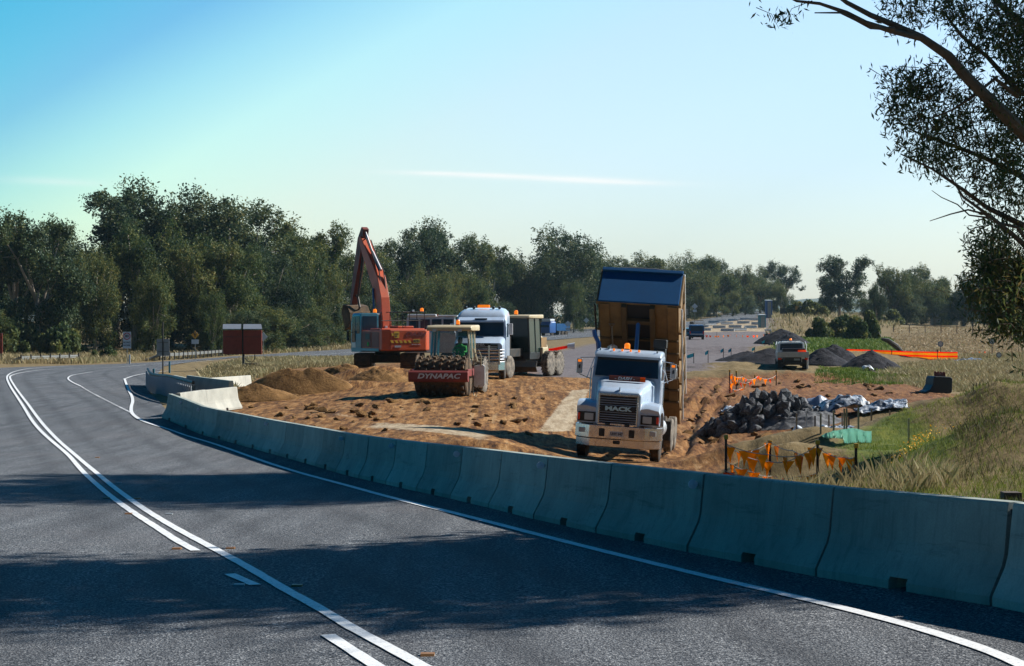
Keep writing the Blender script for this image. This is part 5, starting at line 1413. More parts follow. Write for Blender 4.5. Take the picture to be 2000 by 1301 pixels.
# ---- the vibrating roller
def roller():
    x, y, z = at(858, 71.0); z = wp(858, 771, 71.0)[2]
    z = gz(x, y) - .02
    rt = root('road_roller', (x, y, z), R(-9), 'road roller with padded drum behind a dull red front beam and cream cab roof', 'road roller')
    W = 2.1
    def drum(q):
        q.lathe_x([(-W/2, 0), (-W/2, .70), (-W/2+.04, .76), (W/2-.04, .76), (W/2, .70), (W/2, 0)], 0, .85, .78, 36)
        for i in range(18):
            for k in range(7):
                a = (i + .5 * (k % 2)) * 2 * math.pi / 18
                m = Matrix.Translation((-W/2 + .16 + k * .297, .85, .78)) @ Matrix.Rotation(a, 4, 'X')
                q.prism([(-.075, .75), (-.05, .87), (.05, .87), (.075, .75)], -.06, .06, 'y', m)
    d = part('drum', 'mud', rt, drum, 0)
    # the frame around the drum
    fr = part('drum_frame', 'dyna_red', rt, lambda q: (q.box(-1.18, -1.06, -.05, 2.2, .82, 1.10), q.box(1.06, 1.18, -.05, 2.2, .82, 1.10), q.box(-1.18, 1.18, 1.9, 2.2, .82, 1.15)), .015)
    bar = part('front_beam', 'dyna_red', rt, lambda q: q.prism([(-.22, .60), (-.30, .70), (-.30, .98), (-.2, 1.05), (-.02, 1.05), (-.02, .60)], -1.2, 1.2, 'x'), .02)
    text_mesh('lettering', 'DYNAPAC', .27, M['lettering'], bar, (.02, -.305, .83), sx=1.35, shear=.25, bold=.008)
    part('scraper', 'mud', rt, lambda q: q.box(-1.04, 1.04, .0, .06, .5, .7), .01)
    # cab
    C = Matrix.Translation((0, 2.9, 0))
    part('cab_base', 'steel', rt, lambda q: (q.box(-.78, .78, 2.2, 3.7, .75, 1.45), q.box(-.3, .3, 1.9, 2.3, .5, .9)), .02)
    for sx, yy in ((-1, 2.25), (1, 2.25), (-1, 3.65), (1, 3.65), (-1, 2.95), (1, 2.95)):
        part('cab_pillar', 'teal' if sx < 0 else 'cream', rt, lambda q: q.tube([(sx*.80, yy, 1.4), (sx*.74, yy + (.1 if yy < 2.5 else 0), 2.62)], .045, 4))
    part('cab_sill', 'cream', rt, lambda q: (q.box(-.84, .84, 2.18, 2.26, 1.40, 1.50), q.box(-.84, .84, 3.62, 3.70, 1.40, 1.5)), .01)
    part('front_window', 'clear_glass', rt, lambda q: q.add([(-.76, 2.24, 1.5), (.76, 2.24, 1.5), (.7, 2.33, 2.62), (-.7, 2.33, 2.62)], [(0, 1, 2, 3)]))
    part('rear_window', 'clear_glass', rt, lambda q: q.add([(-.76, 3.66, 1.5), (.76, 3.66, 1.5), (.7, 3.66, 2.62), (-.7, 3.66, 2.62)], [(0, 1, 2, 3)]))
    for sx in (-1, 1):
        part('side_window', 'clear_glass', rt, lambda q: q.add([(sx*.80, 2.26, 1.5), (sx*.80, 3.64, 1.5), (sx*.74, 3.62, 2.62), (sx*.74, 2.36, 2.62)], [(0, 1, 2, 3)]))
    part('cab_roof', 'cream', rt, lambda q: q.loft([ring(1.98, 1.84, 2.66, 2.76, .04), ring(2.1, 1.9, 2.62, 2.84, .06), ring(3.8, 1.9, 2.62, 2.86, .06), ring(3.9, 1.84, 2.66, 2.8, .04)]), smooth=True)
    part('wiring', 'black', rt, lambda q: q.tube([(.78, 2.2, 2.3), (.86, 2.0, 1.8), (.9, 1.9, 1.5)], .02, 5))
    beacon(rt, .28, 2.5, 2.85, .08, .22)
    for xx in (-.6, .45):
        part('work_lamp', 'lens', rt, lambda q: q.box(xx-.08, xx+.08, 1.96, 2.0, 2.58, 2.68), .01)
    part('seat', 'black', rt, lambda q: (q.box(.0, .5, 3.0, 3.45, 1.3, 1.45), q.box(.0, .5, 3.4, 3.5, 1.4, 2.1)), .04)
    part('console', 'black', rt, lambda q: (q.box(-.7, .7, 2.35, 2.5, 1.3, 1.58), q.tube([(.25, 2.5, 1.5), (.25, 2.75, 1.78)], .03, 6)), .02)
    part('steering_wheel', 'black', rt, lambda q: q.tube([(.25 + math.cos(a)*.2, 2.75 + math.sin(a)*.1, 1.8 + math.sin(a)*.12) for a in [k*math.pi/6 for k in range(13)]], .018, 5))
    # engine hood and rear wheels
    part('engine_hood', 'cream', rt, lambda q: q.loft([ring(3.75, 1.5, .7, 1.55, .12), ring(4.6, 1.5, .7, 1.55, .15), ring(5.3, 1.35, .75, 1.4, .2)]), smooth=True)
    for sx in (-1, 1): wheel(rt, sx*.98, 3.6, .76, .52, mt='dusty_rubber', mr='yellow', lugs=True, side=sx)
    # side shield and hose loop on the sunny side
    part('side_shield', 'white', rt, lambda q: q.prism([(1.2, .42), (1.30, .36), (1.56, .36), (1.66, .46), (1.66, 1.2), (1.56, 1.28), (1.22, 1.22)], 1.0, 1.06, 'y'), .02)
    part('hose', 'cream', rt, lambda q: (q.tube([(1.2, .95, 1.25), (1.28, .9, 1.7), (1.42, .9, 1.85), (1.52, .92, 1.6), (1.50, 1.0, 1.2)], .025, 6), q.tube([(1.16, .9, .5), (1.22, .9, .06), (1.32, .9, 0.0), (1.44, .9, .45)], .025, 6), q.tube([(1.2, 1.0, 1.9), (1.35, .95, 1.4)], .05, 6)), smooth=True)
    part('step', 'steel', rt, lambda q: (q.box(-1.0, -.8, 2.5, 2.9, .55, .6), q.box(-1.0, -.8, 2.5, 2.9, .95, 1.0)), .01)
    # the driver
    px_, py_, pz_ = .25, 3.15, 1.45
    T = Matrix.LocRotScale(rt.location, rt.rotation_euler, None)
    person('driver', T @ Vector((px_, py_, pz_)), R(-9), 'person in a green shirt and dark cap seated at the controls of the roller')
def person(nm, loc, rz, label):
    """a seated figure, one skinned body surface"""
    me = bpy.data.meshes.new('person')
    P = [((0,0,0),.17),((0,.04,.26),.16),((0,.05,.46),.17),((0,.03,.60),.065),((0,0,.68),.085),((0,0,.80),.10),((0,.01,.86),.07),
         ((-.20,.04,.50),.065),((-.27,-.08,.30),.05),((-.20,-.34,.30),.038),((-.16,-.42,.32),.04),
         ((.20,.04,.50),.065),((.27,-.08,.30),.05),((.20,-.34,.30),.038),((.16,-.42,.32),.04),
         ((-.10,-.1,.02),.10),((-.14,-.42,.05),.075),((-.14,-.45,-.35),.055),((-.14,-.56,-.38),.04),
         ((.10,-.1,.02),.10),((.14,-.42,.05),.075),((.14,-.45,-.35),.055),((.14,-.56,-.38),.04)]
    E = [(0,1),(1,2),(2,3),(3,4),(4,5),(5,6),(2,7),(7,8),(8,9),(9,10),(2,11),(11,12),(12,13),(13,14),(0,15),(15,16),(16,17),(17,18),(0,19),(19,20),(20,21),(21,22)]
    me.from_pydata([p for p, r in P], E, [])
    o = bpy.data.objects.new('person', me); COL.objects.link(o); me.materials.append(M['green_shirt'])
    o.modifiers.new('skin', 'SKIN')
    sv = me.skin_vertices[0].data
    for i, (p, r) in enumerate(P): sv[i].radius = (r, r)
    sv[0].use_root = True
    s = o.modifiers.new('sub', 'SUBSURF'); s.levels = 1; s.render_levels = 2
    o.location = loc; o.rotation_euler = (0, 0, rz)
    tag(o, label, 'person')
    # head colour by its own cap and face
    part('cap', 'hat', o, lambda q: q.lathe_z([(0, .92), (.07, .91), (.105, .85), (.11, .80), (0, .80)], 0, 0, 14), smooth=True)
    part('cap_peak', 'hat', o, lambda q: q.box(-.07, .07, -.19, -.08, .80, .815), .005)
    part('face', 'skin', o, lambda q: q.loft([[(math.cos(a)*r, -.03 + math.sin(a)*r*.95, zz) for a in [k*math.pi/5 for k in range(10)]] for r, zz in ((.06, .64), (.09, .68), (.102, .74), (.104, .80))]), smooth=True)
    return o
roller()

# ---- the excavator
def excavator():
    x, y, z = at(757, 92.5); z = gz(x, y) - .06
    rt = root('excavator', (x, y, z), 0, 'orange tracked excavator with folded boom, seen from behind at the back of the dirt', 'excavator')
    # tracks, pointing at the viewer
    for sx in (-1, 1):
        def tr(q):
            prof = []
            for k in range(13):
                a = R(90 + 180 * k / 12); prof.append((-1.65 + math.cos(a) * .44, .46 + math.sin(a) * .44))
            for k in range(13):
                a = R(-90 + 180 * k / 12); prof.append((1.65 + math.cos(a) * .44, .46 + math.sin(a) * .44))
            q.prism(prof, sx*1.17 - .38, sx*1.17 + .38, 'x')
            n = len(prof)
            # grousers
            L = 0; pts = prof + [prof[0]]
            for i in range(n):
                (y0, z0), (y1, z1) = pts[i], pts[i+1]; d = math.hypot(y1-y0, z1-z0); m_ = max(1, int(d / .17))
                for j in range(m_):
                    t = (j + .5) / m_; yy, zz = y0 + (y1-y0)*t, z0 + (z1-z0)*t
                    a = math.atan2(z1-z0, y1-y0)
                    m = Matrix.Translation((0, yy, zz)) @ Matrix.Rotation(a, 4, 'X')
                    q.box(sx*1.17-.40, sx*1.17+.40, -.02, .02, -.05, .05, m)
        t = part('track', 'mud', rt, tr)
        part('track_frame', 'steel', t, lambda q: q.box(sx*1.17-.42 if sx < 0 else .74, sx*1.17+.42 if sx > 0 else -.74, -1.2, 1.2, .3, .62), .02)
    part('undercarriage', 'steel', rt, lambda q: (q.box(-.8, .8, -.7, .7, .45, .85), q.lathe_z([(0, .85), (.65, .85), (.65, 1.08), (0, 1.08)], 0, 0, 20)), .02)
    up = R(28)
    U = Matrix.Rotation(up, 4, 'Z')
    def P_(name, mat, fn, parent=rt, bevel=.03, smooth=False):
        mb = MB(); fn(mb); mb.v = [tuple(U @ Vector(v)) for v in mb.v]; return mb.build(name, M[mat], parent, bevel, smooth)
    # upper structure: +y is where the boom points
    hs = P_('upper_body', 'orange', lambda q: (q.box(-1.3, 1.3, -2.0, .4, 1.12, 2.12), q.box(.35, 1.3, .4, 1.5, 1.12, 1.95)))
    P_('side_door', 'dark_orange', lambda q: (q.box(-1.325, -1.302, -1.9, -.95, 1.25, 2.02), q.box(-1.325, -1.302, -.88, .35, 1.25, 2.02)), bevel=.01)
    P_('side_grille', 'black', lambda q: q.box(-1.335, -1.326, -.75, -.2, 1.65, 1.95), bevel=.005)
    cw = P_('counterweight', 'orange', lambda q: q.prism([(-1.32, -1.9), (-1.32, -2.25), (-1.0, -2.55), (1.0, -2.55), (1.32, -2.25), (1.32, -1.9)], 1.10, 2.16, 'z'), bevel=.05)
    P_('deck', 'steel', lambda q: q.box(-1.3, 1.3, -2.0, 1.4, 1.02, 1.118))
    P_('blue_sill', 'teal', lambda q: (q.box(-1.34, -.3, .3, 1.62, 1.0, 1.22), q.box(-1.345, -1.328, -1.9, .3, 1.06, 1.2)))
    P_('hood_top', 'orange', lambda q: (q.box(-1.2, 1.2, -1.95, -.5, 2.125, 2.22), q.box(-.2, .7, -1.7, -.7, 2.22, 2.34)), bevel=.04)
    # decals on the counterweight
    q0 = Matrix.Rotation(up, 4, 'Z')
    def txt(s, size, mat, lx, lz, sx=1.0, shear=0, bold=0): 
        o = text_mesh('lettering', s, size, M[mat], cw, tuple(q0 @ Vector((lx, -2.562, lz))), sx=sx, shear=shear, bold=bold); o.rotation_euler = (math.pi/2, 0, up); return o
    txt('DASH', .30, 'dyna_red', .38, 1.92, 1.4, .35, .012)
    pl = P_('number_panel', 'yellow', lambda q: q.box(.28, .64, -2.565, -2.556, 1.48, 1.68), cw, 0)
    txt('4221', .17, 'black_ink', .46, 1.575, 1.1, 0, .006)
    P_('warning_panel', 'yellow', lambda q: (q.box(-.78, -.5, -2.566, -2.556, 1.74, 2.06), q.box(-.92, -.82, -2.566, -2.556, 1.84, 1.98)), cw, 0)
    P_('warning_mark', 'black_ink', lambda q: (q.box(-.74, -.62, -2.572, -2.567, 1.80, 1.86), q.box(-.74, -.54, -2.572, -2.567, 1.92, 1.96)), cw, 0)
    P_('hazard_stripes', 'yellow', lambda q: [q.prism([(-1.0 + k*.24, 1.62), (-.86 + k*.24, 1.62), (-.78 + k*.24, 1.48), (-.92 + k*.24, 1.48)], -2.566, -2.556, 'y') for k in range(5)], cw, 0)
    txt('PH 6029 4411', .07, 'lettering', .45, 1.40, 1.3)
    for lx in (-.1,): P_('name_plate', 'alu', lambda q: q.box(-.75, -.4, -2.565, -2.556, 1.26, 1.36), cw, 0)
    P_('green_sticker', 'green_shirt', lambda q: q.lathe_x([(-1.345, 0), (-1.345, .11), (-1.336, .11), (-1.336, 0)], 0, -.55, 1.42, 16), bevel=0)
    # cab
    cb = P_('cab', 'teal', lambda q: (q.loft([ring(.38, .98, 1.12, 3.0, .12, -.84), ring(1.5, .98, 1.12, 3.0, .12, -.84), ring(1.72, .94, 1.12, 2.6, .1, -.84), ring(1.76, .9, 1.15, 1.8, .1, -.84)])), smooth=True)
    P_('rear_window', 'glass', lambda q: q.box(-1.24, -.44, .355, .378, 2.0, 2.85), cb, .01)
    P_('side_window', 'glass', lambda q: (q.prism([(.52, 1.95), (.98, 1.95), (.98, 2.85), (.52, 2.85)], -1.345, -1.332, 'x'), q.prism([(1.06, 1.5), (1.55, 1.5), (1.5, 2.8), (1.06, 2.85)], -1.345, -1.332, 'x')), cb, .005)
    P_('door_panel', 'white', lambda q: q.box(-1.347, -1.333, 1.06, 1.55, 1.22, 1.48), cb, .01)
    P_('mirror', 'black', lambda q: q.box(-1.62, -1.52, 1.5, 1.56, 1.6, 2.1), cb, .01)
    P_('mirror_arm', 'black', lambda q: q.tube([(-1.36, 1.5, 2.0), (-1.57, 1.53, 2.05)], .015, 5), cb, 0)
    b1 = tuple(U @ Vector((-.45, .6, 3.0))); beacon(rt, b1[0], b1[1], 3.0, .1, .22)
    b2 = tuple(U @ Vector((1.2, -1.6, 2.22))); beacon(rt, b2[0], b2[1], 3.06, .09, .2)
    # hand rails round the roof
    def rail(q):
        for lx in (-1.2, 0, 1.2): q.tube([(lx, -1.9, 2.2), (lx, -1.9, 3.05)], .022, 5)
        for ly in (-1.0, -.1): q.tube([(1.2, ly, 2.2), (1.2, ly, 3.05)], .022, 5); q.tube([(.1, ly, 2.2), (.1, ly, 3.05)], .022, 5)
        for zz in (2.62, 3.05):
            q.tube([(0, -1.9, zz), (1.2, -1.9, zz), (1.2, .4, zz)], .022, 5); q.tube([(.1, -1.9, zz), (.1, .4, zz)], .022, 5)
        q.tube([(-1.2, -1.9, 2.6), (0, -1.9, 2.62)], .022, 5)
    P_('hand_rail', 'black', rail, bevel=0)
    P_('work_lamp', 'lens', lambda q: (q.box(.0, .14, .3, .42, 2.2, 2.34), q.box(.5, .62, -1.95, -1.9, 3.06, 3.16), q.box(-.4, -.28, .4, .5, 2.9, 3.0)), bevel=.01)
    # boom, stick, bucket in the plane y-z
    def beam(q, pts, ws, xs, x0=.15):
        """box beam following pts (y,z) with half-depth ws and half-width xs"""
        rings = []
        for i, (yy, zz) in enumerate(pts):
            a = Vector(pts[max(i-1, 0)]); b = Vector(pts[min(i+1, len(pts)-1)]); t = (b - a).normalized(); n = Vector((-t.y, t.x))
            rings.append([(x0 - xs, yy + n.x*ws[i], zz + n.y*ws[i]), (x0 + xs, yy + n.x*ws[i], zz + n.y*ws[i]), (x0 + xs, yy - n.x*ws[i], zz - n.y*ws[i]), (x0 - xs, yy - n.x*ws[i], zz - n.y*ws[i])])
        q.loft(rings)
    bm_ = P_('boom', 'orange', lambda q: beam(q, [(.5, 1.7), (.75, 2.7), (1.0, 3.7), (1.45, 4.65), (2.1, 5.4), (2.9, 6.3), (3.5, 7.05)], [.22, .30, .37, .42, .36, .27, .16], .24), bevel=.02)
    P_('lift_cylinder', 'ram_blue', lambda q: (q.tube([(-.14, 1.15, 1.5), (-.14, 1.35, 2.9)], .10, 10), q.tube([(-.14, 1.35, 2.9), (-.14, 1.55, 4.3)], .055, 10), q.tube([(.44, 1.15, 1.5), (.44, 1.55, 4.3)], .08, 10)), bevel=0, smooth=True)
    P_('stick_cylinder', 'alu', lambda q: (q.tube([(.15, 1.2, 5.25), (.15, 2.3, 6.25)], .085, 10), q.tube([(.15, 2.3, 6.25), (.15, 3.3, 7.45)], .05, 10)), bevel=0, smooth=True)
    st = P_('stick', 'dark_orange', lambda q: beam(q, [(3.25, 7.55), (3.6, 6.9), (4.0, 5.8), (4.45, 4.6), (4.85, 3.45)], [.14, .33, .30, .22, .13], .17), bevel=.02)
    P_('bucket_cylinder', 'black', lambda q: (q.tube([(.15, 3.35, 6.7), (.15, 3.75, 5.3)], .085, 8), q.tube([(.15, 3.75, 5.3), (.15, 4.25, 3.9)], .05, 8)), bevel=0)
    P_('hoses', 'black', lambda q: (q.tube([(.05, .9, 4.2), (.05, 1.2, 5.2), (.05, 1.9, 5.9), (.05, 2.9, 7.0), (.05, 3.6, 6.8)], .04, 6), q.tube([(.28, .85, 4.2), (.28, 1.15, 5.25), (.28, 2.0, 6.0), (.28, 2.8, 6.9)], .035, 6)), bevel=0)
    P_('linkage', 'steel', lambda q: (q.tube([(.15, 4.25, 3.9), (.15, 4.0, 3.35), (.15, 4.3, 3.0)], .06, 6), q.tube([(.15, 4.25, 3.9), (.15, 4.6, 4.0)], .06, 6)), bevel=0)
    def bucket(q):
        prof = [(4.85, 3.5), (4.3, 3.42), (3.95, 3.05), (3.85, 2.6), (4.1, 2.25), (4.6, 2.15), (4.55, 2.3), (4.2, 2.4), (4.05, 2.7), (4.2, 3.1), (4.5, 3.25), (5.1, 3.05), (5.1, 3.15)]
        q.prism(prof, -.45, .75, 'x')
        for sx in (-.45, .71): q.prism([(4.3, 3.4), (3.95, 3.05), (3.87, 2.6), (4.12, 2.28), (4.6, 2.2), (5.1, 3.05), (4.85, 3.45)], sx, sx + .04, 'x')
        for k in range(5): q.prism([(4.5, 2.14), (4.5, 2.28), (4.85, 2.12)], -.42 + k*.27, -.30 + k*.27, 'x')
    P_('bucket', 'mud', bucket, bevel=.01)
    P_('bucket_edge', 'cream', lambda q: q.box(-.4, .7, 4.55, 4.60, 2.16, 2.22), bevel=0)
excavator()

# ---- white bonneted lorry behind the roller
def lorry():
    x, y, z = at(932, 84.5); z = gz(x, y) - .02
    rt = root('lorry', (x, y, z), R(-5), 'white bonneted lorry with chrome bull bar standing behind the roller', 'lorry')
    W = 2.5
    part('bonnet', 'blue_white', rt, lambda q: q.loft([ring(.35, 2.30, .95, 1.72, .15), ring(.7, 2.34, .95, 1.86, .2), ring(1.3, 2.36, .95, 1.98, .22), ring(1.75, 2.38, .95, 2.04, .22)]), smooth=True)
    part('cab', 'blue_white', rt, lambda q: q.loft([ring(1.7, 2.44, .95, 2.02, .08), ring(1.95, 2.42, .95, 2.78, .12), ring(2.1, 2.42, .95, 3.05, .2), ring(2.5, 2.40, .95, 3.30, .35), ring(3.8, 2.40, .95, 3.42, .4), ring(3.9, 2.3, .95, 3.36, .4)]), smooth=True)
    part('windscreen', 'glass', rt, lambda q: q.loft([[(-1.10, 1.66, 2.05), (1.10, 1.66, 2.05), (1.10, 1.72, 2.05), (-1.10, 1.72, 2.05)], [(-1.08, 1.93, 2.78), (1.08, 1.93, 2.78), (1.08, 2.0, 2.78), (-1.08, 2.0, 2.78)]]), .02)
    vs = part('sun_visor', 'blue_white', rt, lambda q: q.prism([(1.62, 2.70), (1.64, 2.80), (2.02, 2.96), (2.05, 2.86)], -1.1, 1.1, 'x'), .01)
    part('visor_badge', 'black', vs, lambda q: q.box(-.3, .3, 1.70, 1.74, 2.83, 2.9))
    part('grille', 'black', rt, lambda q: (q.box(-.95, .95, .30, .36, 1.05, 1.66)), .02)
    part('grille_slat', 'alu', rt, lambda q: [q.box(-.93, .93, .27, .30, 1.10 + k*.085, 1.13 + k*.085) for k in range(6)])
    bb = part('bull_bar', 'chrome', rt, lambda q: ([q.tube([(-1.05, .1, .95 + k*.15), (1.05, .1, .95 + k*.15)], .033, 6) for k in range(4)] + [q.tube([(-1.05, .1, .95 + k*.15), (-1.22, .45, .95 + k*.15)], .033, 6) for k in range(4)] + [q.tube([(1.05, .1, .95 + k*.15), (1.22, .45, .95 + k*.15)], .033, 6) for k in range(4)] + [q.box(sx-.04, sx+.04, .06, .16, .7, 1.62) for sx in (-.55, .55)] + [q.box(sx-.03, sx+.03, .06, .16, .7, 1.45) for sx in (-1.05, 1.05)]), .005)
    bp = part('bumper', 'chrome', rt, lambda q: q.prism([(-1.25, .5), (-1.0, .12), (1.0, .12), (1.25, .5), (1.25, .9), (-1.25, .9)], .42, .86, 'z'), .03)
    part('number_plate', 'sign_grey', bp, lambda q: q.box(-.18, .18, .08, .118, .6, .72))
    text_mesh('lettering', 'SCANIA', .14, M['alu'], rt, (0, .25, 1.64), sx=1.3, bold=.004)
    part('badge_panel', 'black', rt, lambda q: q.box(-.62, .62, .262, .32, 1.56, 1.72), .005)
    for sx in (-1, 1):
        hl = part('headlight', 'lens', rt, lambda q: q.box(sx*1.06-.11, sx*1.06+.11, .30, .5, 1.02, 1.34), .03)
        part('side_window', 'glass', rt, lambda q: q.prism([(2.15, 2.0), (2.9, 2.0), (2.9, 2.65), (2.3, 2.65)], sx*1.205, sx*1.222, 'x'))
        part('mirror', 'white', rt, lambda q: q.box(sx*1.42-.1, sx*1.42+.1, 1.85, 1.95, 2.1, 2.65), .03)
        part('mirror_arm', 'black', rt, lambda q: q.tube([(sx*1.2, 2.1, 2.6), (sx*1.4, 1.9, 2.5)], .02, 5))
        wheel(rt, sx*1.08, 1.2, .5, .3, side=sx)
        for yy in (5.0, 6.35): wheel(rt, sx*1.0, yy, .5, .5, side=sx)
    part('chassis', 'steel', rt, lambda q: (q.box(-.45, .45, .6, 7.2, .62, .92), q.box(-1.1, 1.1, 4.6, 6.8, .95, 1.05)), .01)
    part('exhaust_stack', 'chrome', rt, lambda q: (q.tube([(-1.15, 4.05, 1.0), (-1.15, 4.05, 3.2)], .08, 8), q.tube([(-1.0, 4.2, 1.0), (-1.0, 4.2, 3.2)], .08, 8)), smooth=True)
    part('light_bar', 'amber', rt, lambda q: q.loft([ring(2.9, .5, 3.42, 3.5, .03), ring(2.95, .6, 3.42, 3.56, .06), ring(3.1, .6, 3.42, 3.56, .06)]), smooth=True)
    for xx in (-.85, -.45, .5, .8):
        part('horn', 'black', rt, lambda q: q.tube([(xx, 2.7, 3.40), (xx, 3.2, 3.48)], [.07, .03], 8))
    part('aerial', 'black', rt, lambda q: q.tube([(-.95, 2.6, 3.3), (-.95, 2.6, 3.7)], .012, 4))
    part('body_front', 'steel', rt, lambda q: q.box(-1.1, 1.1, 4.3, 8.2, 1.1, 2.0), .03)
lorry()

# ---- grader behind the lorry: dark glazed cab, pale rounded hood, tandem wheels
def grader():
    x, y, z = at(1009, 90.5); z = gz(x, y) - .02
    rt = root('motor_grader', (x, y, z), R(-22), 'dusty motor grader with tall dark glass cab, right behind the white lorry', 'grader')
    part('cab_frame', 'black', rt, lambda q: ([q.tube([(sx*.70, yy, 1.15), (sx*.62, yy, 2.95)], .05, 4) for sx in (-1, 1) for yy in (0, .85, 1.6)] + [q.box(-.72, .72, 0, 1.6, .85, 1.2)]), .01)
    part('cab_window', 'black_glass', rt, lambda q: (q.add([(-.70, -.01, 1.2), (.70, -.01, 1.2), (.62, -.01, 2.95), (-.62, -.01, 2.95)], [(0,1,2,3)]), q.add([(.71, 0, 1.2), (.71, 1.6, 1.2), (.63, 1.6, 2.95), (.63, 0, 2.95)], [(0,1,2,3)]), q.add([(-.71, 0, 1.2), (-.71, 1.6, 1.2), (-.63, 1.6, 2.95), (-.63, 0, 2.95)], [(0,1,2,3)]), q.add([(-.70, 1.61, 1.2), (.70, 1.61, 1.2), (.62, 1.61, 2.95), (-.62, 1.61, 2.95)], [(0,1,2,3)])))
    part('seat', 'black', rt, lambda q: (q.box(-.25, .25, .7, 1.2, 1.2, 1.65), q.box(-.25, .25, 1.1, 1.25, 1.6, 2.3)), .04)
    part('cab_roof', 'cream', rt, lambda q: q.loft([ring(-.2, 1.5, 2.95, 3.04, .03), ring(-.1, 1.6, 2.93, 3.09, .05), ring(1.7, 1.6, 2.93, 3.12, .05), ring(1.8, 1.5, 2.98, 3.06, .03)]), smooth=True)
    beacon(rt, -.35, .8, 3.1, .1, .24)
    part('engine_hood', 'cream', rt, lambda q: q.loft([ring(1.7, .95, 1.1, 2.15, .2), ring(2.4, .98, 1.05, 2.12, .28), ring(3.0, .95, 1.05, 1.95, .35), ring(3.4, .85, 1.1, 1.6, .3)]), smooth=True)
    part('hood_panel', 'ochre', rt, lambda q: q.box(.552, .565, 2.0, 2.8, 1.2, 1.95), .01)
    part('tank', 'cream', rt, lambda q: q.box(.45, .85, 1.5, 2.3, .95, 1.45), .06)
    part('frame', 'steel', rt, lambda q: (q.box(-.35, .35, -3.5, .0, 1.0, 1.4), q.box(-.5, .5, 0, 4.0, .7, 1.05), q.box(-1.0, 1.0, 1.7, 3.4, .45, .65)), .02)
    part('blade', 'steel', rt, lambda q: q.prism([(-1.0, .25), (-1.18, .5), (-1.0, .8), (-.95, .8), (-1.1, .5), (-.93, .25)], -1.4, 1.5, 'x'), .01)
    for sx in (-1, 1):
        for yy in (1.95, 3.2): wheel(rt, sx*.98, yy, .62, .38, mt='dusty_rubber', mr='mud', lugs=True, side=sx)
        wheel(rt, sx*.9, -3.4, .55, .34, mt='dusty_rubber', mr='cream', side=sx)
    for k in range(2): part('work_lamp', 'lens', rt, lambda q: q.box(-.72, -.6, -.1, 0, 1.9 + k*.3, 2.0 + k*.3), .01)
    part('ripper', 'dark_orange', rt, lambda q: q.box(-.7, .7, 4.1, 4.5, .6, 1.1), .02)
grader()

# ---- white truck half hidden behind the excavator's tail
def crew_truck():
    x, y, z = at(850, 112); z = CZ - (717 - HY) / F * 112
    z = gz(x, y) - .02
    rt = root('crew_truck', (x, y, z), R(0), 'white truck with flat pale roof and side windows, half hidden behind the orange excavator', 'truck')
    part('body', 'white', rt, lambda q: q.box(-1.9, 1.3, 0, 2.2, .7, 2.0), .05)
    part('cab_upper', 'blue_white', rt, lambda q: q.loft([ring(.1, 3.0, 2.0, 2.95, .1, -.3), ring(2.1, 3.0, 2.0, 2.95, .1, -.3)]), smooth=True)
    part('roof', 'white', rt, lambda q: (q.box(-1.75, .05, 0, 2.2, 2.95, 3.12), q.box(.1, 1.4, 0.1, 2.1, 2.95, 3.06)), .05)
    for k in range(4): part('window', 'glass', rt, lambda q: q.box(-1.65 + k*.72, -1.05 + k*.72, .06, .098, 2.15, 2.8), .01)
    for xx in (-1.2, .8): 
        for yy in (.2, 1.9):
            part('wheel', 'rubber', rt, lambda q: q.lathe_y([(0, yy-.14), (.46, yy-.14), (.46, yy+.14), (0, yy+.14)], xx, .46, 20), smooth=True)
    part('marker_lamp', 'red_lens', rt, lambda q: q.box(.1, .18, .0, .05, 3.02, 3.1))
crew_truck()

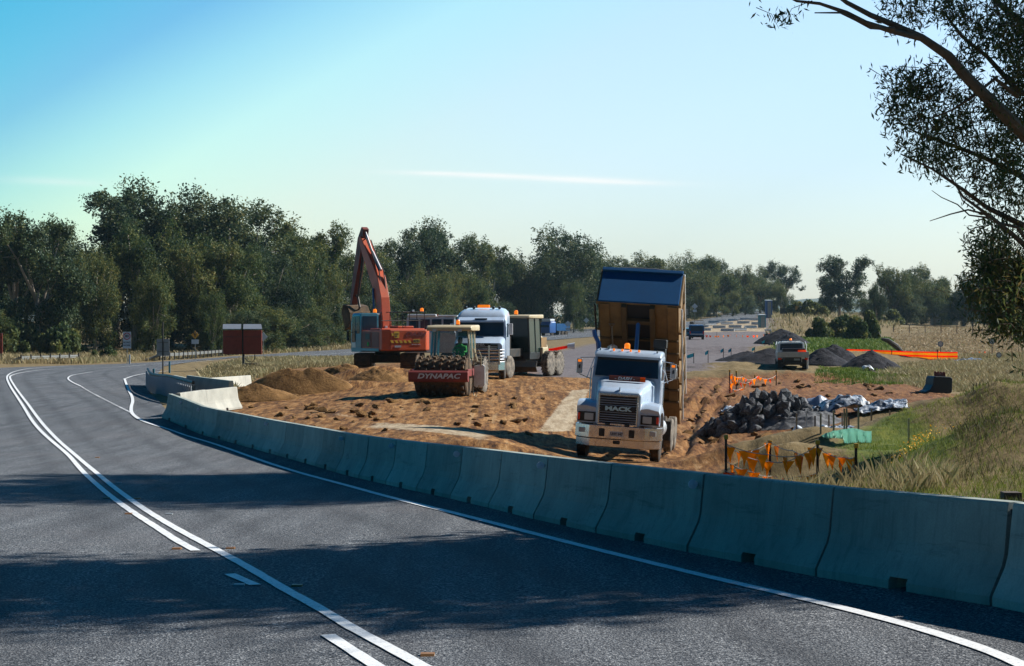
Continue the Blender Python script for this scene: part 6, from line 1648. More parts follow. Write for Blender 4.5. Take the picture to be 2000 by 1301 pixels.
# ---- white utility with tray, seen from behind
def ute():
    x, y, z = at(1549, 106); z = gz(x, y) - .02
    rt = root('utility', (x, y, z), R(-6), 'white tray utility seen from behind with orange beacon, parked beside the gravel heaps', 'utility')
    W = 1.86
    tr = part('tray', 'alu', rt, lambda q: (q.box(-W/2, W/2, 0, 2.1, .95, 1.02), q.box(-W/2, W/2, -.03, .02, .90, 1.22), q.box(-W/2, -W/2+.05, .02, 2.1, 1.02, 1.22), q.box(W/2-.05, W/2, .02, 2.1, 1.02, 1.22)), .01)
    part('tool_box', 'black', rt, lambda q: (q.box(-.6, .75, .5, 1.3, 1.02, 1.42), q.box(-.3, .5, 1.3, 1.8, 1.02, 1.36)), .03)
    part('orange_cones', 'flag_orange', rt, lambda q: q.box(.3, .78, .1, .45, 1.03, 1.33), .02)
    part('cab', 'white', rt, lambda q: q.loft([ring(2.2, 1.62, .55, 1.2, .06), ring(2.22, 1.62, .55, 1.78, .16), ring(3.4, 1.6, .55, 1.80, .16), ring(3.9, 1.66, .55, 1.25, .1), ring(4.9, 1.6, .55, 1.1, .12)]), smooth=True)
    part('rear_window', 'glass', rt, lambda q: q.box(-.66, .66, 2.17, 2.2, 1.3, 1.68), .02)
    part('tray_frame', 'white', rt, lambda q: (q.tube([(-.72, 2.1, 1.0), (-.70, 2.1, 1.72), (-.5, 2.1, 1.86), (.5, 2.1, 1.86), (.70, 2.1, 1.72), (.72, 2.1, 1.0)], .035, 6), q.tube([(-.88, 2.2, 1.1), (-.92, 2.3, 1.6), (-.85, 2.6, 1.8)], .025, 6), q.tube([(.88, 2.2, 1.1), (.92, 2.3, 1.6), (.85, 2.6, 1.8)], .025, 6)), smooth=True)
    part('chassis', 'steel', rt, lambda q: (q.box(-.5, .5, .1, 4.5, .45, .9), q.box(-.7, .7, .0, .08, .5, .62)), .02)
    part('number_plate', 'sign_grey', rt, lambda q: q.box(.05, .40, -.05, -.03, .72, .84))
    for sx in (-1, 1):
        part('tail_lamp', 'red_lens', rt, lambda q: q.box(sx*.78-.1, sx*.78+.1, -.045, 0, .76, .86), .01)
        part('mud_flap', 'black', rt, lambda q: q.box(sx*.72-.17, sx*.72+.17, .42, .45, .22, .8))
        for yy in (.95, 3.9): wheel(rt, sx*.76, yy, .38, .25, side=sx)
    part('side_board', 'white', rt, lambda q: q.box(.80, .90, .1, .5, .2, .95), .02)
    beacon(rt, 0, 2.9, 1.8, .08, .2)
ute()

# ---- small blue van, two distant vehicles
def van(px, d, rz, label, col, W=1.9, H_=1.95, name='van'):
    x, y, z = at(px, d)
    rt = root(name, (x, y, z), rz, label, name.replace('_', ' '))
    part('body', col, rt, lambda q: q.loft([ring(0, W, .4, H_*.55, .08), ring(.1, W, .35, H_*.95, .12), ring(3.2, W, .35, H_, .15), ring(3.9, W*.97, .4, H_*.55, .12), ring(4.5, W*.95, .45, H_*.5, .12)]), smooth=True)
    part('rear_window', 'glass', rt, lambda q: q.box(-W*.40, W*.40, -.02, .09, H_*.58, H_*.90), .02)
    part('stripe', 'white', rt, lambda q: (q.box(W*.49, W*.505, .1, 3.5, .9, 1.7), q.box(-W*.45, W*.45, -.02, .0, H_*.34, H_*.40)))
    part('bumper', 'black', rt, lambda q: q.box(-W/2, W/2, -.12, 0, .32, .55), .03)
    for sx in (-1, 1):
        part('tail_lamp', 'red_lens', rt, lambda q: q.box(sx*W*.45-.07, sx*W*.45+.07, -.03, .05, .75, 1.1))
        for yy in (.8, 3.6): wheel(rt, sx*W*.44, yy, .34, .24, side=sx, n=16)
    return rt
v = van(1361, 232, R(-4), 'small blue van seen from behind, on the grey site surface with ladders on its roof', 'blue')
part('roof_rack', 'wood', v, lambda q: (q.tube([(-.8, .3, 2.15), (-.8, 3, 2.15)], .05, 4), q.tube([(.8, .3, 2.15), (.8, 3, 2.15)], .05, 4), q.tube([(-.8, .5, 2.15), (.8, .5, 2.15)], .04, 4), q.tube([(-.3, .4, 2.0), (-.3, .4, 2.5), (.8, .4, 2.5)], .05, 4), q.box(-.9, -.4, .4, .9, 2.0, 2.35)))
van(1343, 246, R(0), 'dark low car just left of the small blue van', 'teal', 1.7, 1.45, 'car')
def far_lorry():
    x, y, z = at(1064, 345)
    rt = root('far_lorry', (x, y, z), R(-35), 'blue lorry with white cab top driving on the far road behind the grader', 'lorry')
    part('cab', 'ram_blue', rt, lambda q: q.loft([ring(0, 2.3, .6, 2.2, .2), ring(.5, 2.4, .6, 2.8, .25), ring(2, 2.4, .6, 2.8, .25)]), smooth=True)
    part('cab_roof', 'white', rt, lambda q: q.box(-1.0, 1.0, .4, 2.0, 2.8, 3.3), .1)
    part('windscreen', 'glass', rt, lambda q: q.box(-1.0, 1.0, -.05, .1, 1.7, 2.1), .02)
    part('load', 'blue', rt, lambda q: q.box(-1.2, 1.2, 2.3, 7, 1.0, 2.4), .05)
    for sx in (-1, 1):
        for yy in (1.0, 4.6, 5.9): wheel(rt, sx*1.0, yy, .5, .3, side=sx, n=16)
far_lorry()
# ---------------------------------------------------------------- signs, bunting, heaps and small things
def post_sign(px, d, base_py, label, cat, build, name='sign', rz=0, x=None):
    X, Y, Z = at(px, d)
    rt = root(name, (X, Y, Z - .02), rz, label, cat)
    build(rt); return rt
def z_at(py, d, X, Y): return CZ - (py - HY) / F * d - gz(X, Y)
def annulus(q, r0, r1, y0, y1, cz, n=32):
    q.loft([[(math.cos(2*math.pi*k/n)*r, y, cz + math.sin(2*math.pi*k/n)*r) for k in range(n)] for r, y in ((r0, y1), (r0, y0), (r1, y0), (r1, y1), (r0, y1))], False)
def speed(rt):
    part('post', 'galv', rt, lambda q: q.tube([(0, .04, 0), (0, .04, 3.0)], .035, 8))
    f = part('face', 'sign_white', rt, lambda q: q.box(-.37, .37, -.01, .0, 1.5, 3.02), .01)
    rg = part('red_ring', 'red_ink', rt, lambda q: annulus(q, .25, .335, -.018, -.012, 2.62))
    text_mesh('lettering', '80', .36, M['black_ink'], rt, (0, -.016, 2.62), bold=.012, ext=.003, sx=.95)
    text_mesh('lettering', 'ROAD', .22, M['black_ink'], rt, (0, -.016, 2.04), bold=.006, ext=.003, sx=1.05)
    text_mesh('lettering', 'WORK', .22, M['black_ink'], rt, (0, -.016, 1.76), bold=.006, ext=.003, sx=1.0)
post_sign(248, 166, 0, 'white speed sign reading 80 above road work at the verge before the left trees', 'sign', speed)
post_sign(318, 118, 0, 'plain grey back of a rounded rectangular sign on a dark pole by the bend', 'sign', lambda rt: (
    part('pole', 'steel', rt, lambda q: q.tube([(0, 0, 0), (0, 0, 3.6)], .05, 8)),
    part('panel', 'sign_grey', rt, lambda q: q.box(-.42, .42, .06, .08, 1.35, 2.46), .008),
    part('brace', 'galv', rt, lambda q: (q.box(-.35, .35, .03, .058, 1.6, 1.66), q.box(-.35, .35, .03, .058, 2.2, 2.26)))))
def diamond(mat, s, h0, glyph=None, pole='galv', sub=False):
    def f(rt):
        part('pole', pole, rt, lambda q: q.tube([(0, .03, 0), (0, .03, h0 + s)], .035, 6))
        part('panel', mat, rt, lambda q: q.prism([(0, h0 - s), (s, h0), (0, h0 + s), (-s, h0)], -.01, .01, 'y'), .01)
        if glyph: 
            part('symbol', 'black_ink', rt, lambda q: (q.tube([(0, -.02, h0 - s*.5), (0, -.02, h0)], .05, 4), q.tube([(0, -.02, h0), (-.13, -.02, h0 + .15), (-.11, -.02, h0 + .32)], .045, 4), q.tube([(0, -.02, h0), (.13, -.02, h0 + .15), (.11, -.02, h0 + .32)], .045, 4)))
        if sub: part('sub_panel', 'sign_white', rt, lambda q: q.box(-.36, .36, -.01, .01, h0 - s - .5, h0 - s - .06), .005)
    return f
post_sign(381, 182, 0, 'yellow diamond sign with a black divided road symbol', 'sign', diamond('sign_yellow', .42, 2.6, True, sub=True))
post_sign(514, 175, 0, 'pale diamond sign half hidden behind the right edge of the message board', 'sign', diamond('sign_white', .45, 2.3))
post_sign(1109, 300, 0, 'grey backed diamond sign nearest the grader on the far road', 'sign', diamond('sign_white', .55, 2.3, sub=True))
post_sign(1145, 385, 0, 'pale diamond sign on the far verge just left of the raised body', 'sign', diamond('sign_white', .62, 2.6))
post_sign(1357, 330, 0, 'pale diamond sign with a plate below, just above the blue van', 'sign', diamond('sign_white', .55, 3.6, sub=True))
post_sign(1339, 300, 0, 'small rectangular sign between the raised body and the blue van', 'sign', lambda rt: (
    part('pole', 'galv', rt, lambda q: q.tube([(0, .03, 0), (0, .03, 3.6)], .04, 6)), part('panel', 'sign_grey', rt, lambda q: q.box(-.4, .4, -.01, .01, 2.6, 3.6), .01)))
def round_sign(r_, h0, face):
    def f(rt):
        part('pole', 'steel', rt, lambda q: q.tube([(0, .03, 0), (0, .03, h0)], .035, 6))
        part('panel', 'sign_white', rt, lambda q: q.lathe_y([(0, -.01), (r_, -.01), (r_, .01), (0, .01)], 0, h0, 24))
        part('symbol', face, rt, lambda q: annulus(q, r_*.70, r_*.90, -.017, -.012, h0))
    return f
post_sign(1837, 150, 0, 'small round sign behind the striped plastic barrier at right', 'sign', round_sign(.24, 1.35, 'blue'))
post_sign(1938, 150, 0, 'round sign standing in the dry grass near the right edge', 'sign', round_sign(.26, 1.5, 'black_ink'))
post_sign(1951, 138, 0, 'low round sign to the right of the taller round sign', 'sign', round_sign(.22, .6, 'steel'))
post_sign(1558, 380, 0, 'tiny yellow and white sign panels on the far rise', 'sign', lambda rt: (part('pole', 'steel', rt, lambda q: q.tube([(0, .03, 0), (0, .03, 3)], .05, 5)), part('panel', 'sign_yellow', rt, lambda q: q.box(-.5, .2, -.02, .02, 2.0, 2.8)), part('sub_panel', 'sign_white', rt, lambda q: q.box(.25, .95, -.02, .02, 2.1, 2.9))))

# message board: two red panels with solar panels over them
def board():
    X, Y, Z = at(475, 130)
    rt = root('message_board', (X, Y, Z), 0, 'red brown backed twin panel message board with small solar panels, standing in the dry grass', 'message board')
    k = 130 / F
    zt = lambda py: CZ - (py - HY) * k - Z
    xt = lambda px: (px - 475) * k
    part('pole', 'black', rt, lambda q: q.tube([(0, .1, -.05), (0, .1, zt(640))], .09, 10))
    for a, b in ((435, 473), (475, 512)):
        p = part('panel', 'red_brown', rt, lambda q: q.box(xt(a) + .02, xt(b) - .02, -.06, .12, zt(692), zt(645)), .02)
        part('rib', 'dark_orange', p, lambda q: (q.box(xt(a) + .1, xt(b) - .1, -.075, -.062, zt(659), zt(656.5))), .004)
        part('solar_panel', 'solar', rt, lambda q: q.add([(xt(a) + .05, -.35, zt(643.5)), (xt(b) + (.05 if a == 475 else -.05), -.35, zt(643.5)), (xt(b) - .12, .35, zt(634)), (xt(a) - .04, .35, zt(634)), (xt(a) + .05, -.35, zt(642.3)), (xt(b) + (.05 if a == 475 else -.05), -.35, zt(642.3)), (xt(b) - .12, .35, zt(633)), (xt(a) - .04, .35, zt(633))], [(0,3,2,1),(4,5,6,7),(0,1,5,4),(1,2,6,5),(2,3,7,6),(3,0,4,7)]))
    part('cable', 'black', rt, lambda q: q.tube([(.1, 0, zt(699)), (.35, 0, zt(706)), (.65, 0, zt(707.5)), (.82, 0, zt(702)), (.84, 0, zt(692))], .03, 6), smooth=True)
    part('battery_box', 'dark_wood', rt, lambda q: q.box(.15, 1.05, -.3, .2, 0, .42), .03)
board()
# a sliver of a red panel at the very left edge
X, Y, Z = at(-4, 176)
rt = root('red_panel', (X, Y, Z), 0, 'dark red panel on legs cut by the left edge of the photo', 'panel')
part('board', 'red_brown', rt, lambda q: q.box(-.6, .45, -.05, .05, .9, 2.9), .02)
part('leg', 'steel', rt, lambda q: q.tube([(-.4, .08, 0), (-.4, .08, 1)], .05, 6)); part('leg', 'steel', rt, lambda q: q.tube([(.3, .08, 0), (.3, .08, 1)], .05, 6))

# guide posts by the bend
for px, py1, lab in ((300, 740, 'blue grey guide post next to the curved rail'), (331, 700, 'blue grey guide post right of the plain sign pole')):
    d = 104 if px == 300 else 124
    x, y, z = at(px, d)
    o = part('guide_post', 'teal', None, lambda q: q.box(-.06, .06, -.03, .03, 0, 1.0 if px == 300 else .8), .01, loc=(x, y, z)); tag(o, lab, 'guide post')
x, y, z = at(253, 160); o = part('guide_post', 'sign_white', None, lambda q: q.box(-.07, .07, -.03, .03, 0, .9), .01, loc=(x, y, z)); tag(o, 'white guide post right under the speed sign', 'guide post')

# heaps
def heap(name, cx, cy, rx, ry, h_, mat, label, cat, group=None, seed=0, rot=0.0, rag=.12, sharp=1.15, peaks=None, n=70, z0=None):
    g = np.random.default_rng(seed)
    rr = np.linspace(0, 1, 46); th = np.linspace(0, 2*np.pi, n, endpoint=False)
    Rr, Th = np.meshgrid(rr, th, indexing='ij')
    lx = Rr * np.cos(Th) * rx; ly = Rr * np.sin(Th) * ry
    px_, py_ = cx + lx * math.cos(rot) - ly * math.sin(rot), cy + lx * math.sin(rot) + ly * math.cos(rot)
    base = tz_base(px_, py_)
    prof = np.clip(1 - Rr ** sharp, 0, 1)
    if peaks:
        prof = np.zeros(Rr.shape)
        for (ax, ay, ar, ah) in peaks: prof = np.maximum(prof, ah * np.clip(1 - (np.hypot((lx/rx - ax), (ly/ry - ay)) / ar) ** sharp, 0, 1))
        prof *= np.clip((1 - Rr) * 6, 0, 1)
    hh = h_ * prof * (1 + rag * fbm(px_, py_, 6 / rx, 4, seed + 1)) + rag * .35 * fbm(px_, py_, 14 / rx, 3, seed + 2) * np.clip(prof * 3, 0, 1) - .08 * (Rr > .97)
    V = np.stack([px_ - cx, py_ - cy, base + hh], -1)
    z00 = gz(cx, cy); V[..., 2] -= z00
    nT = n; idx = np.arange(46 * n).reshape(46, n)
    Fq = np.stack([idx[:-1], np.roll(idx[:-1], -1, 1), np.roll(idx[1:], -1, 1), idx[1:]], -1).reshape(-1, 4)
    # the centre ring collapses to a point: fine as thin quads
    o = link(name, np_mesh(name, V.reshape(-1, 3), Fq[:, ::-1]), mat, smooth=True, loc=(cx, cy, z00))
    return tag(o, label, cat, group)
def granular(name, cols, sc_=10, bs=.9, bd=.05):
    m, nt, b = new_mat(name)
    co = coords(nt); f = noise(nt, co, sc_, 6, .75); k = noise(nt, co, sc_ * .12, 4, .6)
    c = ramp(nt, f, tuple((.3 + .42 * i / (len(cols) - 1), x) for i, x in enumerate(cols)))
    c = mixc(nt, ramp(nt, k, ((.45, (0, 0, 0)), (.7, (.55,) * 3))), c, tuple(x * 1.4 for x in cols[-1]))
    nt.links.new(c, b.inputs['Base Color']); b.inputs['Roughness'].default_value = .95; b.inputs['Specular IOR Level'].default_value = .15
    bump(nt, b, f, bs, bd); return m
M['pile_dirt'] = granular('heaped_earth', ((.05, .025, .010), (.16, .085, .032), (.28, .155, .06)))
M['pile_black'] = granular('dark_gravel', ((.006, .007, .010), (.020, .020, .026), (.055, .052, .060)), 14)
M['pile_grass'] = granular('weedy_earth', ((.06, .07, .02), (.16, .13, .05), (.30, .23, .12)), 6)
M['rock'] = granular('broken_rock', ((.03, .033, .04), (.10, .105, .115), (.24, .24, .25)), 4, .6, .05)
x, y = wp(575, 770, 79)[:2]
heap('dirt_heap', x, y, 2.9, 1.25, 1.38, M['pile_dirt'], 'large brown earth heap left of the roller, shaded on its near side', 'dirt heap', seed=3, rag=.16, peaks=[(-.1, 0, .9, .93), (-.45, 0, .6, .6), (.25, 0, .75, .85)])
x, y = wp(500, 778, 76)[:2]
heap('dirt_heap', x, y, 2.0, 1.0, .75, M['pile_dirt'], 'lower earth heap running from the big heap to the end of the concrete row', 'dirt heap', seed=4, rag=.2)
x, y = wp(665, 745, 86)[:2]
heap('dirt_heap', x, y, 2.3, 1.5, .95, M['pile_dirt'], 'lumpy earth heap between the big heap and the excavator track', 'dirt heap', seed=5, rag=.4)
x, y = wp(735, 748, 82)[:2]
heap('dirt_heap', x, y, 1.9, 1.2, .75, M['pile_dirt'], 'small earth heap at the foot of the excavator', 'dirt heap', seed=6, rag=.35)
GG = 'dark gravel heaps beside the utility'
for px, py, d, rx, ry, hh, lab, sd in ((1702,716,113,2.1,1.9,1.15,'dark gravel heap nearest, right of the white utility, in front of the striped barrier',1),(1632,712,124,2.2,2.0,1.45,'tallest dark gravel heap with a ridge behind the white utility',2),
     (1608,716,121,2.0,1.8,1.15,'dark gravel heap touching the right side of the white utility',3),(1505,708,122,3.2,2.2,1.05,'wide dark gravel heap left of the white utility',4),(1460,706,128,2.4,2.0,.7,'low dark gravel heap at the edge of the grey surface',5),
     (1528,660,205,3.4,3.0,1.9,'distant dark gravel heap at the end of the grey surface',6),(1735,716,112,1.1,1.1,.45,'small dark gravel heap at the foot of the nearest heap',7),(1545,666,200,2.6,2.4,1.4,'distant dark gravel heap next to the yellow green grass',8)):
    x, y = wp(px, py, d)[:2]; heap('gravel_heap', x, y, rx, ry, hh, M['pile_black'], lab, 'gravel heap', GG, seed=sd + 20, rag=.22, sharp=1.15)
# broken rock: countable blocks in a pile
def rock_mesh(seed):
    g = np.random.default_rng(seed)
    bm = bmesh.new(); pts = [bm.verts.new(v / np.linalg.norm(v) * g.uniform(.75, 1.1) * np.array([1.0, .75, .62])) for v in g.normal(size=(20, 3))]
    bmesh.ops.convex_hull(bm, input=pts); 
    for v in [v for v in bm.verts if not v.link_faces]: bm.verts.remove(v)
    me = bpy.data.meshes.new('rock'); bm.to_mesh(me); bm.free(); me.materials.append(M['rock']); return me
RK = [rock_mesh(i) for i in range(8)]
rr_ = random.Random(12)
cx, cy = wp(1500, 832, 61)[:2]; n = 0
for i in range(230):
    a = rr_.uniform(0, 6.28); q = math.sqrt(rr_.random()); lx, ly = math.cos(a) * q * 2.35, math.sin(a) * q * 1.3
    hmax = 1.2 * max(0, 1 - (q) ** 1.5); s = rr_.uniform(.13, .34)
    o = link('rock', RK[i % 8]); x, y = cx + lx, cy + ly
    o.location = (x, y, gz(x, y) + hmax * rr_.uniform(.75, 1.0) + .02); o.scale = (s, s, s); o.rotation_euler = (rr_.uniform(0, 6), rr_.uniform(0, 6), rr_.uniform(0, 6))
    tag(o, 'grey broken rock lying in the rubble pile right of the tipper truck', 'rock', 'rocks of the rubble pile')
heap('rubble_core', cx, cy, 2.2, 1.4, .85, M['rock'], 'grey rubble packed under the loose rocks of the pile', 'rubble', seed=50, rag=.3, sharp=1.3)
cx, cy = wp(1580, 826, 60)[:2]
heap('rubble_core', cx, cy, 1.6, 1.2, .55, M['rock'], 'lower shoulder of the rubble running under the plastic sheets', 'rubble', seed=51, rag=.4, sharp=1.3)

# crumpled plastic sheets
def sheet_cloth(px, py, d, rx, ry, h_, mat, label, seed, rot=0, name='plastic_sheet', fold=.22):
    x0, y0, _ = wp(px, py, d); nx, ny = 46, 30
    U_, V_ = np.meshgrid(np.linspace(-1, 1, nx), np.linspace(-1, 1, ny))
    U2 = U_ * (1 + .12 * fbm(V_ * 3, U_ * 0, 2, 2, seed)); V2 = V_ * (1 + .2 * fbm(U_ * 3, V_ * 0, 2, 2, seed + 1))
    lx, ly = U2 * rx, V2 * ry
    X = x0 + lx * math.cos(rot) - ly * math.sin(rot); Y = y0 + lx * math.sin(rot) + ly * math.cos(rot)
    n1 = fbm(lx, ly, 3.2, 4, seed + 2); n2 = np.abs(fbm(lx, ly, 5.5, 3, seed + 3))
    Z = fan_z(X, Y) + .04 + h_ * np.clip(1 - (U_**2 + V_**2) * .55, 0, 1) + fold * (n1 * .6 + n2)
    idx = np.arange(nx * ny).reshape(ny, nx)
    Fq = np.stack([idx[:-1, :-1], idx[:-1, 1:], idx[1:, 1:], idx[1:, :-1]], -1).reshape(-1, 4)
    V = np.stack([X - x0, Y - y0, Z], -1).reshape(-1, 3)
    o = link(name, np_mesh(name, V, Fq), M[mat], loc=(x0, y0, 0)); s = o.modifiers.new('s', 'SOLIDIFY'); s.thickness = .01
    return tag(o, label, 'plastic sheet')
M['tarp_blue'] = plain('grey_blue_sheet', (.20, .25, .36), .4, dirt=.4, dc=(.1, .1, .1))
sheet_cloth(1640, 806, 61, .95, .7, .48, 'tarp', 'crumpled white plastic sheet draped over the right shoulder of the rubble', 1)
sheet_cloth(1595, 800, 62, .6, .5, .7, 'tarp_blue', 'grey blue plastic sheet hanging off the rubble pile', 2)
sheet_cloth(1720, 818, 60, .85, .5, .14, 'tarp', 'white plastic sheet spread low right of the rubble', 3)
sheet_cloth(1780, 818, 58, .75, .5, .1, 'tarp_blue', 'bluish plastic sheet on the grass, rightmost of the sheets', 4)
sheet_cloth(1620, 842, 52, .85, .45, .22, 'tarp', 'long white sheet lying behind the wooden stakes', 5)
sheet_cloth(1560, 838, 53, .22, .25, .3, 'white_sheet', 'small bundle of white plastic at the first wooden stake', 6)
sheet_cloth(1432, 792, 68, .45, .3, .12, 'white_sheet', 'strip of white plastic left of the rubble pile', 7)
sheet_cloth(1650, 662, 270, 1.7, 1.2, .4, 'tarp', 'pale plastic sheet heaped at the back of the yellow green grass', 8)
sheet_cloth(1695, 712, 108, .35, .3, .25, 'white_sheet', 'scrap of white plastic between the gravel heaps', 9)
sheet_cloth(1890, 712, 140, 1.3, .6, .2, 'tarp_blue', 'tangle of blue and white sheet at the right end of the striped barrier', 10)
# pale green silt cloth strung between stakes
def silt():
    a, b = Vector(wp(1602, 862, 45.5)), Vector(wp(1702, 866, 44)); n = 24
    rt = root('silt_fence', tuple(a), 0, 'pale green cloth fence sagging between stakes above the bunting', 'silt fence')
    vs = []; tops = [852, 846, 842, 840, 838, 836, 838, 842, 842]
    for i in range(n + 1):
        t = i / n; p = a.lerp(b, t); py = np.interp(t, np.linspace(0, 1, 9), tops); zt_ = CZ - (py - HY) / F * p.y
        zb = gz(p.x, p.y) - .02 - .05; 
        if t < .5: zb = zt_ - .10 - .3 * t
        for k in range(4): vs.append(Vector((p.x, p.y + .05 * math.sin(i * 1.7 + k), zb + (zt_ - zb) * k / 3)) - a)
    mb = MB(); mb.add(vs, [(4*i+k, 4*i+4+k, 4*i+5+k, 4*i+1+k) for i in range(n) for k in range(3)])
    o = mb.build('cloth', M['green_cloth'], rt, smooth=True); s = o.modifiers.new('s', 'SOLIDIFY'); s.thickness = .006
    for t in (.02, .35, .62, .68, .98):
        p = a.lerp(b, t); z = gz(p.x, p.y); mb = MB(); mb.box(p.x-a.x-.02, p.x-a.x+.02, .02, .06, z-a.z-.1, z-a.z+.85); mb.build('stake', M['wood'], rt)
silt()

# wooden stakes and pegs
def stake(px, py_base, py_top, d, mat, label, group, w=.022, tip=None, name='stake', lean=0):
    x, y, _ = wp(px, py_base, d); z = gz(x, y); zt_ = CZ - (py_top - HY) / F * d
    h_ = max(.15, zt_ - z)
    o = part(name, mat, None, lambda q: q.loft([[(-w, -w, -.1), (w, -w, -.1), (w, w, -.1), (-w, w, -.1)], [(lean - w, -w, h_), (lean + w, -w, h_), (lean + w, w, h_), (lean - w, w, h_)]]), loc=(x, y, z))
    tag(o, label, 'stake', group)
    if tip: part('tip', tip, o, lambda q: q.box(lean-w-.005, lean+w+.005, -w-.005, w+.005, h_-.12, h_+.005))
    return o
GS = 'timber stakes along the silt cloth'
for i, (px, pb, pt, d, m_, ti) in enumerate(((1556,842,808,52,'wood',None),(1575,842,806,52,'white_sheet',None),(1592,838,812,54,'dark_wood',None),(1619,842,810,52,'wood',None),(1628,840,808,51,'cream',None),(1645,840,806,52,'wood',None),(1658,832,814,56,'dark_wood',None),(1702,845,798,48,'wood',None),(1738,834,802,54,'wood',None),(1757,832,802,55,'dark_wood',None),(1775,866,817,43,'cream',None),(1854,890,855,36,'wood','cream'),(1931,880,876,33,'blue','flag_red'))):
    stake(px, pb, pt, d, m_, 'thin timber stake in the ground behind the bunting, ' + ORD[i] + ' from the left', GS, .02, ti)
GP = 'dark pickets in the dry grass'
for i, px in enumerate((1901,1907,1914,1921,1927,1939,1946,1951)):
    stake(px, 768 + (i > 4), 750 - 2 * (i % 3), 80, 'dark_wood', 'dark picket in the dry grass right of the black bucket, ' + ORD[i] + ' from the left', GP, .022, name='picket')
GC = 'survey stakes with cyan flags'
def flag_stake(px, py, d, label, w=.32, mt='cyan_flag', left=True, hgt=.9):
    x, y, _ = wp(px, py, d); z = gz(x, y)
    rt = root('flagged_stake', (x, y, z), 0, label, 'survey stake', GC)
    part('stake', 'dark_wood', rt, lambda q: q.box(-.02, .02, -.02, .02, -.1, hgt))
    s = -1 if left else 1
    part('flag', mt, rt, lambda q: q.add([(0, -.02, hgt), (0, -.02, hgt-.22), (s*w*.5, .03, hgt-.30), (s*w, -.03, hgt-.34), (s*w*1.05, .02, hgt-.16), (s*w*.5, -.05, hgt-.06)], [(0,1,2,5),(5,2,3,4)]))
for px, py, d, lab, w in ((1355,718,112,'cyan flagged survey stake nearest to the raised body',.42),(1383,712,120,'cyan flagged survey stake, second from the raised body',.2),(1413,704,128,'cyan flagged survey stake, left one of the close pair',.2),(1428,703,129,'cyan flagged survey stake, right one of the close pair',.2),(1474,698,138,'cyan flagged survey stake in front of the low gravel heap',.22),(1494,672,180,'tiny cyan flagged survey stake far out by the distant gravel',.3),(1352,658,240,'faint stake left of the blue van',.2)):
    flag_stake(px, py, d, lab, w)

# bunting: lines of little flags on posts
def bunting(label, posts, lines, group, name='bunting', fs=.2, caps=True, n_fl=None, seed=0, post_mat='black'):
    """posts: (px, base row, top row, d); lines: list of point lists (px, py, d) with flag count"""
    r = random.Random(seed)
    p0 = Vector(wp(*[posts[0][i] for i in (0, 1, 3)])); p0.z = gz(p0.x, p0.y)
    rt = root(name, tuple(p0), 0, label, 'bunting', group)
    for (px, pb, pt, d) in posts:
        x, y, _ = wp(px, pb, d); z = gz(x, y); zt_ = CZ - (pt - HY) / F * d
        po = part('post', post_mat, rt, lambda q: q.box(x-p0.x-.022, x-p0.x+.022, y-p0.y-.022, y-p0.y+.022, z-p0.z-.1, zt_-p0.z))
        if caps: part('cap', 'yellow', po, lambda q: q.box(x-p0.x-.04, x-p0.x+.04, y-p0.y-.04, y-p0.y+.04, zt_-p0.z, zt_-p0.z+.085), .01)
    for pts, nf in lines:
        W_ = [Vector(wp(*p)) - p0 for p in pts]
        # sag between the given points
        D = []
        for a, b in zip(W_[:-1], W_[1:]):
            for k in range(8):
                t = k / 8; q = a.lerp(b, t); q.z -= .05 * (b - a).length * 4 * t * (1 - t); D.append(q)
        D.append(W_[-1])
        part('cord', 'string', rt, lambda q: q.tube(D, .008 if fs > .15 else .02, 4))
        for i in range(nf):
            t = (i + r.uniform(.25, .75)) / nf * (len(D) - 1); k = int(t); q = D[k].lerp(D[min(k+1, len(D)-1)], t - k)
            a = r.uniform(-1.35, 1.35); s = fs * r.uniform(.85, 1.15); dx, dy = math.cos(a) * s * .5, math.sin(a) * s * .5; c = r.uniform(-.04, .04)
            fo = part('flag', 'flag_red' if r.random() < .22 else 'flag_orange', rt, lambda m: m.add([(q.x-dx, q.y-dy, q.z), (q.x, q.y+c*.5, q.z), (q.x+dx, q.y+dy, q.z), (q.x+dx*.3+c, q.y+dy*.3, q.z-s*.7), (q.x+c*1.5, q.y+c, q.z-s*1.35), (q.x-dx*.3, q.y-dy*.3+c, q.z-s*.7)], [(0,1,3,5),(1,2,3),(5,3,4)]))
bunting('orange bunting strung round four capped posts just behind the concrete row', [(1418,975,858,35.5),(1504,972,868,37),(1597,968,868,34.5),(1672,960,875,33)],
    [([(1418,867,35.5),(1450,886,36),(1470,880,36.6),(1504,862,37),(1548,880,36),(1597,884,34.5)], 8), ([(1420,868,35.5),(1500,888,35.2),(1560,890,34.8),(1597,868,34.5)], 5),
     ([(1598,872,34.5),(1625,890,34),(1650,893,33.6),(1672,892,33)], 7), ([(1452,890,36),(1505,902,36),(1560,892,35),(1590,880,34.6)], 5),
     ([(1414,898,35.5),(1470,922,36),(1510,930,36.6),(1560,930,35.6),(1600,920,34.6)], 9), ([(1414,918,35.4),(1450,930,35.2),(1500,935,35),(1560,934,34.8)], 7)], None, fs=.25, seed=3)
bunting('distant orange bunting on dark posts between the ruts and the rubble pile', [(1425,778,726,80),(1438,778,728,83),(1474,770,736,86),(1516,752,727,88)],
    [([(1425,728,80),(1450,736,82),(1480,735,85),(1516,733,88)], 13), ([(1425,732,80),(1440,744,82),(1470,744,84)], 6), ([(1425,757,80),(1450,758,82),(1474,758,86)], 7), ([(1427,730,80),(1428,768,80)], 5)], None, fs=.2, seed=5)
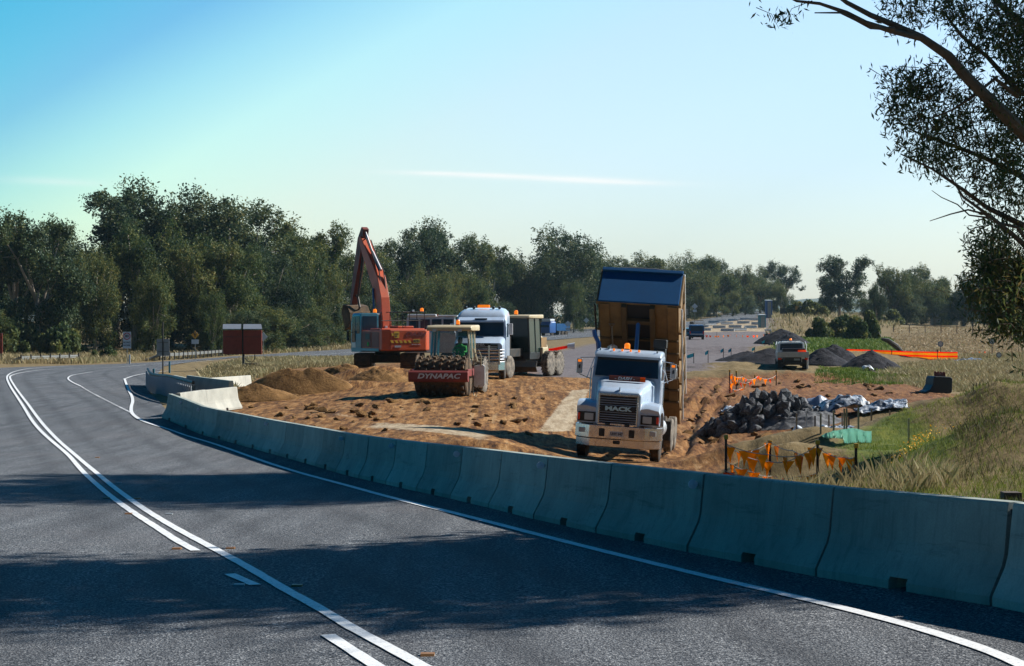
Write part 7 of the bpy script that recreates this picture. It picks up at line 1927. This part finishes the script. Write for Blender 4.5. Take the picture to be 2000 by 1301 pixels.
# orange bollard line and white barriers at the end of the grey surface
p_ = [(1325 + 12 * i, 655 - .3 * i + 1.6 * math.sin(i), 255) for i in range(16)]
bunting('row of small orange flags across the end of the grey surface', [(1330,660,650,255),(1400,658,648,255),(1505,658,646,255)], [([(1325,650,255),(1370,653,255),(1430,653,255),(1508,650,255)], 22)], None, fs=.42, seed=6, caps=False)
bunting('line of pale little flags along the far edge of the dry grass at right', [(1745,690,682,175),(1830,692,682,170),(1990,694,682,165)], [([(1745,684,175),(1830,685,170),(1920,686,168),(2010,687,165)], 24)], None, fs=.16, seed=7, caps=False)

M['band_yellow'] = leafy('yellow_plastic_band', ((0.95, 0.55, 0.05), (0.95, 0.6, 0.1)), .6, False)
# striped plastic barrier mesh: orange with yellow bands
def striped():
    a = Vector((*wp(1652, 697, 150)[:2], 0)); pts = [(1652,697,152),(1700,699,150),(1775,701,148),(1845,705,145),(1874,703,144)]
    P = [wp(*p) for p in pts]; o0 = Vector((P[0][0], P[0][1], gz(P[0][0], P[0][1])))
    rt = root('striped_barrier', tuple(o0), 0, 'long low plastic barrier mesh with orange and yellow bands beyond the gravel heaps', 'barrier')
    D = resample([p[:2] for p in P], .5, 1)
    for k, (z0, z1, mt) in enumerate(((.05,.18,'flag_red'),(.18,.36,'band_yellow'),(.36,.48,'flag_red'),(.48,.68,'band_yellow'),(.68,.78,'flag_red'))):
        vs = []
        for i, p in enumerate(D):
            z = gz(*p) - o0.z + .05 * math.sin(i * .21); vs += [(p[0]-o0.x, p[1]-o0.y + .22*math.sin(i*.9), z+z0), (p[0]-o0.x, p[1]-o0.y + .22*math.sin(i*.9), z+z1)]
        mb = MB(); mb.add(vs, [(2*i, 2*i+2, 2*i+3, 2*i+1) for i in range(len(D)-1)]); o = mb.build('band', M[mt], rt); s = o.modifiers.new('s', 'SOLIDIFY'); s.thickness = .015
    for i in range(0, len(D), 9):
        p = D[i]; z = gz(*p) - o0.z; mb = MB(); mb.box(p[0]-o0.x-.03, p[0]-o0.x+.03, p[1]-o0.y-.1, p[1]-o0.y-.04, z, z+.95); mb.build('post', M['black'], rt)
striped()

# spare excavator bucket standing on its lip
def bucket_():
    x, y, z = at(1833, 83)
    rt = root('digger_bucket', (x, y, z), R(12), 'black spare excavator bucket with orange bracket standing on the grass', 'bucket')
    prof = [(-.55,0),(.42,0),(.50,.08),(.52,.72),(.40,.80),(-.35,.84),(-.42,.74),(-.46,.42),(-.60,.18),(-.78,.10),(-.80,.04)]
    part('shell', 'black', rt, lambda q: q.prism([(a, b*.95) for a, b in prof], -.4, .45, 'y'), .03)
    part('bracket', 'dark_orange', rt, lambda q: [q.prism([(-.12,.72),(.28,.72),(.28,.96),(.18,1.0),(.12,.9),(.02,.9),(-.06,1.02),(-.14,.98)], yy, yy+.05, 'y') for yy in (-.15, .15)], .01)
    part('teeth', 'steel', rt, lambda q: [q.box(-.92, -.74, -.38 + k*.2, -.28 + k*.2, 0, .08) for k in range(5)])
bucket_()
def stump():
    x, y, z = at(1703, 100); r = random.Random(2)
    rt = root('stump', (x, y, z), 0, 'dark uprooted stump with two forked prongs on the short grass', 'stump')
    part('wood', 'dark_wood', rt, lambda q: (q.loft([[(math.cos(a)*s*(1+.2*math.sin(3*a+k)), math.sin(a)*s*.8, zz) for a in [j*.785 for j in range(8)]] for k, (s, zz) in enumerate(((.42,-.02),(.40,.12),(.25,.32),(.12,.42)))]), q.tube([(-.05,0,.3),(-.16,0,.52),(-.2,0,.62)],[.07,.04,.015],6), q.tube([(.08,0,.3),(.2,0,.45),(.24,0,.56)],[.06,.04,.015],6)), smooth=True)
stump()
# dirt clods and scraps on the ground
cl = [rock_mesh(60 + i) for i in range(3)]
for m_ in cl: m_.materials.clear(); m_.materials.append(M['pile_dirt'])
r = random.Random(31); GCL = 'loose clods of earth on the works'
for i in range(170):
    z_ = r.random()
    if z_ < .45: px, py = r.uniform(490, 1120), r.uniform(765, 850)
    elif z_ < .85: px, py = r.uniform(1335, 1560), r.uniform(745, 870)
    else: px, py = r.uniform(1560, 1900), r.uniform(740, 775)
    x, y = hit(px, py)
    if not inside(DIRT, np.array([x]), np.array([y]))[0]: continue
    if any(inside(pl_, np.array([x]), np.array([y]))[0] for pl_ in PALES[:2]): continue
    s = r.uniform(.05, .20) * (1 if r.random() < .7 else 1.6)
    o = link('earth_clod', cl[i % 3]); o.location = (x, y, float(fan_z([x], [y])[0]) + s * .2); o.scale = (s*1.3, s, s*.8); o.rotation_euler = (r.uniform(-.4, .4), r.uniform(-.4, .4), r.uniform(0, 6))
    tag(o, 'brown clod of earth lying loose on the churned works ground', 'clod', GCL)

# things at the far end of the works
def far_board():
    x, y, z = at(1531, 430); z = wp(1531, 622, 430)[2]; z = gz(x, y)
    rt = root('message_trailer', (x, y, z), 0, 'black rectangular message trailer on the skyline of the far rise', 'message board')
    h0 = CZ - (613 - HY) / F * y - z; h1 = CZ - (602 - HY) / F * y - z
    h0 = max(h0, 1.0)
    part('panel', 'black', rt, lambda q: q.box(-.95, .95, -.1, .1, h0, h1), .03); part('mast', 'steel', rt, lambda q: q.tube([(0, 0, 0), (0, 0, h0)], .08, 6)); part('trailer', 'steel', rt, lambda q: q.box(-.9, .9, -.5, .5, .3, .6), .03)
    for sx in (-1, 1): wheel(rt, sx*.95, 0, .32, .2, n=12, side=sx)
far_board()
def toilet(px, d, h_, label, top, side):
    x, y, z = at(px, d)
    rt = root('site_cabin', (x, y, z), R(8), label, 'cabin')
    part('walls', side, rt, lambda q: q.box(-.55, .55, -.55, .55, .05, h_), .03); part('roof', top, rt, lambda q: q.loft([ring(-.6, 1.2, h_, h_+.12, .03), ring(.6, 1.2, h_, h_+.2, .05)])); part('door', 'sign_grey', rt, lambda q: q.box(-.35, .35, -.575, -.552, .1, h_-.15), .01)
toilet(1501, 330, 3.2, 'tall blue and white site cabin at the end of the works', 'white', 'ram_blue')
toilet(1488, 300, 2.1, 'small blue site cabin left of the tall one', 'sign_white', 'teal')
def pump():
    x, y, z = at(1504, 210)
    rt = root('plate_loader', (x, y, z), 0, 'small black and white machine standing at the distant gravel heap', 'machine')
    part('body', 'black', rt, lambda q: (q.box(-.6, .3, -.5, .8, .3, 1.1), q.box(.2, .7, -.4, .4, .35, .8)), .05); part('canopy', 'white', rt, lambda q: (q.box(-.6, .1, -.4, .5, 1.45, 1.6), q.tube([(-.55, -.35, 1.0), (-.55, -.35, 1.5)], .03, 4), q.tube([(.05, -.35, 1.0), (.05, -.35, 1.5)], .03, 4)), .02)
    part('arm', 'sign_grey', rt, lambda q: q.tube([(.2, -.2, 1.2), (.75, -.3, .95), (.95, -.3, .3)], .07, 6))
    for sx in (-1, 1):
        for yy in (-.3, .6): wheel(rt, sx*.55, yy, .3, .2, n=12, side=sx)
pump()
# white precast blocks laid out across the far surface
r = random.Random(8); k = 0
for px, py in ((1372,640),(1388,636),(1405,641),(1420,634),(1436,640),(1452,632),(1466,641),(1480,634),(1410,628),(1432,627),(1455,625),(1475,626),(1395,631),(1445,646),(1421,647),(1376,646)):
    x, y = hit(px, py); z = gz(x, y)
    o = part('white_barrier', 'white', None, lambda q: q.prism([(-.25,0),(-.2,.2),(-.08,.25),(-.07,.45),(.07,.45),(.08,.25),(.2,.2),(.25,0)], -1.1, 1.1, 'x'), .01, loc=(x, y, z)); o.rotation_euler[2] = r.uniform(-.3, .3)
    tag(o, 'tiny white barrier block on the pale end of the works, ' + ORD[sorted((1372,1388,1405,1420,1436,1452,1466,1480,1410,1432,1455,1475,1395,1445,1421,1376)).index(px)] + ' from the left', 'barrier', 'white barrier blocks at the far end'); k += 1
# blue roofed shed among the right-hand trees
def shed():
    x, y, z = at(1846, 445)
    rt = root('shed', (x, y, z), R(-8), 'low shed with a blue roof in the shade of the trees beyond the dry field', 'shed')
    part('wall', 'sign_grey', rt, lambda q: q.box(-3.2, 3.2, 0, 5, 0, 2.4)); part('roof', 'blue', rt, lambda q: q.prism([(-.4, 2.4), (2.5, 3.9), (5.4, 2.4), (5.4, 2.5), (2.5, 4.05), (-.4, 2.5)], -3.6, 3.6, 'x')); part('door', 'black', rt, lambda q: q.box(-1, 1, -.03, -.002, 0, 2.1)); part('window', 'glass', rt, lambda q: q.box(1.6, 2.4, -.03, -.002, 1.0, 1.7))
shed()
# wire fence posts along the field
for i in range(9):
    px = 1745 + i * 31; x, y, z = at(px, 300 - i * 3)
    o = part('fence_post', 'dark_wood', None, lambda q: q.tube([(0, 0, -.1), (0, 0, 1.3)], .07, 5), loc=(x, y, z)); tag(o, 'dark timber fence post across the dry field, ' + ORD[i] + ' from the left', 'fence post', 'fence posts of the dry field')
# green grey bow: felled branch by the striped barrier
x, y, z = at(1745, 165)
o = part('fallen_branch', 'steel', None, lambda q: (q.tube([(-1.1, 0, 1.5), (-.5, 0, 1.35), (.3, .1, .8), (1.2, .2, .0)], [.12, .22, .26, .08], 8), q.tube([(-1.0, 0, 1.5), (-1.35, 0, 2.1)], .03, 4)), smooth=True, loc=(x, y, z)); tag(o, 'dark curved fallen limb beyond the left end of the striped barrier', 'branch')
# small dark block on the bank at the right, and one by the barrier top
for px, py, d, w, lab in ((1975, 985, 22, .11, 'small dark timber block on the bank at the right edge'), (1752, 962, 25, .12, 'small dark timber block right of the last bunting post')):
    x, y, _ = wp(px, py, d); z = float(fan_z([x], [y])[0]); o = part('timber_block', 'dark_wood', None, lambda q: q.box(-w, w, -.1, .1, -.05, .16), .01, loc=(x, y, z)); tag(o, lab, 'timber block')
# yellow pipe under the excavator
x, y, z = at(757, 93); o = part('pipe', 'yellow', None, lambda q: q.tube([(-.95, .9, .62), (.6, .9, .55), (.7, 1.1, .5)], .10, 10), smooth=True, loc=(x, y, z)); tag(o, 'yellow pipe lying between the tracks of the excavator', 'pipe')
x, y, z = at(1078, 99); o = part('orange_hose', 'flag_red', None, lambda q: q.tube([(-1.2, 0, 1.1), (.0, 0, 1.18), (.9, 0, 1.35)], .08, 8), smooth=True, loc=(x, y, z)); tag(o, 'orange boom of a lowered road gate right of the grader', 'road gate')
part('counterweight', 'white', o, lambda q: q.lathe_x([(.85,0),(.85,.12),(1.25,.2),(1.25,0)], 0, 0, 1.38, 12)); part('post', 'steel', o, lambda q: q.box(-1.25, -1.1, -.06, .06, 0, 1.15))
